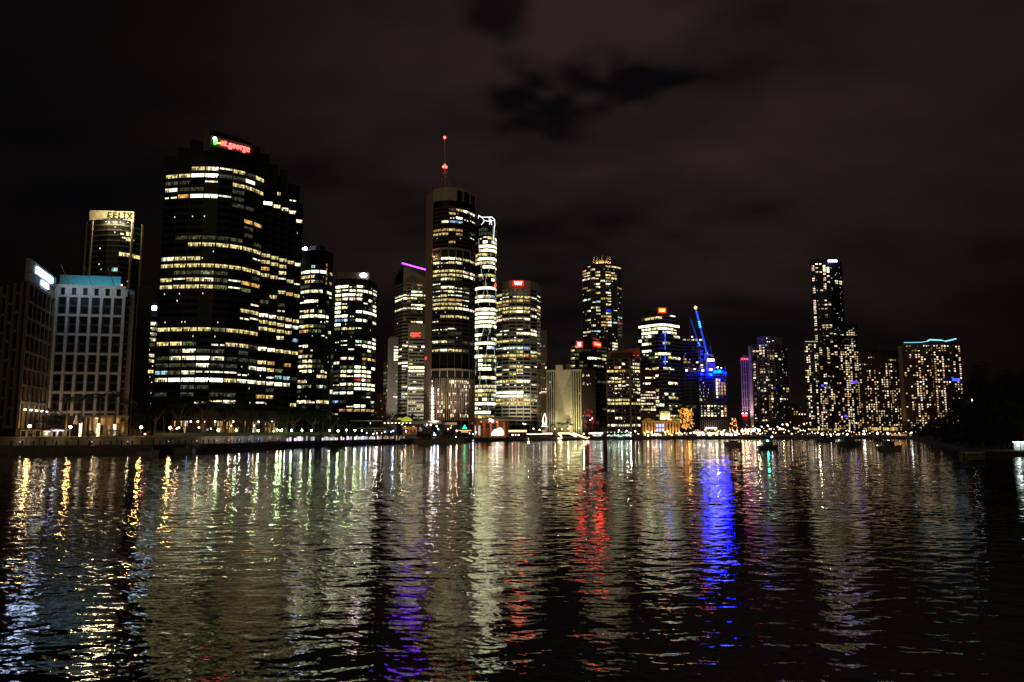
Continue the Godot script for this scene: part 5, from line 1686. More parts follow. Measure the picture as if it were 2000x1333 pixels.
func pointed_tower() -> void:
	var pale := rough_stone(0.40, 0.30, 0.30, 5.0)
	var pl := plan([[1450, 780, 905.0], [1468, 780, 906.0]], 11.0)
	var t := thing("lift_tower", "slim pale tower with a red lit pyramid roof", "tower", Vector3(pl.o.x, 2.6, pl.o.y))
	var top := P(1457, 703, 905.0).y
	core(t, pl, P(1457, 806, 905.0).y, top, M(0.03, 0.025, 0.03, 0.4))
	core(t, pl, 2.6, P(1457, 806, 905.0).y, rough_stone(0.14, 0.06, 0.06, 4.0), "base_wall")
	columns(t, pl, [4], P(1457, 804, 905.0).y, top, 0.9, 0.5, pale, "pier")
	bands(t, pl, P(1457, 708, 905.0).y, 9.8, 0.1, 6, pale, 0.3)
	var w := 6.2
	var st := begin()
	var ap := Vector3(0, P(1456, 692, 905.0).y - 2.6, -4.5)
	var y := top - 2.6
	for q in [[Vector3(-w, y, 1.0), Vector3(w, y, 1.0), Vector3(0, 0.6, 1)], [Vector3(-w, y, -10.0), Vector3(w, y, -10.0), Vector3(0, 0.6, -1)], [Vector3(-w, y, 1.0), Vector3(-w, y, -10.0), Vector3(-1, 0.6, 0)], [Vector3(w, y, 1.0), Vector3(w, y, -10.0), Vector3(1, 0.6, 0)]]:
		tri(st, q[0], q[1], ap, q[2].normalized())
	part(t, "pyramid_roof", st.commit(), rough_stone(0.4, 0.3, 0.28, 3.0))
	for i in 4:
		var at := Vector3(-4.5 + i * 3.0, y + 0.6, 2.2)
		var b := part(t, "roof_lamp", GLOBE, E(1.0, 0.04, 0.05, 14.0), at)
		b.scale = Vector3.ONE * 1.3
		omni(t, at + Vector3(0, 0.9, 0.5), Color(1.0, 0.04, 0.05), 0.9, 0.4)
	for i in 2:
		spot(t, Vector3(-3.0 + i * 7.0, 14.0, 16.0), Vector3(0, 60.0, 0), Color(1.0, 0.60, 0.76), 800.0, 40.0)
		box(t, "flood_lamp", Vector3(-3.0 + i * 7.0, 13.6, 16.0), Vector3(0.8, 0.4, 0.6), M(0.05, 0.05, 0.05))
		rod(t, "lamp_pole", Vector3(-3.0 + i * 7.0, 0, 16.0), Vector3(-3.0 + i * 7.0, 13.4, 16.0), 0.3, M(0.05, 0.05, 0.05))
	for q in [[1455, 812, 3.4, 1.6, "r"], [1451, 808, 1.2, 1.0, "w"], [1458, 808, 1.2, 1.0, "w"]]:
		box(t, "shop_sign", P(q[0], q[1], 903.0) - t.position, Vector3(q[2] * 1.6, q[3], 0.5), E(1.0, 0.03, 0.04, 8.0) if q[4] == "r" else E(0.9, 0.95, 1.0, 6.0))
	# the apartment block next to it
	var rows := ["..cscs......", "d.op.......s", "pppp.sss..s.", "s.pp..s.o.s.", ".s.p.oyyw.s.", "..d.shyy.ws.", "s...........", "p..hhh....s.", "p...........", "s.oy..s...s.", "y.py.yyd..ss", "y..........s", "w...w....s..", "s.s.ww..s...", ".h.p........", "s....py..s..", ".w.h..yB..yy", "..ww.......y", "d.....o.s...", "..s..oo..s..", "g..w.yWs.wws", "d....oo..s..", "y.s..y..s...", "d....yy...ss", "..y..o......", "..op..s.s...", "s......s..s.", "h.s...ss.s..", "d.yps......."]
	var g := simple_tower("apartment_tower", "broad apartment tower beside the slim tower with the red pyramid roof", [[1473, 780, 930.0], [1493, 780, 918.0], [1516, 780, 918.0], [1543, 780, 936.0]], 26.0, [1500, 671, 918.0], [1500, 675, 918.0], 3.25, 0.4, [3, 5, 4], rows, M(0.016, 0.014, 0.018, 0.2), rough_stone(0.10, 0.09, 0.1, 5.0), 2, 0.3, 0.5)
	columns(g[0], g[1], [2, 2, 2], 2.6, g[2], 1.0, 0.7, rough_stone(0.16, 0.14, 0.16, 5.0), "pier")
	var rf := part(g[0], "roof_room", prism(grown(g[1].poly, -6.0), g[2] - 2.6, P(1500, 656, 918.0).y - 2.6), rough_stone(0.2, 0.18, 0.24, 5.0))
	omni(g[0], P(1488, 663, 905.0) - g[0].position, Color(0.10, 0.06, 1.0), 60.0, 0.8)
	box(g[0], "roof_lamp", P(1488, 664, 905.5) - g[0].position, Vector3(1.2, 0.5, 0.5), E(0.1, 0.1, 1.0, 1.5))
	for i in 4:
		var bl := part(g[0], "roof_window", GLOBE, E(1, 0.9, 0.8, 3.0), P([1498.0, 1510.0, 1499.0, 1503.0][i], [661.0, 666.0, 668.0, 668.0][i], 908.0) - g[0].position)
		bl.scale = Vector3.ONE * 0.9
	pl = plan([[1465, 780, 900.0], [1471, 780, 900.5]], 8.0)
	var s := thing("lit_pier", "tall stair shaft lit violet above and amber below, between the two towers", "tower", Vector3(pl.o.x, 2.6, pl.o.y))
	core(s, pl, 2.6, P(1462, 677, 900.0).y, rough_stone(0.42, 0.36, 0.36, 4.0), "shaft_wall")
	bands(s, pl, P(1462, 684, 900.0).y, 9.6, 0.06, 10, rough_stone(0.36, 0.3, 0.3, 4.0), 0.15)
	spot(s, Vector3(0, 0.6, 9.0), Vector3(0, 24.0, 0), Color(1.0, 0.62, 0.22), 160.0, 35.0)
	spot(s, Vector3(-1, P(1462, 680, 900.0).y - 2.6, 9.0), Vector3(0, P(1462, 735, 900.0).y - 2.6, 0), Color(0.25, 0.16, 1.0), 60.0, 40.0)
	rod(s, "lamp_arm", Vector3(-1, P(1462, 679, 900.0).y - 2.6, 0), Vector3(-1, P(1462, 679, 900.0).y - 2.6, 9.0), 0.2, M(0.05, 0.05, 0.05))

func far_towers() -> void:
	var dk := M(0.014, 0.012, 0.012, 0.2)
	var br := rough_stone(0.07, 0.055, 0.05, 5.0)
	# the tallest of the far group
	var rows := ["........", ".ww.s...", "p..W...s", "pp.WWs..", "p..WW...", ".pppW.ss", "...p..s.", "s...p..s", "p..p.s..", "ps.p..ww", "....p.ww", "...p....", "s..p...s", "p..p.s..", "pspd.s.s", "p......s", "........", ".......s", "........", "ps.p....", "p...d..s", "psspp...", "p.......", "psyy.s.s", "p.......", "p.....s.", "...o....", "ws.d..ss", "w......s", "w......", "w.......", "p.ypp...", "..yyy.ss", "ps.s.s..", "........", "..s.yh..", "y.dh....", "y.......", "y.s.dd..", "ys..y...", "..d....."]
	rows.append_array(rooms(91, 44, 8, 0.36, "ypwopoy"))
	var g := simple_tower("apartment_tower", "tallest far apartment tower, its top edge carrying a violet-white light box", [[1597, 780, 1100.0], [1634, 780, 1096.0], [1658, 780, 1112.0]], 30.0, [1616, 507, 1098.0], [1616, 512, 1098.0], 3.05, 0.4, [5, 3], rows, dk, M(0.022, 0.02, 0.02, 0.5), 2, 0.34)
	var f := face(g[1].segs[0])
	var bx := box(g[0], "roof_light_box", P(1626.5, 510, 1095.0) - g[0].position, Vector3(13.0, 2.8, 0.8), E(0.55, 0.5, 1.0, 10.0))
	omni(g[0], P(1624, 513, 1088.0) - g[0].position, Color(0.2, 0.15, 1.0), 16.0, 1.0)
	columns(g[0], g[1], [1, 1], 2.6, g[2], 1.2, 0.5, M(0.03, 0.028, 0.028))
	rows = ["........", "......s.", "s...hh..", "...yyyw.", "sw.wppys", "........", "..dd.o..", ".d...oo.", ".....w..", "s.hhcww.", "..wp.h..", "...wpw.."]
	rows.append_array(rooms(92, 50, 8, 0.38, "ywpopoy"))
	g = simple_tower("apartment_tower", "second tallest far tower, with one blue lit balcony, right against the tallest", [[1646, 780, 1060.0], [1682, 780, 1064.0]], 26.0, [1660, 632, 1060.0], [1660, 637, 1060.0], 3.1, 0.42, [8], rows, dk, M(0.03, 0.026, 0.024), 2, 0.3)
	var bb := box(g[0], "blue_balcony_lamp", P(1669, 747, 1057.0) - g[0].position, Vector3(8.5, 3.0, 0.8), E(0.06, 0.03, 1.0, 3.0))
	omni(g[0], P(1669, 747, 1052.0) - g[0].position, Color(0.02, 0.01, 1.0), 5.0, 0.8)
	columns(g[0], g[1], [2], 2.6, g[2], 0.8, 0.5, M(0.03, 0.026, 0.024))
	g = simple_tower("apartment_tower", "pale railed apartment tower at the foot of the tallest, lit roof edge", [[1575, 780, 1050.0], [1603, 780, 1052.0]], 24.0, [1588, 668, 1050.0], [1588, 674, 1050.0], 3.0, 0.4, [7], rooms(93, 60, 7, 0.38, "pyswdw"), dk, rough_stone(0.16, 0.14, 0.12, 4.0), 2, 0.3, 0.6)
	box(g[0], "roof_edge_lamp", P(1585, 667.5, 1047.0) - g[0].position, Vector3(17.0, 0.8, 0.5), E(1.0, 0.88, 0.7, 0.6))
	columns(g[0], g[1], [2], 2.6, g[2], 0.9, 0.7, rough_stone(0.16, 0.14, 0.12, 4.0), "pier")
	g = simple_tower("apartment_block", "mid height apartment block with lit room grid, standing before the tallest far tower", [[1603, 790, 1030.0], [1650, 790, 1032.0]], 20.0, [1625, 722, 1030.0], [1625, 727, 1030.0], 3.05, 0.4, [11], ["...........", "..hy.......", "..wwhsw....", "...........", ".....s.....", "..WW....op.", "...bs......", "..pyp.....s"] + rooms(94, 40, 11, 0.33, "pyoowpp"), dk, br, 2, 0.3, 0.5)
	columns(g[0], g[1], [3], 2.6, g[2], 0.9, 0.6, br, "pier")
	for q in [[1607, 753.5], [1652, 813.0]]:
		box(g[0], "blue_balcony_lamp", P(q[0], q[1], 1026.0) - g[0].position, Vector3(3.4, 2.4, 0.6), E(0.08, 0.05, 1.0, 2.5))
	g = simple_tower("apartment_block", "broad brown apartment block with a thin roof mast, among the far towers", [[1682, 790, 1000.0], [1724, 790, 996.0], [1771, 790, 1004.0]], 24.0, [1725, 690, 998.0], [1725, 699, 998.0], 2.95, 0.42, [9, 10], ["....ohs...........", "............oyyyd..", "...................", "wsys.s.....ypy.....", "...........w.h..s.w", "o..........o..d...."] + rooms(95, 50, 19, 0.33, "ppyoowpo"), M(0.025, 0.014, 0.012, 0.4), rough_stone(0.08, 0.045, 0.035, 5.0), 2, 0.42, 0.5)
	columns(g[0], g[1], [3, 3], 2.6, g[2], 1.2, 0.6, rough_stone(0.08, 0.045, 0.035, 5.0), "pier")
	part(g[0], "roof_room", prism(grown(g[1].poly, -5.0), g[2] - 2.6, g[2] + 1.5), M(0.02, 0.015, 0.015))
	rod(g[0], "mast", P(1718, 690, 1000.0) - g[0].position, P(1717.5, 671, 1000.0) - g[0].position, 0.35, M(0.1, 0.1, 0.1))
	g = simple_tower("apartment_block", "wide apartment block under a curved cyan lit roof", [[1770, 790, 990.0], [1810, 790, 984.0], [1845, 790, 984.0], [1884, 790, 996.0]], 24.0, [1820, 672, 985.0], [1820, 676, 985.0], 2.95, 0.42, [7, 7, 7], [".oo..s.pws.pp.pwws.pp", "..........w.oyyo...sp", ".s.yyh..soy..hoo....o", "........y..w.....o..d"] + rooms(96, 50, 21, 0.40, "ppywoopp"), M(0.03, 0.016, 0.013, 0.4), rough_stone(0.10, 0.055, 0.04, 5.0), 2, 0.42, 0.5)
	columns(g[0], g[1], [2, 2, 2], 2.6, g[2], 1.2, 0.6, rough_stone(0.10, 0.055, 0.04, 5.0), "pier")
	var t: Node3D = g[0]
	pl_flank(t, g[1], g[2])
	var pts := [[1766, 669.5], [1780, 669.5], [1800, 669], [1812, 667], [1816, 664], [1840, 665], [1847, 667], [1856, 665], [1868, 662]]
	for i in pts.size() - 1:
		var a := P(pts[i][0], pts[i][1], 980.0) - t.position
		var b := P(pts[i + 1][0], pts[i + 1][1], 980.0) - t.position
		rod(t, "roof_canopy_light", a, b, 0.7 if i < 3 or i == 5 else 1.5, E(0.26, 0.85, 1.0, 1.3))
		rod(t, "canopy_post", a, Vector3(a.x, g[2] - 2.6, a.z - 2.0), 0.3, M(0.1, 0.1, 0.1))
	for i in 4:
		omni(t, P(1780 + i * 28, 664, 975.0) - t.position, Color(0.15, 0.8, 1.0), 4.0, 0.7)
	box(t, "blue_balcony_lamp", P(1868, 742, 980.0) - t.position, Vector3(9.5, 3.4, 0.8), E(0.03, 0.06, 1.0, 3.0))
	omni(t, P(1868, 742, 974.0) - t.position, Color(0.01, 0.02, 1.0), 5.0, 0.8)
	# low houses in the gap
	for q in [[1545, 1575, 800, 980.0, 97, "low dark apartment house between the broad tower and the railed tower"], [1548, 1566, 790, 1040.0, 98, "low house with two lit attic rooms behind the dark apartment house"]]:
		g = simple_tower("low_house", q[5], [[q[0], 820, q[3]], [q[1], 820, q[3] + 2.0]], 14.0, [q[0], q[2], q[3]], [q[0], q[2] + 5, q[3]], 3.0, 0.45, [6], lit(q[4], 10, 6, 0.4, 0.3, 0.1, "spo"), M(0.03, 0.022, 0.018, 0.5), rough_stone(0.12, 0.08, 0.06, 4.0), 2, 0.4, 0.4)

func pl_flank(t: Node3D, pl: Dictionary, top: float) -> void:
	var f := face(pl.segs[0])
	var w := part(t, "flank_wall", UB, rough_stone(0.26, 0.2, 0.12, 5.0))
	w.transform = Transform3D(Basis(f[1] * 4.6, Vector3.UP * (top - 5.0), f[2] * 6.0), f[0] + f[1] * -2.6 + f[2] * -3.2 + Vector3(0, (top - 5.0) / 2.0, 0))
	spot(t, f[0] + f[1] * -3.0 + f[2] * 16.0 + Vector3(0, 1, 0), f[0] + f[1] * -3.0 + Vector3(0, 50.0, 0), Color(1.0, 0.75, 0.4), 260.0, 30.0)

# ------------------------------------------------------------------ waterfront

func lamp_post(px: float, py: float, d: float, ground: float, c: Color, e: float, size: float, label: String, group: String, cast := 0.0) -> Node3D:
	var top := P(px, py, d)
	var t := thing("street_lamp", label, "lamp", Vector3(top.x, ground, top.z), group)
	rod(t, "pole", Vector3.ZERO, Vector3(0, top.y - ground - size * 0.4, 0), 0.14, M(0.04, 0.045, 0.04, 0.5))
	var g := part(t, "globe", GLOBE, E(c.r, c.g, c.b, e), Vector3(0, top.y - ground, 0))
	g.scale = Vector3.ONE * size
	if cast > 0.0:
		omni(t, Vector3(0, top.y - ground - size * 0.5, size * 0.6 + 0.3), c, cast, 0.3)
	return t

func waterfront_west() -> void:
	var iron := M(0.012, 0.012, 0.014, 0.6)
	# boardwalk posts and rails along the quay edge
	var line := [[-60, 231.6], [0, 232.6], [300, 245.6], [450, 283.6], [560, 340.6]]
	var prev := Vector3.ZERO
	for s in 4:
		var a := G(line[s][0], line[s][1] + 0.7, 2.6)
		var b := G(line[s + 1][0], line[s + 1][1] + 0.7, 2.6)
		var names := ["outermost length of dark post railing, beyond the lamps of the hotel", "dark post railing below the hotel terrace, pale wall behind", "dark post railing where the quay bends, below the fig trees", "dark post railing before the blue-white lit stretch of quay wall"]
		var t := thing("boardwalk_railing", names[s], "railing", a, "railings along the quay boardwalk")
		var n := int(a.distance_to(b) / 2.9)
		for i in n:
			var q := (b - a) * (float(i) / n)
			box(t, "post", q + Vector3(0, 0.75, 0), Vector3(0.34, 1.5, 0.34), iron)
		rod(t, "rail", Vector3(0, 1.15, 0), b - a + Vector3(0, 1.15, 0), 0.08, iron)
		rod(t, "rail", Vector3(0, 0.6, 0), b - a + Vector3(0, 0.6, 0), 0.06, iron)
		var m := int(a.distance_to(b) / 8.0)
		for i in m:
			rod(t, "pile", (b - a) * (float(i) / m) + Vector3(0, -3.4, 0.4), (b - a) * (float(i) / m) + Vector3(0, 0.0, 0.4), 0.4, iron)
		rod(t, "deck_edge", Vector3(0, -0.25, 0.5), b - a + Vector3(0, -0.25, 0.5), 0.5, M(0.02, 0.018, 0.016, 0.8))
	# strip lamps that light the wall behind the walk
	for q in [[424, 274.9, 0], [447, 281.4, 0], [468, 290.8, 0], [487, 300.1, 1], [505, 309.5, 2], [523, 319.8, 1], [542, 331.0, 0], [556, 340.3, 0], [330, 250.6, 3], [250, 245.0, 3], [180, 241.2, 3], [110, 238.4, 3], [40, 235.6, 3], [385, 261.8, 3]]:
		var c: Color = [Color(1.0, 0.86, 0.74), Color(0.62, 0.72, 1.0), Color(0.85, 0.9, 1.0), Color(1.0, 0.85, 0.5)][q[2]]
		var at := G(q[0], q[1] + 2.6, 3.0)
		var t := thing("bollard_light", nth("bollard" + str(q[2])) + " " + ["warm white", "bluish", "cold white", "dim yellow"][q[2]] + " bollard light on the quay boardwalk" + (", counting from the bend" if q[2] != 3 else ", counting from the fig trees"), "lamp", at, "bollard lights on the quay boardwalk")
		box(t, "stem", Vector3(0, 0.1, 0), Vector3(0.16, 1.0, 0.16), iron)
		box(t, "lens", Vector3(0, 0.72, 0), Vector3(0.24, 0.24, 0.24), E(c.r, c.g, c.b, 1.5))
		omni(t, Vector3(0, 0.95, -0.5), c, 8.0 if q[2] != 3 else 1.8, 0.2)
	# lamps
	var i := 0
	for q in [[57, 833.0, 266.0, 0.95], [137, 834.5, 268.0, 0.8], [275, 835.0, 274.0, 0.8], [332, 836.0, 285.0, 0.9]]:
		var where = ["before the hotel wing, beside the white pergola", "between the two palm trunks and the pergola", "under a small spreading tree east of the hotel", "where the fig tree trunks begin"][i]
		lamp_post(q[0], q[1], q[2], 5.2, Color(1.0, 0.55, 0.16), 90.0, q[3], "amber globe lamp " + where, "amber lamps on the hotel terrace", 14.0)
		i += 1
	for q in [[426, 841.0, 318.0, 0.9], [461, 841.0, 332.0, 0.8], [504, 841.5, 352.0, 0.9], [542, 840.5, 376.0, 0.7], [549, 841.0, 380.0, 1.0], [569.5, 841.0, 394.0, 0.8], [590, 841.0, 414.0, 0.9], [608, 841.0, 428.0, 0.9], [643.5, 841.0, 446.0, 0.7], [660, 842.0, 452.0, 1.0], [676.5, 841.0, 460.0, 0.7], [693.0, 841.0, 470.0, 0.9], [706.5, 841.5, 480.0, 0.6]]:
		lamp_post(q[0], q[1], q[2], 5.0, Color(0.66, 1.0, 0.42), 50.0, q[3], nth("green") + " pale green globe lamp on the lawn, counting from the arcade", "pale green globe lamps along the lawn", 9.0)
	for q in [[431, 851.5, 312.0], [494, 851.0, 346.0], [557, 852.0, 385.0], [565, 852.5, 392.0], [295, 877.0, 252.0], [410, 863.0, 292.0]]:
		var p := P(q[0], q[1], q[2])
		var t := thing("path_light", nth("path") + " tiny white path light near the edge of the quay, below the fig trees", "lamp", p, "tiny path lights on the quay")
		box(t, "stem", Vector3(0, -0.5, 0), Vector3(0.1, 1.0, 0.1), iron)
		var g := part(t, "lens", GLOBE, E(1.0, 0.95, 0.85, 12.0), Vector3.ZERO)
		g.scale = Vector3.ONE * 0.4
	# fairy lights round three palm trunks, and the palms
	i = 0
	for q in [[155.5, 827.0, 853.0], [190.5, 826.5, 853.5], [222.5, 829.0, 851.0]]:
		var a := P(q[0], q[2], 268.0)
		var b := P(q[0], q[1], 268.0)
		var label = ["palm beside the pergola, lower trunk wound with white fairy lights", "palm before the hotel entrance, trunk wound with white fairy lights", "palm with the shortest fairy light winding, east of the hotel entrance"][i]
		palm(Vector3(a.x, 5.2, a.z), 13.0 + 0.5 * i, label, 31 + i, [a.y - 5.2, b.y - 5.2])
		i += 1
	for q in [[128, 270.0, 12.5, "palm among the shrubs below the narrow hotel wing"], [245, 281.0, 12.0, "palm at the east corner of the hotel"]]:
		palm(G(q[0], q[1], 5.2), q[2], q[3], 40 + int(q[0]))
	# white pergolas on the terrace
	var k := 0
	for q in [[40, 68, 842, "pergola with bare white posts under the amber lamp"], [84, 99, 843, "white pergola with a warm lit bar front"], [99, 126, 841, "pergola with a bluish lit white beam"], [210, 221, 842, "small white pergola beside the shortest wound palm"]]:
		var a := P(q[0], q[2], 262.0)
		var b := P(q[1], q[2], 262.0)
		var t := thing("pergola", q[3], "pergola", Vector3(a.x, 5.2, a.z), "pergolas on the hotel terrace")
		var w := b.x - a.x
		var hgt := a.y - 5.2
		var wood := rough_stone(0.7, 0.66, 0.6, 3.0)
		for j in 3:
			for z in [0.0, -3.0]:
				box(t, "post", Vector3(w * j / 2.0, hgt / 2.0, z), Vector3(0.28, hgt, 0.28), wood)
		for z in [0.0, -3.0]:
			box(t, "beam", Vector3(w / 2.0, hgt + 0.1, z), Vector3(w + 0.8, 0.3, 0.2), wood)
		for j in 5:
			box(t, "slat", Vector3(w * j / 4.0, hgt + 0.3, -1.5), Vector3(0.12, 0.2, 3.8), wood)
		if k in [1, 2]:
			var c := Color(1.0, 0.8, 0.55) if k == 1 else Color(0.72, 0.72, 1.0)
			box(t, "lamp_strip", Vector3(w / 2.0, hgt - 0.15, -0.3), Vector3(w * 0.8, 0.12, 0.12), E(c.r, c.g, c.b, 5.0))
			omni(t, Vector3(w / 2.0, hgt - 0.7, 0.6), c, 2.4, 0.3)
		if k == 1:
			box(t, "bar_front", Vector3(w / 2.0, 0.6, 0.2), Vector3(w, 1.2, 0.4), rough_stone(0.6, 0.5, 0.34, 2.0))
		k += 1
	# closed parasol, lit from inside the terrace
	var pa := P(148, 818, 275.0)
	var ps := thing("parasol", "closed white parasol glowing beside the hotel entrance", "parasol", Vector3(pa.x, 5.2, pa.z))
	rod(ps, "pole", Vector3.ZERO, Vector3(0, pa.y - 5.2 + 1.6, 0), 0.1, iron)
	var st := begin()
	add_tube(st, Vector3(0, pa.y - 5.2 - 2.0, 0), Vector3(0, pa.y - 5.2 + 1.6, 0), 0.9, 0.08, 8)
	part(ps, "canopy", st.commit(), rough_stone(0.7, 0.62, 0.55, 2.0))
	spot(ps, Vector3(0.5, 0.4, 3.0), Vector3(0, pa.y - 5.2, 0), Color(1.0, 0.8, 0.65), 14.0, 40.0)
	# little pink lit shrub and the blue lit stand
	var pk := P(287, 845, 275.0)
	bush(Vector3(pk.x, 5.2, pk.z), 2.4, "shrub lit pink beside an amber lamp", 3)
	var pkl := thing("garden_light", "pink spike light among the shrubs", "lamp", pk + Vector3(0, -0.6, 1.6))
	box(pkl, "lens", Vector3.ZERO, Vector3(0.5, 0.4, 0.4), E(1.0, 0.22, 0.3, 8.0))
	omni(pkl, Vector3(0, 0.4, 0.4), Color(1, 0.2, 0.3), 1.5, 0.2)
	var bs := P(369, 846, 288.0)
	var bl := thing("kiosk", "small kiosk with a glowing blue counter under the fig trees", "kiosk", Vector3(bs.x, 5.2, bs.z))
	box(bl, "counter", Vector3(0, 0.6, 0), Vector3(2.2, 1.0, 0.8), E(0.12, 0.42, 1.0, 3.5))
	box(bl, "canopy", Vector3(0, 3.0, 0), Vector3(3.0, 0.2, 2.0), iron)
	for x in [-1.3, 1.3]:
		box(bl, "post", Vector3(x, 1.5, 0), Vector3(0.12, 3.0, 0.12), iron)
	omni(bl, Vector3(0, 1.6, 1.6), Color(0.1, 0.35, 1.0), 2.0, 0.3)
	# lit trunks: lamps among the fig trees
	for q in [[345, 838.0], [349, 836.0], [388, 836.0], [412, 838.0], [452, 832.0], [496, 832.0], [533, 843.0]]:
		var p := P(q[0], q[1], 330.0 + (q[0] - 345) * 0.35)
		var t := thing("garden_light", nth("garden") + " garden light between the fig tree trunks, counting from the hotel", "lamp", Vector3(p.x, 5.2, p.z), "garden lights under the fig trees")
		box(t, "stem", Vector3(0, (p.y - 5.2) / 2.0, 0), Vector3(0.12, p.y - 5.2, 0.12), iron)
		var g := part(t, "lens", GLOBE, E(1.0, 0.66, 0.42, 14.0), Vector3(0, p.y - 5.2, 0))
		g.scale = Vector3.ONE * 0.7
		omni(t, Vector3(0, p.y - 5.2 + 0.6, 0.7), Color(1.0, 0.55, 0.3), 6.0, 0.3)
	# fig trees
	i = 0
	for q in [[300, 330.0, 17.0, 18.0], [345, 342.0, 18.5, 22.0], [395, 352.0, 18.0, 24.0], [440, 360.0, 16.5, 22.0], [488, 372.0, 15.5, 24.0], [530, 386.0, 15.0, 22.0], [570, 404.0, 15.5, 26.0], [610, 440.0, 15.0, 26.0], [648, 462.0, 13.5, 24.0], [676, 480.0, 11.0, 20.0]]:
		var label = ["first fig tree east of the hotel, its crown against the slab block", "fig tree above the amber lamp and the blue kiosk", "broad fig tree before the middle of the arcade", "fig tree over the first green globe lamps", "low fig tree before the east part of the arcade", "fig tree where the quay wall bends", "dark fig tree behind the start of the lit walkway", "largest dark fig tree behind the lit walkway", "rounded fig tree before the bright windowed tower", "lowest fig tree, last of the row beside the ferry canopy"][i]
		tree(G(q[0], q[1], 5.0), q[2], q[3], label, 60 + i, "fig trees behind the quay", 0.42)
		i += 1
	for q in [[255, 290.0, 9.0, 12.0, "small spreading tree with pale limbs beside the hotel"], [20, 280.0, 12.0, 16.0, "dark shrubby tree at the foot of the narrow hotel wing"], [100, 276.0, 10.0, 14.0, "round garden tree behind the pergolas"]]:
		tree(G(q[0], q[1], 5.0), q[2], q[3], q[4], 80 + int(q[0]), "garden trees on the hotel terrace", 0.35)
	for q in [[70, 268.0, 3.0], [115, 270.0, 3.4], [176, 270.0, 3.0], [235, 274.0, 3.2], [265, 276.0, 3.0], [310, 282.0, 2.6], [470, 344.0, 2.4], [520, 366.0, 2.6], [575, 404.0, 2.8]]:
		bush(G(q[0], q[1], 5.1), q[2], nth("shrub") + " dark clipped shrub behind the quay wall, counting from the narrow hotel wing", 5 + int(q[0]) % 3, "shrubs behind the quay wall")
	# the floating walkway with its lit panels
	var wa := G(572, 340.5, 0.0)
	var wb := G(800, 456.0, 0.0)
	var wk := thing("floating_walkway", "long dark pontoon walkway with glowing white panels between its posts", "walkway", wa)
	var along := wb - wa
	var deck := part(wk, "deck", UB, M(0.012, 0.012, 0.013, 0.7))
	var u := along.normalized()
	var nn := u.cross(Vector3.UP)
	deck.transform = Transform3D(Basis(u * along.length(), Vector3.UP * 1.5, nn * 4.0), along / 2.0 + Vector3(0, 0.85, 0) - nn * 2.0)
	var r := RandomNumberGenerator.new()
	r.seed = 15
	var np := 62
	for j in np:
		var p0 := along * ((j + 0.12) / np) + Vector3(0, 1.6, 0)
		var wdt := along.length() / np * r.randf_range(0.35, 0.8)
		var kk := float(j) / np
		var c = [Color(1.0, 0.9, 0.95), Color(1.0, 0.82, 0.88), Color(0.86, 0.84, 1.0), Color(1.0, 0.96, 0.9)][r.randi() % 4] if kk < 0.72 else Color(1.0, 0.82, 0.58)
		var e := (0.9 if r.randf() < 0.55 else 1.6) if kk < 0.72 else 0.45
		var hh := r.randf_range(1.9, 2.9)
		if r.randf() < 0.12:
			continue
		var pn := part(wk, "lit_panel", UB, E(c.r, c.g, c.b, e))
		pn.transform = Transform3D(Basis(u * wdt, Vector3.UP * hh, nn * 0.15), p0 + u * wdt / 2.0 + Vector3(0, hh / 2.0 + 0.25, 0) - nn * 3.2)
	for j in 32:
		box(wk, "post", along * (float(j) / 31.0) + Vector3(0, 3.0, 0) - nn * 0.2, Vector3(0.22, 3.2, 0.22), iron)
	for yy in [2.7, 4.5]:
		rod(wk, "rail", Vector3(0, yy, 0) - nn * 0.2, along + Vector3(0, yy, 0) - nn * 0.2, 0.1, iron)
	for q in [595, 628, 664, 690, 720, 748, 762, 778, 786]:
		var k3: float = (q - 572.0) / 228.0
		var d := lerpf(338.0, 454.0, k3)
		var p := G(q, d, 0.0)
		var t := thing("mooring_pile", nth("pile") + " tall dark mooring pile beside the lit walkway, counting from its landing", "pile", p + Vector3(0, -2.0, 1.0), "mooring piles along the walkway")
		box(t, "shaft", Vector3(0, 4.6, 0), Vector3(0.7, 9.2, 0.7), iron)
		box(t, "cap", Vector3(0, 9.3, 0), Vector3(0.5, 0.4, 0.5), M(0.1, 0.1, 0.1))

func canopy(px0: float, px1: float, py: float, d: float, label: String, thick := 0.9, lit_strip := false) -> void:
	var a := P(px0, py, d)
	var b := P(px1, py, d)
	var t := thing("ferry_canopy", label, "canopy", Vector3((a.x + b.x) / 2.0, 2.6, a.z))
	var w := b.x - a.x
	var h := a.y - 2.6
	var slab := box(t, "canopy_slab", Vector3(0, h, -2.5), Vector3(w, thick, 7.0), rough_stone(0.45, 0.43, 0.40, 4.0))
	omni(t, Vector3(w * 0.2, h - 2.2, 7.0), Color(1.0, 0.88, 0.7), 9.0, 0.4)
	box(t, "pole_lamp", Vector3(w * 0.2, h - 1.6, 7.0), Vector3(0.5, 0.3, 0.5), E(1.0, 0.88, 0.7, 6.0))
	rod(t, "lamp_pole", Vector3(w * 0.2, 0, 6.9), Vector3(w * 0.2, h - 1.8, 6.9), 0.15, M(0.05, 0.05, 0.05))
	var n := maxi(3, int(w / 5.0))
	for i in n:
		box(t, "post", Vector3(-w / 2.0 + 0.4 + (w - 0.8) * i / (n - 1), (h - 0.5) / 2.0, -0.5), Vector3(0.3, h - 0.5, 0.3), M(0.06, 0.06, 0.06))
	if lit_strip:
		for i in n * 2:
			box(t, "ceiling_lamp", Vector3(-w / 2.0 + w * (i + 0.5) / (n * 2), h - thick / 2.0 - 0.2, 0.8), Vector3(0.9, 0.3, 0.4), E(1.0, 0.84, 0.62, 7.0))
		nest(t, slab, ["ceiling_lamp"])

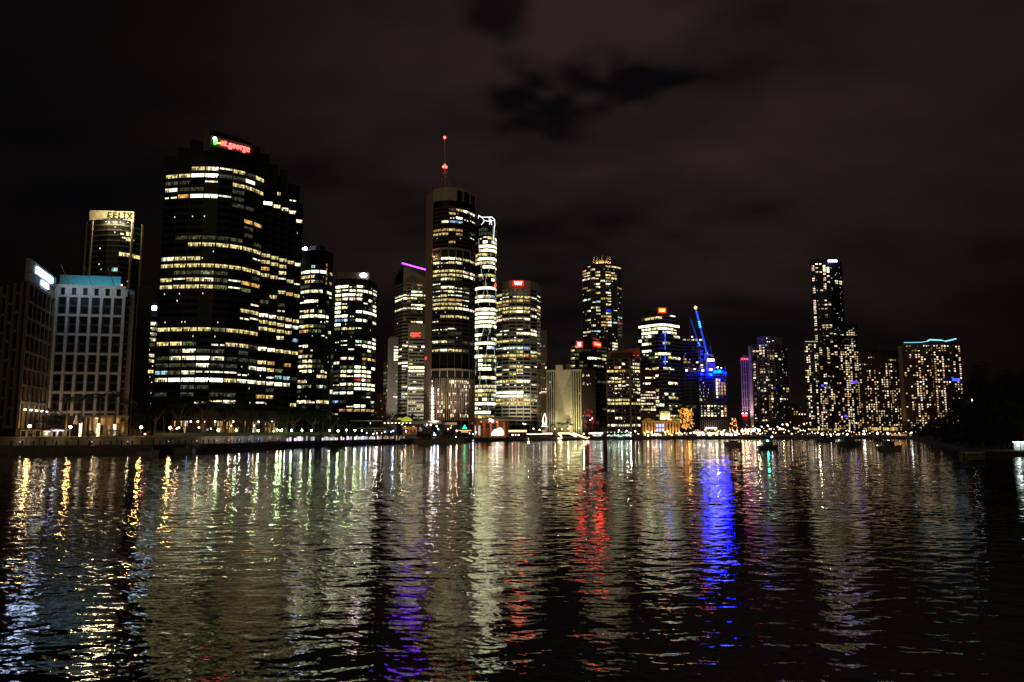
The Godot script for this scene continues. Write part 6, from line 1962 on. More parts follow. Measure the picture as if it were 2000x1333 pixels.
func waterfront_middle() -> void:
	var iron := M(0.012, 0.012, 0.014, 0.6)
	canopy(685, 745, 822.5, 520.0, "long flat grey canopy roof beside the last fig tree", 0.6)
	canopy(699, 752, 837.0, 508.0, "lower pale canopy roof at the head of the walkway", 0.8)
	canopy(748, 805, 825.5, 540.0, "canopy with a string of white lamps under the yellow-green domes", 0.7, true)
	canopy(806, 861, 825.5, 548.0, "wide grey slab canopy below the bronze tower", 2.4)
	canopy(862, 892, 828.0, 556.0, "short stepped canopy beside the green triangle sign", 1.6)
	canopy(714, 764, 841.5, 500.0, "glass sided waiting shelter with blue lamps", 0.4)
	# two domed roofs, lit yellow-green
	for q in [[794, 823.5, 11.0, "larger glowing yellow-green domed pavilion roof"], [781, 820.5, 6.0, "smaller glowing yellow-green domed roof behind the larger dome"]]:
		var p := P(q[0], q[1], 560.0 if q[2] > 8 else 575.0)
		var t := thing("domed_pavilion", q[3], "pavilion", Vector3(p.x, 2.6, p.z), "domed pavilions")
		var rad: float = q[2] / 1491.0 * 560.0
		var sm := SphereMesh.new()
		sm.is_hemisphere = true
		sm.radius = rad
		sm.height = rad * 0.82
		sm.radial_segments = 24
		sm.rings = 8
		var fd := part(t, "fabric_dome", sm, E(0.72, 0.86, 0.06, 0.62), Vector3(0, p.y - 2.6, 0))
		for i in 9:
			var an := PI * i / 8.0
			for j in 4:
				var t0 := PI / 2.0 * j / 4.0
				var t1 := PI / 2.0 * (j + 1) / 4.0
				var rr := rad * 1.01
				rod(t, "rib", Vector3(cos(an) * cos(t0) * rr, p.y - 2.6 + sin(t0) * rr * 0.82, sin(an) * cos(t0) * rr), Vector3(cos(an) * cos(t1) * rr, p.y - 2.6 + sin(t1) * rr * 0.82, sin(an) * cos(t1) * rr), 0.16, M(0.12, 0.14, 0.02))
		nest(t, fd, ["rib"])
		for i in 6:
			var an := TAU * i / 6.0
			box(t, "post", Vector3(cos(an) * rad * 0.9, (p.y - 2.6) / 2.0, sin(an) * rad * 0.9), Vector3(0.25, p.y - 2.6, 0.25), iron)
	# apricot pavilion with arched openings
	var pp := P(800, 838, 552.0)
	var ap := thing("apricot_pavilion", "low apricot lit pavilion with dark arched openings under the dome", "pavilion", Vector3(pp.x, 2.6, pp.z))
	box(ap, "wall", Vector3(0, 5.0, 0), Vector3(10.5, 5.0, 0.8), rough_stone(0.55, 0.30, 0.17, 3.0))
	box(ap, "base_wall", Vector3(0, 1.2, 0), Vector3(10.5, 2.5, 0.8), rough_stone(0.2, 0.12, 0.08, 3.0))
	for i in 4:
		box(ap, "opening", Vector3(-3.9 + i * 2.5, 4.7, 0.42), Vector3(1.1, 2.6, 0.1), M(0.02, 0.012, 0.01))
	for i in 2:
		box(ap, "wall_lamp", Vector3(-3.0 + i * 6.0, 7.9, 2.4), Vector3(0.8, 0.25, 0.3), E(1.0, 0.7, 0.4, 6.0))
		omni(ap, Vector3(-3.0 + i * 6.0, 7.2, 2.8), Color(1.0, 0.62, 0.34), 5.0, 0.3)
	# green triangle sign over a lit cafe counter
	var gp := P(907.5, 834.5, 560.0)
	var gs := thing("triangle_sign", "glowing green triangle sign above an amber counter", "sign", Vector3(gp.x, 2.6, gp.z))
	var st := begin()
	var y := gp.y - 2.6
	for z in [0.0, 0.4]:
		tri(st, Vector3(-1.9, y - 1.4, z), Vector3(1.9, y - 1.4, z), Vector3(0, y + 1.7, z), Vector3(0, 0, 1.0 if z > 0 else -1.0))
	quad(st, Vector3(-1.9, y - 1.4, 0), Vector3(0, y + 1.7, 0), Vector3(0, y + 1.7, 0.4), Vector3(-1.9, y - 1.4, 0.4), Vector3(-0.8, 0.5, 0))
	quad(st, Vector3(1.9, y - 1.4, 0), Vector3(0, y + 1.7, 0), Vector3(0, y + 1.7, 0.4), Vector3(1.9, y - 1.4, 0.4), Vector3(0.8, 0.5, 0))
	part(gs, "triangle", st.commit(), E(0.03, 0.85, 0.42, 2.0))
	box(gs, "post", Vector3(0, (y - 1.5) / 2.0, 0), Vector3(0.2, y - 1.5, 0.2), iron)
	box(gs, "counter_lamp", Vector3(-1.0, y - 2.6, 0), Vector3(12.0, 0.5, 0.5), E(1.0, 0.5, 0.25, 1.6))
	box(gs, "counter", Vector3(0, y - 3.6, 0), Vector3(5.0, 0.8, 0.6), E(1.0, 0.62, 0.12, 1.0))
	omni(gs, Vector3(0, y, 2.0), Color(0.03, 0.9, 0.45), 3.0, 0.4)
	# terracotta boathouse restaurant with the white glowing awning
	var rp := G(955, 586.0, 2.6)
	var rs := thing("restaurant", "terracotta riverside restaurant with a brilliant white domed awning", "restaurant", rp)
	box(rs, "upper_slab", Vector3(-1.0, 13.0, -3.0), Vector3(34.0, 1.6, 9.0), rough_stone(0.34, 0.25, 0.18, 4.0))
	box(rs, "roof_slab", Vector3(12.0, 14.5, -6.0), Vector3(22.0, 2.0, 9.0), rough_stone(0.3, 0.27, 0.22, 4.0))
	var rwall := box(rs, "wall", Vector3(2.0, 6.0, -3.0), Vector3(26.0, 12.0, 1.0), rough_stone(0.32, 0.12, 0.055, 4.0))
	for i in 5:
		box(rs, "column", Vector3(-9.0 + i * 5.2, 6.0, -0.4), Vector3(1.5, 12.0, 1.4), rough_stone(0.55, 0.2, 0.09, 4.0))
	for q in [[-6.4, 8.4], [-1.2, 8.6], [4.0, 8.4]]:
		box(rs, "opening", Vector3(q[0], q[1], -2.4), Vector3(2.6, 3.6, 0.2), M(0.02, 0.01, 0.01))
	for i in 8:
		box(rs, "lit_doorway", Vector3(-13.0 + i * 0.85, 5.0, -1.0), Vector3(0.36, 7.0 + (i % 3) * 1.2, 0.2), E(1.0, 0.88, 0.78, 1.2))
	for i in 3:
		box(rs, "ceiling_lamp", Vector3(-6.0 + i * 6.0, 11.6, 1.4), Vector3(0.8, 0.3, 0.4), E(1.0, 0.5, 0.2, 5.0))
		omni(rs, Vector3(-6.0 + i * 6.0, 10.6, 1.8), Color(1.0, 0.42, 0.14), 2.6, 0.6)
	var aw := part(rs, "awning", null, E(1.0, 0.88, 0.68, 3.0), P(971, 851, 578.0) - rp)
	var am := SphereMesh.new()
	am.is_hemisphere = true
	am.radius = 4.4
	am.height = 4.8
	am.radial_segments = 20
	am.rings = 8
	aw.mesh = am
	var a2 := part(rs, "awning", null, E(1.0, 0.85, 0.66, 2.4), P(976, 850, 577.0) - rp)
	a2.mesh = am
	a2.scale = Vector3(0.75, 1.15, 0.8)
	for q in [[957.5, 820.5], [962.0, 823.0]]:
		var gl := part(rs, "globe_lamp", GLOBE, E(1.0, 0.85, 0.65, 10.0), P(q[0], q[1], 578.0) - rp)
		gl.scale = Vector3.ONE * 1.8
	omni(rs, P(971, 846, 570.0) - rp, Color(1.0, 0.7, 0.4), 8.0, 0.8)
	nest(rs, rwall, ["opening", "lit_doorway"])
	# lit terrace awnings along the shore
	for q in [[984, 1029, 842.5, 600.0, Color(1.0, 0.78, 0.36), 1.5, 1.6, "amber lit terrace awning next to the restaurant"], [1028, 1060, 848.5, 610.0, Color(1.0, 0.88, 0.7), 3.0, 0.5, "thin white lit awning edge over the terrace steps"], [1060, 1079, 847.5, 622.0, Color(1.0, 0.85, 0.7), 2.4, 1.2, "white lit kiosk front at the head of the steps"], [1150, 1178, 847.0, 664.0, Color(1.0, 0.86, 0.74), 3.0, 1.2, "white lit strip awning beside the ferry terminal"], [1126, 1150, 840.0, 770.0, Color(1.0, 0.8, 0.42), 0.8, 1.4, "dim yellow terrace front behind the zigzag ramp"]]:
		var a := P(q[0], q[2], q[3])
		var b := P(q[1], q[2], q[3])
		var t := thing("terrace_awning", q[7], "awning", Vector3((a.x + b.x) / 2.0, 2.6, a.z))
		var w := b.x - a.x
		var h := a.y - 2.6
		box(t, "awning_lamp", Vector3(0, h, 0), Vector3(w, q[6], 0.5), E(q[4].r, q[4].g, q[4].b, q[5]))
		box(t, "awning_cover", Vector3(0, h + q[6] / 2.0 + 0.25, -2.0), Vector3(w + 1.0, 0.3, 5.0), rough_stone(0.3, 0.26, 0.2, 3.0))
		for i in 4:
			box(t, "post", Vector3(-w / 2.0 + w * i / 3.0, h / 2.0, 0.4), Vector3(0.2, h, 0.2), iron)
	# zigzag ramp picked out with light
	var zz := thing("zigzag_ramp", "zigzag riverside ramp edged with bright yellow-white handrail lights", "ramp", G(1110, 626.0, 0.0))
	var path := [[1076, 857.0], [1097, 857.0], [1096, 852.0], [1090, 847.0], [1112, 847.0], [1126, 853.5]]
	for i in path.size() - 1:
		rod(zz, "handrail_light", P(path[i][0], path[i][1], 626.0) - zz.position, P(path[i + 1][0], path[i + 1][1], 626.0) - zz.position, 1.1, E(1.0, 0.86, 0.5, 3.0))
	rod(zz, "handrail_light", P(1119, 846.5, 627.0) - zz.position, P(1148, 857.0, 627.0) - zz.position, 1.1, E(1.0, 0.86, 0.5, 3.0))
	box(zz, "landing", Vector3(-4.0, 0.6, -1.5), Vector3(28.0, 1.2, 3.0), M(0.03, 0.025, 0.02))
	omni(zz, P(1110, 850, 618.0) - zz.position, Color(1.0, 0.82, 0.45), 8.0, 0.6)
	# glowing sculpture beside the pale block
	var sc := thing("light_sculpture", "upright glowing white loop sculpture at the corner of the wedge building", "sculpture", G(1063, 690.0, 2.6))
	var lp := [[1060, 832], [1061, 816], [1064, 808], [1067, 818], [1066, 832], [1062, 826], [1060, 832]]
	for i in lp.size() - 1:
		rod(sc, "light_tube", P(lp[i][0], lp[i][1], 690.0) - sc.position, P(lp[i + 1][0], lp[i + 1][1], 690.0) - sc.position, 0.7, E(1.0, 0.86, 0.62, 3.0))
	box(sc, "plinth_lamp", P(1063, 833.5, 690.0) - sc.position, Vector3(5.0, 0.9, 1.0), E(1.0, 0.9, 0.72, 4.0))
	box(sc, "plinth", P(1063, 837, 690.0) - sc.position + Vector3(0, -1.2, 0), Vector3(4.0, 4.0, 2.0), M(0.06, 0.05, 0.04))
	# ferry terminal, white-green
	var ft := thing("ferry_terminal", "ferry terminal pontoon blazing with greenish white panels", "ferry terminal", G(1195, 672.0, 0.0))
	ft.scale = Vector3.ONE * 0.8
	box(ft, "pontoon", Vector3(0, 0.4, 0), Vector3(44.0, 1.6, 8.0), M(0.02, 0.02, 0.02))
	var fcs := box(ft, "canopy_slab", Vector3(0, 8.2, -1.0), Vector3(44.0, 0.6, 9.0), rough_stone(0.3, 0.3, 0.28, 3.0))
	var r := RandomNumberGenerator.new()
	r.seed = 44
	for i in 22:
		var x := -20.5 + i * 1.95
		if i in [5, 6, 7]:
			continue
		var h := r.randf_range(1.0, 3.0)
		box(ft, "lit_panel", Vector3(x, 2.4 + h / 2.0 + r.randf_range(0.0, 1.4), 1.5 + r.randf_range(-1.0, 0.5)), Vector3(1.5, h, 0.2), E(0.74, 1.0, 0.82, r.randf_range(0.7, 2.4)))
		if i % 2 == 0:
			box(ft, "post", Vector3(x - 0.9, 4.5, 3.0), Vector3(0.25, 7.0, 0.25), iron)
			box(ft, "ceiling_lamp", Vector3(x, 7.7, 1.8), Vector3(0.9, 0.3, 0.5), E(0.85, 1.0, 0.85, 5.0))
	nest(ft, fcs, ["ceiling_lamp"])
	omni(ft, Vector3(-12.0, 6.0, 6.0), Color(0.78, 1.0, 0.85), 5.0, 0.6)
	omni(ft, Vector3(10.0, 6.0, 6.0), Color(0.78, 1.0, 0.85), 5.0, 0.6)
	canopy(1130, 1215, 836.0, 800.0, "long low concrete podium roof behind the ferry terminal", 2.2)
	canopy(1120, 1170, 826.0, 720.0, "grey podium roof at the foot of the wedge building", 3.0)
	var el := thing("lift_column", "tall thin concrete column rising in front of the broad brown block", "column", G(1233, 712.0, 2.6))
	box(el, "shaft", Vector3(0, 36.0, 0), Vector3(1.6, 72.0, 1.6), rough_stone(0.26, 0.22, 0.2, 3.0))
	box(el, "plinth", Vector3(0, 1.0, 0), Vector3(3.0, 2.0, 3.0), rough_stone(0.26, 0.22, 0.2, 3.0))
	# many small lamps along the middle shore
	r.seed = 8
	var quay := [[763, 844, 1], [716, 846, 1], [729, 848, 0], [736, 847, 0], [751, 844, 1], [768, 842, 1], [787, 863, 0], [793, 843, 0], [800, 862, 0], [834, 830, 0], [841, 830, 0], [853, 833, 0], [856, 838.5, 3], [848, 846, 1], [875, 839, 2], [880, 836, 2], [881, 845, 0], [892, 842, 2], [850, 850, 0], [890, 855, 0], [917, 847, 3], [924, 848, 3], [930, 845, 0], [948, 857, 0], [961, 857, 0], [1001, 850, 4], [1007, 850, 4], [1013, 850, 4], [1022, 828, 0], [1026, 829, 0], [1006, 857, 0], [1032, 857, 0], [1042, 838, 0], [1054, 840, 0], [1084, 838, 2], [1098, 839, 2], [1110, 838, 2], [1140, 848, 2], [1150, 855, 0], [1209, 841, 0], [1224, 842, 0], [1232, 846, 0], [1241, 843, 0], [1247, 848, 0], [1265, 844, 0], [1266, 852, 0], [1275, 850.5, 0], [1282, 851.5, 0], [1153, 821, 0], [1157, 818, 0]]
	quay.sort_custom(func(a, b): return a[0] < b[0])
	for q in quay:
		var d := lerpf(440.0, 690.0, clampf((q[0] - 700.0) / 540.0, 0, 1))
		var c: Color = [Color(1.0, 0.86, 0.66), Color(0.35, 0.55, 1.0), Color(1.0, 0.62, 0.36), Color(0.85, 0.95, 1.0), Color(1.0, 0.5, 0.5)][q[2]]
		var p := P(q[0], q[1], d)
		var word = ["warm white", "blue", "amber", "cold white", "pinkish"][q[2]]
		var gr := minf(2.6, p.y - 0.8)
		lamp_post(q[0], q[1], d, gr, c, 11.0, r.randf_range(0.5, 0.95) * d / 500.0, nth("quay" + word) + " " + word + " quay lamp counted along the middle shore from the walkway", word + " quay lamps on the middle shore", 16.0 if int(q[0]) % 4 == 0 else 0.0)
	# trees
	for q in [[762, 575.0, 19.0, 20.0, "round tree rising behind the smaller dome"], [790, 590.0, 23.0, 22.0, "tallest tree in front of the tower with the violet bar"], [808, 580.0, 17.0, 16.0, "tree at the corner of the bronze tower's flank"], [833, 552.0, 11.5, 11.0, "small round tree on the slab canopy, by the concrete flank"], [867, 556.0, 12.0, 14.0, "wide low tree in front of the slit lit lower floors"], [718, 560.0, 15.0, 24.0, "dim tree lit olive, behind the grey canopy"], [1020, 612.0, 12.0, 13.0, "dark tree before the gridded tower's base"], [1038, 618.0, 13.0, 14.0, "second dark tree before the gridded tower's base"], [1052, 622.0, 11.0, 11.0, "small tree beside the glowing sculpture"]]:
		tree(G(q[0], q[1], 2.6), q[2], q[3], q[4], 200 + int(q[0]), "", 0.3)
	for q in [[1080, 680.0, 9.5, "palm before the vertical slots of the wedge building"], [1092, 678.0, 11.0, "taller palm at the foot of the wedge"], [1101, 682.0, 10.5, "leaning palm in the clump at the wedge's foot"], [1109, 680.0, 11.5, "palm beside the crease of the wedge"], [1116, 684.0, 10.0, "shortest palm of the wedge forecourt"]]:
		palm(G(q[0], q[1], 2.6), q[2], q[3], 300 + int(q[0]))
	red_tree(1150, 676.0, 24.0, 13.0, "tree hung with red fairy lights in front of the unlit side block", Color(1.0, 0.02, 0.03), 44, 0.7, 0.25)

func red_tree(px: float, d: float, h: float, w: float, label: String, c: Color, n: int, e: float, cast: float) -> void:
	var at := G(px, d, 2.6)
	var t := tree(at, h, w, label, int(px), "", 0.25)
	var r := RandomNumberGenerator.new()
	r.seed = int(px)
	for i in n:
		var a := r.randf() * PI
		var k := pow(r.randf(), 0.75) * 1.03
		var y := h * (0.24 + 0.72 * pow(r.randf(), 0.85))
		var wd := w * 0.5 * sqrt(maxf(0.1, 1.0 - pow((y / h - 0.6) / 0.45, 2.0)))
		var b := part(t, "fairy_light", UB, E(c.r, c.g, c.b, e * r.randf_range(0.4, 1.5)), Vector3(cos(a) * wd * k, y, sin(a) * wd * k + 0.4))
		b.transform = Transform3D(Basis.from_euler(Vector3(0, r.randf() * 2.0, r.randf_range(-1.2, 1.2))) * Basis.from_scale(Vector3(r.randf_range(0.25, 0.5), r.randf_range(0.7, 2.0), 0.3)), b.position)
	if cast > 0.0:
		omni(t, Vector3(0, h * 0.45, w * 0.7), c, cast * 20.0, 0.6)

func waterfront_east() -> void:
	var iron := M(0.012, 0.012, 0.014, 0.6)
	red_tree(1340, 760.0, 28.0, 18.0, "tree covered in orange fairy lights beside the customs house", Color(1.0, 0.40, 0.07), 190, 2.2, 2.0)
	red_tree(1432, 790.0, 18.0, 9.5, "smaller amber lit tree beside the red lit base of the slim tower", Color(1.0, 0.42, 0.12), 26, 3.0, 0.5)
	# white market tents
	var i := 0
	for q in [[1365, 849.5], [1374, 848.5], [1387, 849.5], [1400, 848.5], [1411, 848.5], [1420, 849.0], [1428, 849.5], [1437, 849.0]]:
		var p := P(q[0], q[1], 716.0)
		var t := thing("market_tent", nth("tent") + " white lit market tent in the row, counting from the customs house", "tent", Vector3(p.x, 2.6, p.z), "white market tents on the quay")
		var st := begin()
		var y := p.y - 2.6
		var s := 2.6 + (i % 3) * 0.35
		for k in 4:
			var a0 := PI / 4 + PI / 2 * k
			var a1 := a0 + PI / 2
			tri(st, Vector3(cos(a0) * s * 1.3, y, sin(a0) * s), Vector3(cos(a1) * s * 1.3, y, sin(a1) * s), Vector3(0, y + 2.2, 0), Vector3(cos((a0 + a1) / 2), 0.7, sin((a0 + a1) / 2)))
		part(t, "canopy", st.commit(), E(1.0, 0.88, 0.72, 1.2 if i % 2 == 0 else 0.8))
		for k in 4:
			box(t, "post", Vector3(s * 0.9 * (1 if k % 2 else -1), y / 2.0, s * 0.65 * (1 if k < 2 else -1)), Vector3(0.15, y, 0.15), iron)
		box(t, "tent_lamp", Vector3(0, y - 0.6, 0.0), Vector3(2.4, 0.9, 0.3), E(1.0, 0.86, 0.66, 5.0))
		i += 1
	var aw := thing("terrace_awning", "wide pale yellow lit awning between the orange tree and the market tents", "awning", G(1372, 884.0, 2.6))
	box(aw, "awning_lamp", P(1366, 845, 884.0) - aw.position, Vector3(15.0, 2.6, 0.5), E(1.0, 0.86, 0.55, 1.1))
	box(aw, "awning_cover", P(1366, 842, 886.0) - aw.position, Vector3(16.0, 0.4, 5.0), M(0.1, 0.09, 0.07))
	box(aw, "post", Vector3(-8, 2.0, 0), Vector3(0.3, 4.0, 0.3), iron)
	box(aw, "post", Vector3(6, 2.0, 0), Vector3(0.3, 4.0, 0.3), iron)
	var wr := thing("lamp_row", "row of bright white bulbs on the terrace wall under the podium", "lights", G(1390, 878.0, 2.6))
	for k in 7:
		var b := part(wr, "bulb", GLOBE, E(1.0, 0.95, 1.0, 5.0), P(1380 + k * 3.1, 836.5 + (k % 2) * 0.6, 878.0) - wr.position)
		b.scale = Vector3.ONE * 1.5
	rod(wr, "wall", P(1372, 842, 878.5) - wr.position, P(1422, 842, 878.5) - wr.position, 2.6, rough_stone(0.3, 0.26, 0.22, 3.0))
	# restaurants along the far shore, amber fronts
	for q in [[1586, 1640, 839.5, 1000.0, Color(1.0, 0.66, 0.22), 0.7, 3.0, "amber glazed restaurant front below the railed tower"], [1688, 1762, 838.5, 985.0, Color(1.0, 0.66, 0.18), 1.0, 4.4, "long yellow glazed restaurant front below the mast block"], [1740, 1782, 850.0, 742.0, Color(1.0, 0.42, 0.12), 1.0, 2.4, "orange lit cliff base next to the dark headland"]]:
		var a := P(q[0], q[2], q[3])
		var b := P(q[1], q[2], q[3])
		var t := thing("lit_restaurant", q[7], "restaurant", Vector3((a.x + b.x) / 2.0, 2.6, a.z))
		var w := b.x - a.x
		var h := a.y - 2.6
		var r := RandomNumberGenerator.new()
		r.seed = int(q[0])
		var n := int(w / 2.4)
		for k in n:
			if r.randf() < 0.12:
				continue
			box(t, "window", Vector3(-w / 2.0 + w * (k + 0.5) / n, h + r.randf_range(-0.3, 0.3), 0), Vector3(w / n * 0.8, q[6] * r.randf_range(0.6, 1.0), 0.3), E(q[4].r, q[4].g, snappedf(q[4].b * r.randf_range(0.8, 1.4), 0.05), snappedf(q[5] * r.randf_range(0.35, 1.2), 0.1) + 0.05))
		box(t, "canopy_slab", Vector3(0, h + q[6] / 2.0 + 0.4, -2.0), Vector3(w + 2.0, 0.6, 7.0), M(0.08, 0.06, 0.05))
		box(t, "base_wall", Vector3(0, (h - q[6] / 2.0) / 2.0, -0.6), Vector3(w + 1.0, maxf(0.4, h - q[6] / 2.0), 0.6), rough_stone(0.2, 0.14, 0.09, 3.0))
	# lamps by the hundred along the far shore
	var r := RandomNumberGenerator.new()
	r.seed = 19
	var lines := [[1255, 1350, 847, 4.0, 700.0, 26], [1355, 1470, 844, 5.0, 712.0, 60], [1450, 1580, 843, 6.0, 718.0, 64], [1580, 1700, 846, 4.0, 730.0, 34], [1700, 1790, 846, 3.5, 738.0, 16]]
	var hues := [Color(1.0, 0.84, 0.6), Color(1.0, 0.66, 0.34), Color(1.0, 0.9, 0.78), Color(1.0, 0.55, 0.22)]
	for l in lines:
		for k in l[5]:
			var px := lerpf(l[0], l[1], (k + r.randf()) / l[5])
			var py: float = l[2] + r.randf_range(-1.0, 1.0) * l[3]
			if l[0] == 1450 and r.randf() < 0.25:
				py -= r.randf_range(4.0, 14.0)
			var c: Color = hues[r.randi() % 4]
			var wd = ["warm white", "amber", "cream", "orange"][hues.find(c)]
			var d: float = l[4] + r.randf_range(-4.0, 8.0)
			var seg = "between the customs house and the tents" if px < 1352 else ("about the market tents" if px < 1450 else ("at the foot of the broad apartment tower" if px < 1580 else "below the far towers"))
			var lp := lamp_post(px, py, d, 2.6, c, [1.6, 3.0, 5.5][r.randi() % 3], [0.7, 0.9, 1.2, 1.6][r.randi() % 4], nth(wd + seg) + " " + wd + " shore lamp " + seg, wd + " shore lamps " + seg)
	for q in [[1450, 842.5], [1457, 841.0], [1463, 840.5], [1473, 840.5], [1483, 841.0]]:
		lamp_post(q[0], q[1], 730.0, 2.6, Color(1.0, 0.72, 0.4), 14.0, 2.4, nth("amb") + " bright amber lamp in the row below the slim red roofed tower", "bright amber lamps below the slim tower", 6.0)
	for q in [[1607, 850, 736.0], [1655, 849, 738.0], [1689, 848, 738.0], [1714, 847.5, 738.0], [1735, 848, 738.0], [1781, 845.0, 738.0]]:
		lamp_post(q[0], q[1], q[2], 2.6, Color(0.95, 1.0, 1.0), 7.0, 1.8, nth("cold") + " cold white lamp on the far shore behind the moored boats", "cold white lamps behind the moored boats")
	# light wash on the east shore
	for q in [[1480, 750.0, 26.0], [1530, 760.0, 26.0], [1600, 780.0, 26.0], [1660, 780.0, 22.0], [1735, 780.0, 30.0], [1400, 800.0, 40.0]]:
		var at := G(q[0], q[1], 10.0)
		var t := thing("mast_light", nth("mastl") + " tall mast light over the far promenade, counting from the broad apartment tower", "lamp", Vector3(at.x, 2.6, at.z), "mast lights over the far promenade")
		rod(t, "pole", Vector3.ZERO, Vector3(0, 7.0, 0), 0.2, iron)
		box(t, "lens", Vector3(0, 7.2, 0), Vector3(1.0, 0.3, 0.6), E(1.0, 0.8, 0.5, 6.0))
		omni(t, Vector3(0, 6.5, 0.5), Color(1.0, 0.7, 0.38), q[2], 0.4)
	# shore trees
	var names := ["tree near the customs house steps", "tree between the tents and the slim tower", "low tree before the broad apartment tower", "tree at the end of the tent row", "tree before the low dark house", "tree below the railed tower", "tree before the second tallest tower", "tree before the mast block", "tree at the foot of the cyan roofed block", "tree above the orange lit cliff base"]
	var spots := [[1305, 876.0, 10.0, 12.0], [1440, 888.0, 12.0, 14.0], [1505, 908.0, 8.0, 12.0], [1425, 886.0, 11.0, 12.0], [1556, 925.0, 9.0, 14.0], [1612, 965.0, 9.0, 16.0], [1665, 965.0, 10.0, 14.0], [1697, 972.0, 9.0, 12.0], [1790, 960.0, 16.0, 26.0], [1765, 962.0, 12.0, 18.0]]
	for k in spots.size():
		tree(G(spots[k][0], spots[k][1], 2.6), spots[k][2], spots[k][3], names[k], 400 + k, "small trees on the far shore", 0.3)
	# lit white shelter on the jetty at the near east side
	var sp := P(1996, 880, 236.0)
	var sh := thing("jetty_shelter", "small brilliantly lit white shelter with a railing on the jetty", "shelter", Vector3(sp.x, 0.9, sp.z))
	box(sh, "roof_panel", Vector3(1.8, 2.8, -1.0), Vector3(5.4, 0.25, 3.4), E(0.85, 1.0, 0.95, 2.2))
	box(sh, "back_wall", Vector3(1.8, 1.4, -2.4), Vector3(5.0, 2.6, 0.15), rough_stone(0.7, 0.72, 0.7, 2.0))
	for x in [-0.6, 1.0, 2.6, 4.2]:
		box(sh, "post", Vector3(x, 1.3, 0.5), Vector3(0.1, 2.6, 0.1), iron)
	for yy in [0.6, 1.1]:
		rod(sh, "rail", Vector3(-0.6, yy, 0.6), Vector3(4.4, yy, 0.6), 0.07, iron)
	var gl := part(sh, "lamp", GLOBE, E(0.8, 0.95, 1.0, 10.0), Vector3(-1.0, 1.9, 0.2))
	gl.scale = Vector3.ONE * 0.7
	omni(sh, Vector3(1.8, 2.2, 0.0), Color(0.85, 1.0, 0.92), 1.6, 0.8)
	omni(sh, Vector3(-2.0, 2.2, 1.4), Color(0.75, 0.95, 0.7), 1.6, 0.8)
	var ja := P(1880, 892.5, 233.0)
	var jb := P(2090, 893.0, 233.0)
	var jt := thing("jetty", "low pale jetty running out from the dark headland to the lit shelter", "jetty", Vector3(ja.x, 0, ja.z))
	box(jt, "deck", Vector3((jb.x - ja.x) / 2.0, 0.55, 0), Vector3(jb.x - ja.x, 0.35, 3.0), rough_stone(0.4, 0.38, 0.3, 2.0))
	for k in 9:
		box(jt, "pile", Vector3((jb.x - ja.x) * k / 8.0, -0.4, 1.1), Vector3(0.3, 2.0, 0.3), iron)
	var hp := P(1898, 782, 300.0)
	var hl := thing("hill_lamp", "single white lamp shining through the dark headland trees", "lamp", Vector3(hp.x, 6.0, hp.z))
	rod(hl, "pole", Vector3.ZERO, Vector3(0, hp.y - 6.0, 0), 0.15, iron)
	var hg := part(hl, "globe", GLOBE, E(1.0, 0.95, 0.85, 12.0), Vector3(0, hp.y - 6.0, 0.5))
	hg.scale = Vector3.ONE * 0.75

# ------------------------------------------------------------------ planting

var crowns := []
var trunks := []
var fronds := []

func leaf_crown(seed_: int, n: int) -> ArrayMesh:      # one metre high and wide, to be scaled: clumps of leaf sized faces
	var r := RandomNumberGenerator.new()
	r.seed = seed_
	var st := begin()
	var clumps := []
	for i in 22:
		var a := r.randf() * TAU
		var y := r.randf_range(-0.34, 0.40)
		var lim := 0.42 * sqrt(maxf(0.05, 1.0 - pow(y / 0.46, 2.0)))
		clumps.append([Vector3(cos(a) * lim * sqrt(r.randf()), y, sin(a) * lim * sqrt(r.randf())), r.randf_range(0.09, 0.19)])
	for i in n:
		var c = clumps[r.randi() % clumps.size()]
		var v: Vector3 = Vector3(r.randfn(), r.randfn(), r.randfn()).normalized() * pow(r.randf(), 0.4) * c[1]
		v.y *= 0.75
		var p: Vector3 = c[0] + v
		var u := Vector3(r.randfn(), r.randfn() * 0.6, r.randfn()).normalized() * r.randf_range(0.016, 0.032)
		var w := u.cross(Vector3(r.randfn(), r.randfn(), r.randfn())).normalized() * u.length() * 0.62
		var nn := u.cross(w).normalized()
		quad(st, p - u, p + w, p + u, p - w, nn)
	return st.commit()

func limb_mesh(seed_: int, crown_low: float) -> ArrayMesh:     # trunk and limbs of a tree one metre high
	var r := RandomNumberGenerator.new()
	r.seed = seed_
	var st := begin()
	var fork := Vector3(r.randf_range(-0.02, 0.02), crown_low * 0.85, 0)
	add_tube(st, Vector3.ZERO, fork, 0.04, 0.028, 7)
	for i in 6:
		var a := TAU * i / 6.0 + r.randf()
		var m := fork + Vector3(cos(a) * 0.13, 0.14, sin(a) * 0.13)
		var e := m + Vector3(cos(a) * 0.16, 0.2 + 0.1 * r.randf(), sin(a) * 0.16)
		add_tube(st, fork, m, 0.02, 0.013, 5)
		add_tube(st, m, e, 0.013, 0.004, 5)
	if crown_low > 0.4:          # a fig lets down aerial roots
		for i in 5:
			var a := TAU * i / 5.0 + r.randf()
			var d := r.randf_range(0.08, 0.36)
			var q := Vector3(cos(a) * d, 0, sin(a) * d)
			add_tube(st, q, q * 0.8 + Vector3(0, crown_low * 1.2, 0), 0.012, 0.008, 5)
	return st.commit()

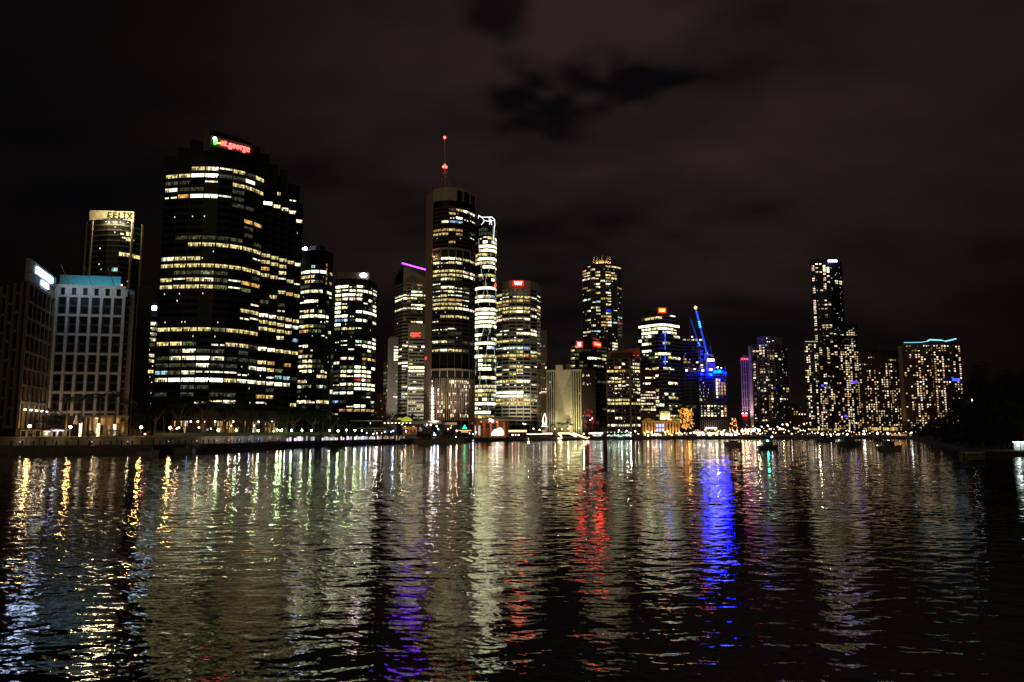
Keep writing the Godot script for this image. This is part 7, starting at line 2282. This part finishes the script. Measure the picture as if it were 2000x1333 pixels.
func tree(at: Vector3, h: float, w: float, label: String, seed_: int, group := "", low := 0.35) -> Node3D:
	if crowns.is_empty():
		for i in 5:
			crowns.append(leaf_crown(900 + i, 1500))
	var t := thing("tree", label, "tree", at, group)
	var key := "%d_%.2f" % [seed_ % 3, low]
	var tr := part(t, "trunk", limb_mesh(seed_ % 3, low), rough_stone(0.11, 0.085, 0.06, 1.5))
	tr.transform = Transform3D(Basis(Vector3.UP, seed_) * Basis.from_scale(Vector3(w * 0.9, h, w * 0.9)), Vector3.ZERO)
	var leafy := M(0.018, 0.024, 0.011, 0.85)
	var ch := h * (1.0 - low)
	var cr := part(t, "crown", crowns[seed_ % 5], leafy)
	cr.transform = Transform3D(Basis(Vector3.UP, seed_ * 1.7) * Basis.from_scale(Vector3(w, ch * 1.12, w)), Vector3(0, h - ch * 0.5, 0))
	return t

func bush(at: Vector3, s: float, label: String, seed_: int, group := "") -> void:
	if crowns.is_empty():
		for i in 5:
			crowns.append(leaf_crown(900 + i, 1500))
	var t := thing("shrub", label, "shrub", at, group)
	var c := part(t, "foliage", crowns[seed_ % 5], M(0.035, 0.05, 0.02, 0.7), Vector3(0, s * 0.42, 0))
	c.transform = Transform3D(Basis(Vector3.UP, at.x) * Basis.from_scale(Vector3(s * 1.6, s, s * 1.4)), Vector3(0, s * 0.42, 0))
	var st := begin()
	for i in 4:
		add_tube(st, Vector3.ZERO, Vector3(cos(i * 1.6) * s * 0.3, s * 0.5, sin(i * 1.6) * s * 0.3), 0.06, 0.03, 4)
	part(t, "stem", st.commit(), M(0.08, 0.06, 0.04))

func palm(at: Vector3, h: float, label: String, seed_: int, wound := []) -> void:
	var t := thing("palm_tree", label, "palm", at)
	var st := begin()
	var p := Vector3.ZERO
	for i in 6:
		var q := Vector3(sin(seed_ + i * 0.4) * 0.12 * i * 0.3, h * (i + 1) / 6.0, 0)
		add_tube(st, p, q, 0.34 - i * 0.025, 0.315 - i * 0.025, 8)
		p = q
	var stem := part(t, "trunk", st.commit(), rough_stone(0.16, 0.12, 0.08, 1.0))
	if fronds.is_empty():
		for v in 3:
			var fs := begin()
			var r := RandomNumberGenerator.new()
			r.seed = v
			var pp := Vector3.ZERO
			for i in 9:
				var k := (i + 1) / 9.0
				var nx := Vector3(k * 3.6, 1.2 * sin(k * 2.1) - 1.9 * k * k, 0)
				add_tube(fs, pp, nx, 0.05 * (1.05 - k) + 0.01, 0.05 * (1.0 - k) + 0.008, 4)
				for s in [-1, 1]:
					for j in 3:
						var b := pp.lerp(nx, j / 3.0)
						var len := 1.0 * sin(minf(k * 3.0, 1.9)) + 0.1
						var tip := b + Vector3(0.35, -0.35 * len - r.randf() * 0.2, s * len * 0.8)
						tri(fs, b, b + Vector3(0.12, 0, 0), tip, Vector3(0, 1, 0))
				pp = nx
			fronds.append(fs.commit())
	var n := 17
	for i in n:
		var f := part(t, "frond", fronds[i % 3], M(0.035, 0.05, 0.018, 0.6), p)
		f.transform = Transform3D(Basis(Vector3.UP, TAU * i / n + seed_) * Basis(Vector3(0, 0, 1), 0.7 - 1.1 * ((i * 7) % n) / n), p)
	if wound.size():
		var y0: float = wound[0]
		var y1: float = wound[1]
		var r := RandomNumberGenerator.new()
		r.seed = seed_
		var turns := 11
		for i in turns * 6:
			var a0 := TAU * i / 6.0
			var a1 := TAU * (i + 1) / 6.0
			var ya := lerpf(y0, y1, float(i) / (turns * 6))
			var yb := lerpf(y0, y1, float(i + 1) / (turns * 6))
			rod(t, "fairy_light", Vector3(cos(a0) * 0.42, ya, sin(a0) * 0.42), Vector3(cos(a1) * 0.42, yb, sin(a1) * 0.42), 0.2, E(1.0, 0.86, 0.62, [1.2, 2.2, 3.6][r.randi() % 3]))
		nest(t, stem, ["fairy_light"])

func headland_trees() -> void:
	var spec := [[1796, 700.0, 11.0, 22.0], [1812, 600.0, 12.0, 20.0], [1826, 540.0, 13.0, 20.0], [1840, 500.0, 15.0, 20.0], [1852, 460.0, 15.0, 18.0], [1864, 420.0, 17.0, 18.0], [1874, 400.0, 20.0, 18.0], [1884, 380.0, 24.0, 18.0], [1892, 350.0, 28.0, 15.0], [1905, 335.0, 31.0, 16.0], [1917, 310.0, 33.0, 17.0], [1931, 300.0, 32.0, 17.0], [1944, 290.0, 29.0, 15.0], [1958, 285.0, 27.0, 14.0], [1972, 280.0, 29.0, 15.0], [1986, 275.0, 27.5, 14.0], [2002, 272.0, 27.0, 15.0], [2020, 270.0, 28.0, 16.0], [2040, 268.0, 29.0, 16.0],
		[1860, 350.0, 8.0, 14.0], [1878, 320.0, 9.0, 12.0], [1895, 285.0, 11.0, 13.0], [1910, 275.0, 13.0, 13.0], [1926, 262.0, 14.0, 13.0], [1943, 258.0, 14.0, 13.0], [1960, 255.0, 15.0, 13.0], [1978, 252.0, 15.0, 13.0], [1998, 250.0, 15.0, 13.0], [2018, 250.0, 15.0, 13.0], [1900, 300.0, 20.0, 14.0], [1918, 290.0, 22.0, 14.0], [1938, 275.0, 21.0, 13.0], [1957, 268.0, 20.0, 13.0], [1976, 262.0, 20.0, 13.0], [1997, 258.0, 19.0, 13.0], [2016, 258.0, 20.0, 13.0]]
	for i in spec.size():
		var q = spec[i]
		var tall: bool = q[2] > 24.0
		var label := nth("crest") + " tall dark tree on the crest of the headland, from its outer end" if tall else (nth("mang") + " low mangrove at the water's edge, from the outer tip of the headland" if q[2] < 16.0 else nth("slope") + " dark middle height tree on the headland slope, from its outer end")
		var t := tree(G(q[0], q[1], 1.0 if q[2] < 16.0 or q[0] < 1870 else 4.0), q[2] + (0.0 if q[2] < 16.0 or q[0] < 1870 else -3.0), q[3], label, 700 + i, "crest trees of the headland" if tall else ("mangroves of the headland" if q[2] < 16.0 else "slope trees of the headland"), 0.08 if q[2] < 22.0 else 0.2)

# ------------------------------------------------------------------ boats

func hull(length: float, beam: float, high: float) -> ArrayMesh:
	var st := begin()
	var n := 9
	var ring := []
	for i in n + 1:
		var k := float(i) / n
		var b := beam / 2.0 * (1.0 - pow(k, 2.6)) if k > 0.0 else beam / 2.0 * 0.9
		var sheer := high * (1.0 + 0.35 * k * k)
		var x := length * (k - 0.5)
		ring.append([Vector3(x, sheer, b + 0.02), Vector3(x - 0.1 * length * k * 0.6, -0.3, b * 0.6 + 0.01), Vector3(x - 0.1 * length * k * 0.6, -0.3, -b * 0.6 - 0.01), Vector3(x, sheer, -b - 0.02)])
	for i in n:
		for j in 3:
			var nn := [Vector3(0, 0.2, 1), Vector3.DOWN, Vector3(0, 0.2, -1)][j] as Vector3
			quad(st, ring[i][j], ring[i + 1][j], ring[i + 1][j + 1], ring[i][j + 1], nn)
		quad(st, ring[i][0] - Vector3(0, 0.12, 0), ring[i + 1][0] - Vector3(0, 0.12, 0), ring[i + 1][3] - Vector3(0, 0.12, 0), ring[i][3] - Vector3(0, 0.12, 0), Vector3.UP)
	quad(st, ring[0][0], ring[0][1], ring[0][2], ring[0][3], Vector3.LEFT)
	return st.commit()

func boat(px: float, py: float, length: float, label: String, turn: float, cabin: float, mast := 0.0, lamps := [], tone := 0.05) -> void:
	var d := CH * 1491.0 / (py - HOR)
	var at := G(px, d, 0.15)
	var t := thing("boat", label, "boat", at)
	t.rotation.y = turn
	var h := length * 0.13
	part(t, "hull", hull(length, length * 0.32, h), M(tone, tone, tone, 0.4))
	rod(t, "rub_rail", Vector3(-length * 0.5, h * 1.0, length * 0.165), Vector3(length * 0.25, h * 1.08, length * 0.155), 0.1, M(0.1, 0.1, 0.1))
	if cabin > 0.0:
		var cabin_box := box(t, "cabin", Vector3(-length * 0.05, h + cabin / 2.0, 0), Vector3(length * 0.42, cabin, length * 0.22), M(tone * 1.3, tone * 1.3, tone * 1.3, 0.4))
		box(t, "cabin_top", Vector3(-length * 0.07, h + cabin + 0.06, 0), Vector3(length * 0.48, 0.12, length * 0.25), M(tone, tone, tone))
		for i in 3:
			for s in [-1, 1]:
				box(t, "window", Vector3(-length * 0.18 + i * length * 0.13, h + cabin * 0.66, s * length * 0.1105), Vector3(length * 0.09, cabin * 0.3, 0.04), M(0.01, 0.01, 0.012, 0.1))
		box(t, "windscreen", Vector3(length * 0.165, h + cabin * 0.66, 0), Vector3(0.06, cabin * 0.34, length * 0.17), M(0.01, 0.01, 0.012, 0.1))
		nest(t, cabin_box, ["cabin_top", "window", "windscreen"])
	if mast > 0.0:
		rod(t, "mast", Vector3(length * 0.05, h, 0), Vector3(length * 0.05, mast, 0), 0.16, M(0.05, 0.05, 0.05))
		rod(t, "boom", Vector3(length * 0.05, h + 1.6, 0), Vector3(-length * 0.42, h + 1.8, 0), 0.14, M(0.05, 0.05, 0.05))
		rod(t, "furled_sail", Vector3(length * 0.02, h + 1.9, 0), Vector3(-length * 0.4, h + 2.0, 0), 0.34, M(0.06, 0.06, 0.06))
		rod(t, "stay", Vector3(length * 0.05, mast, 0), Vector3(length * 0.48, h * 1.3, 0), 0.05, M(0.05, 0.05, 0.05))
		rod(t, "stay", Vector3(length * 0.05, mast, 0), Vector3(-length * 0.48, h, 0), 0.05, M(0.05, 0.05, 0.05))
	for l in lamps:
		var p := P(l[0], l[1], d) - at
		p = Basis(Vector3.UP, -turn) * p
		rod(t, "lamp_post", Vector3(p.x, h, p.z), p, 0.06, M(0.05, 0.05, 0.05))
		var g := part(t, "lamp", GLOBE, E(l[2].r, l[2].g, l[2].b, l[3]), p)
		g.scale = Vector3.ONE * l[4]
		if l[3] > 20.0:
			omni(t, p + Vector3(0, -0.2, 0.7), l[2], 2.0, 0.3)

func boats() -> void:
	boat(1501, 877.0, 8.5, "motor boat showing a green side lamp and a white masthead lamp", 0.15, 1.4, 0.0, [[1499.5, 861.5, Color(0.05, 1.0, 0.55), 24.0, 0.6], [1508, 854.0, Color(0.9, 0.95, 1.0), 16.0, 0.6], [1488, 866.5, Color(0.5, 0.9, 0.7), 2.0, 0.5]])
	boat(1430, 870.0, 9.0, "low dark boat without lamps before the white market tents", 3.0, 0.9)
	boat(1613, 862.5, 15.0, "dark cabin boat below the railed tower, white lamps at its stern", 0.1, 2.0, 0.0, [[1608, 855.0, Color(1, 1, 0.95), 8.0, 1.3], [1623, 852.0, Color(1, 0.95, 0.9), 6.0, 1.0]])
	boat(1659, 870.5, 12.5, "dark broad houseboat moored before the blue balcony tower", 0.05, 2.6, 0.0, [[1664, 853.5, Color(0.95, 1, 1), 3.0, 0.5]])
	boat(1736, 879.0, 9.5, "largest moored boat, a dark yacht with furled sail and mast", -0.05, 1.8, 13.0, [[1714, 870.5, Color(1, 1, 1), 6.0, 0.35]])
	boat(1716, 862.0, 8.0, "small dark yacht behind the largest moored boat", 0.3, 1.2, 11.0)
	boat(1815, 871.5, 3.2, "tiny dark dinghy drifting off the headland", 0.2, 0.0)
	boat(292, 887.5, 6.5, "dark runabout moored below the railing at the hotel", 0.1, 0.8, 0.0, [[295, 877.0, Color(1, 0.97, 0.9), 10.0, 0.35]], 0.02)
	boat(353, 884.0, 9.5, "long dark launch moored below the first fig trees", 3.1, 0.9, 0.0, [], 0.02)
	boat(772, 865.5, 13.0, "dark ferry at the head of the lit walkway, one deck lamp", 0.2, 3.0, 0.0, [[793, 863.0, Color(0.9, 1, 0.85), 10.0, 1.0]], 0.03)
	boat(835, 866.0, 16.0, "dark tour boat moored below the wide slab canopy", 0.1, 3.4, 0.0, [[840, 866.0, Color(1, 0.8, 0.75), 6.0, 0.7]], 0.03)
	boat(880, 864.0, 20.0, "long black paddle boat beside the green triangle sign", 0.05, 4.2, 0.0, [[848, 850.0, Color(1, 0.85, 0.75), 5.0, 0.8], [889, 855.0, Color(1, 0.9, 0.85), 4.0, 0.6]], 0.025)
	boat(921, 862.5, 8.5, "small white bowed catamaran before the restaurant", 0.5, 1.4, 7.0, [[923.5, 860.5, Color(0.95, 1, 1), 3.0, 1.0]], 0.12)
	boat(655, 874.0, 8.0, "black barge tucked against the middle of the lit walkway", 0.35, 1.6, 0.0, [], 0.012)
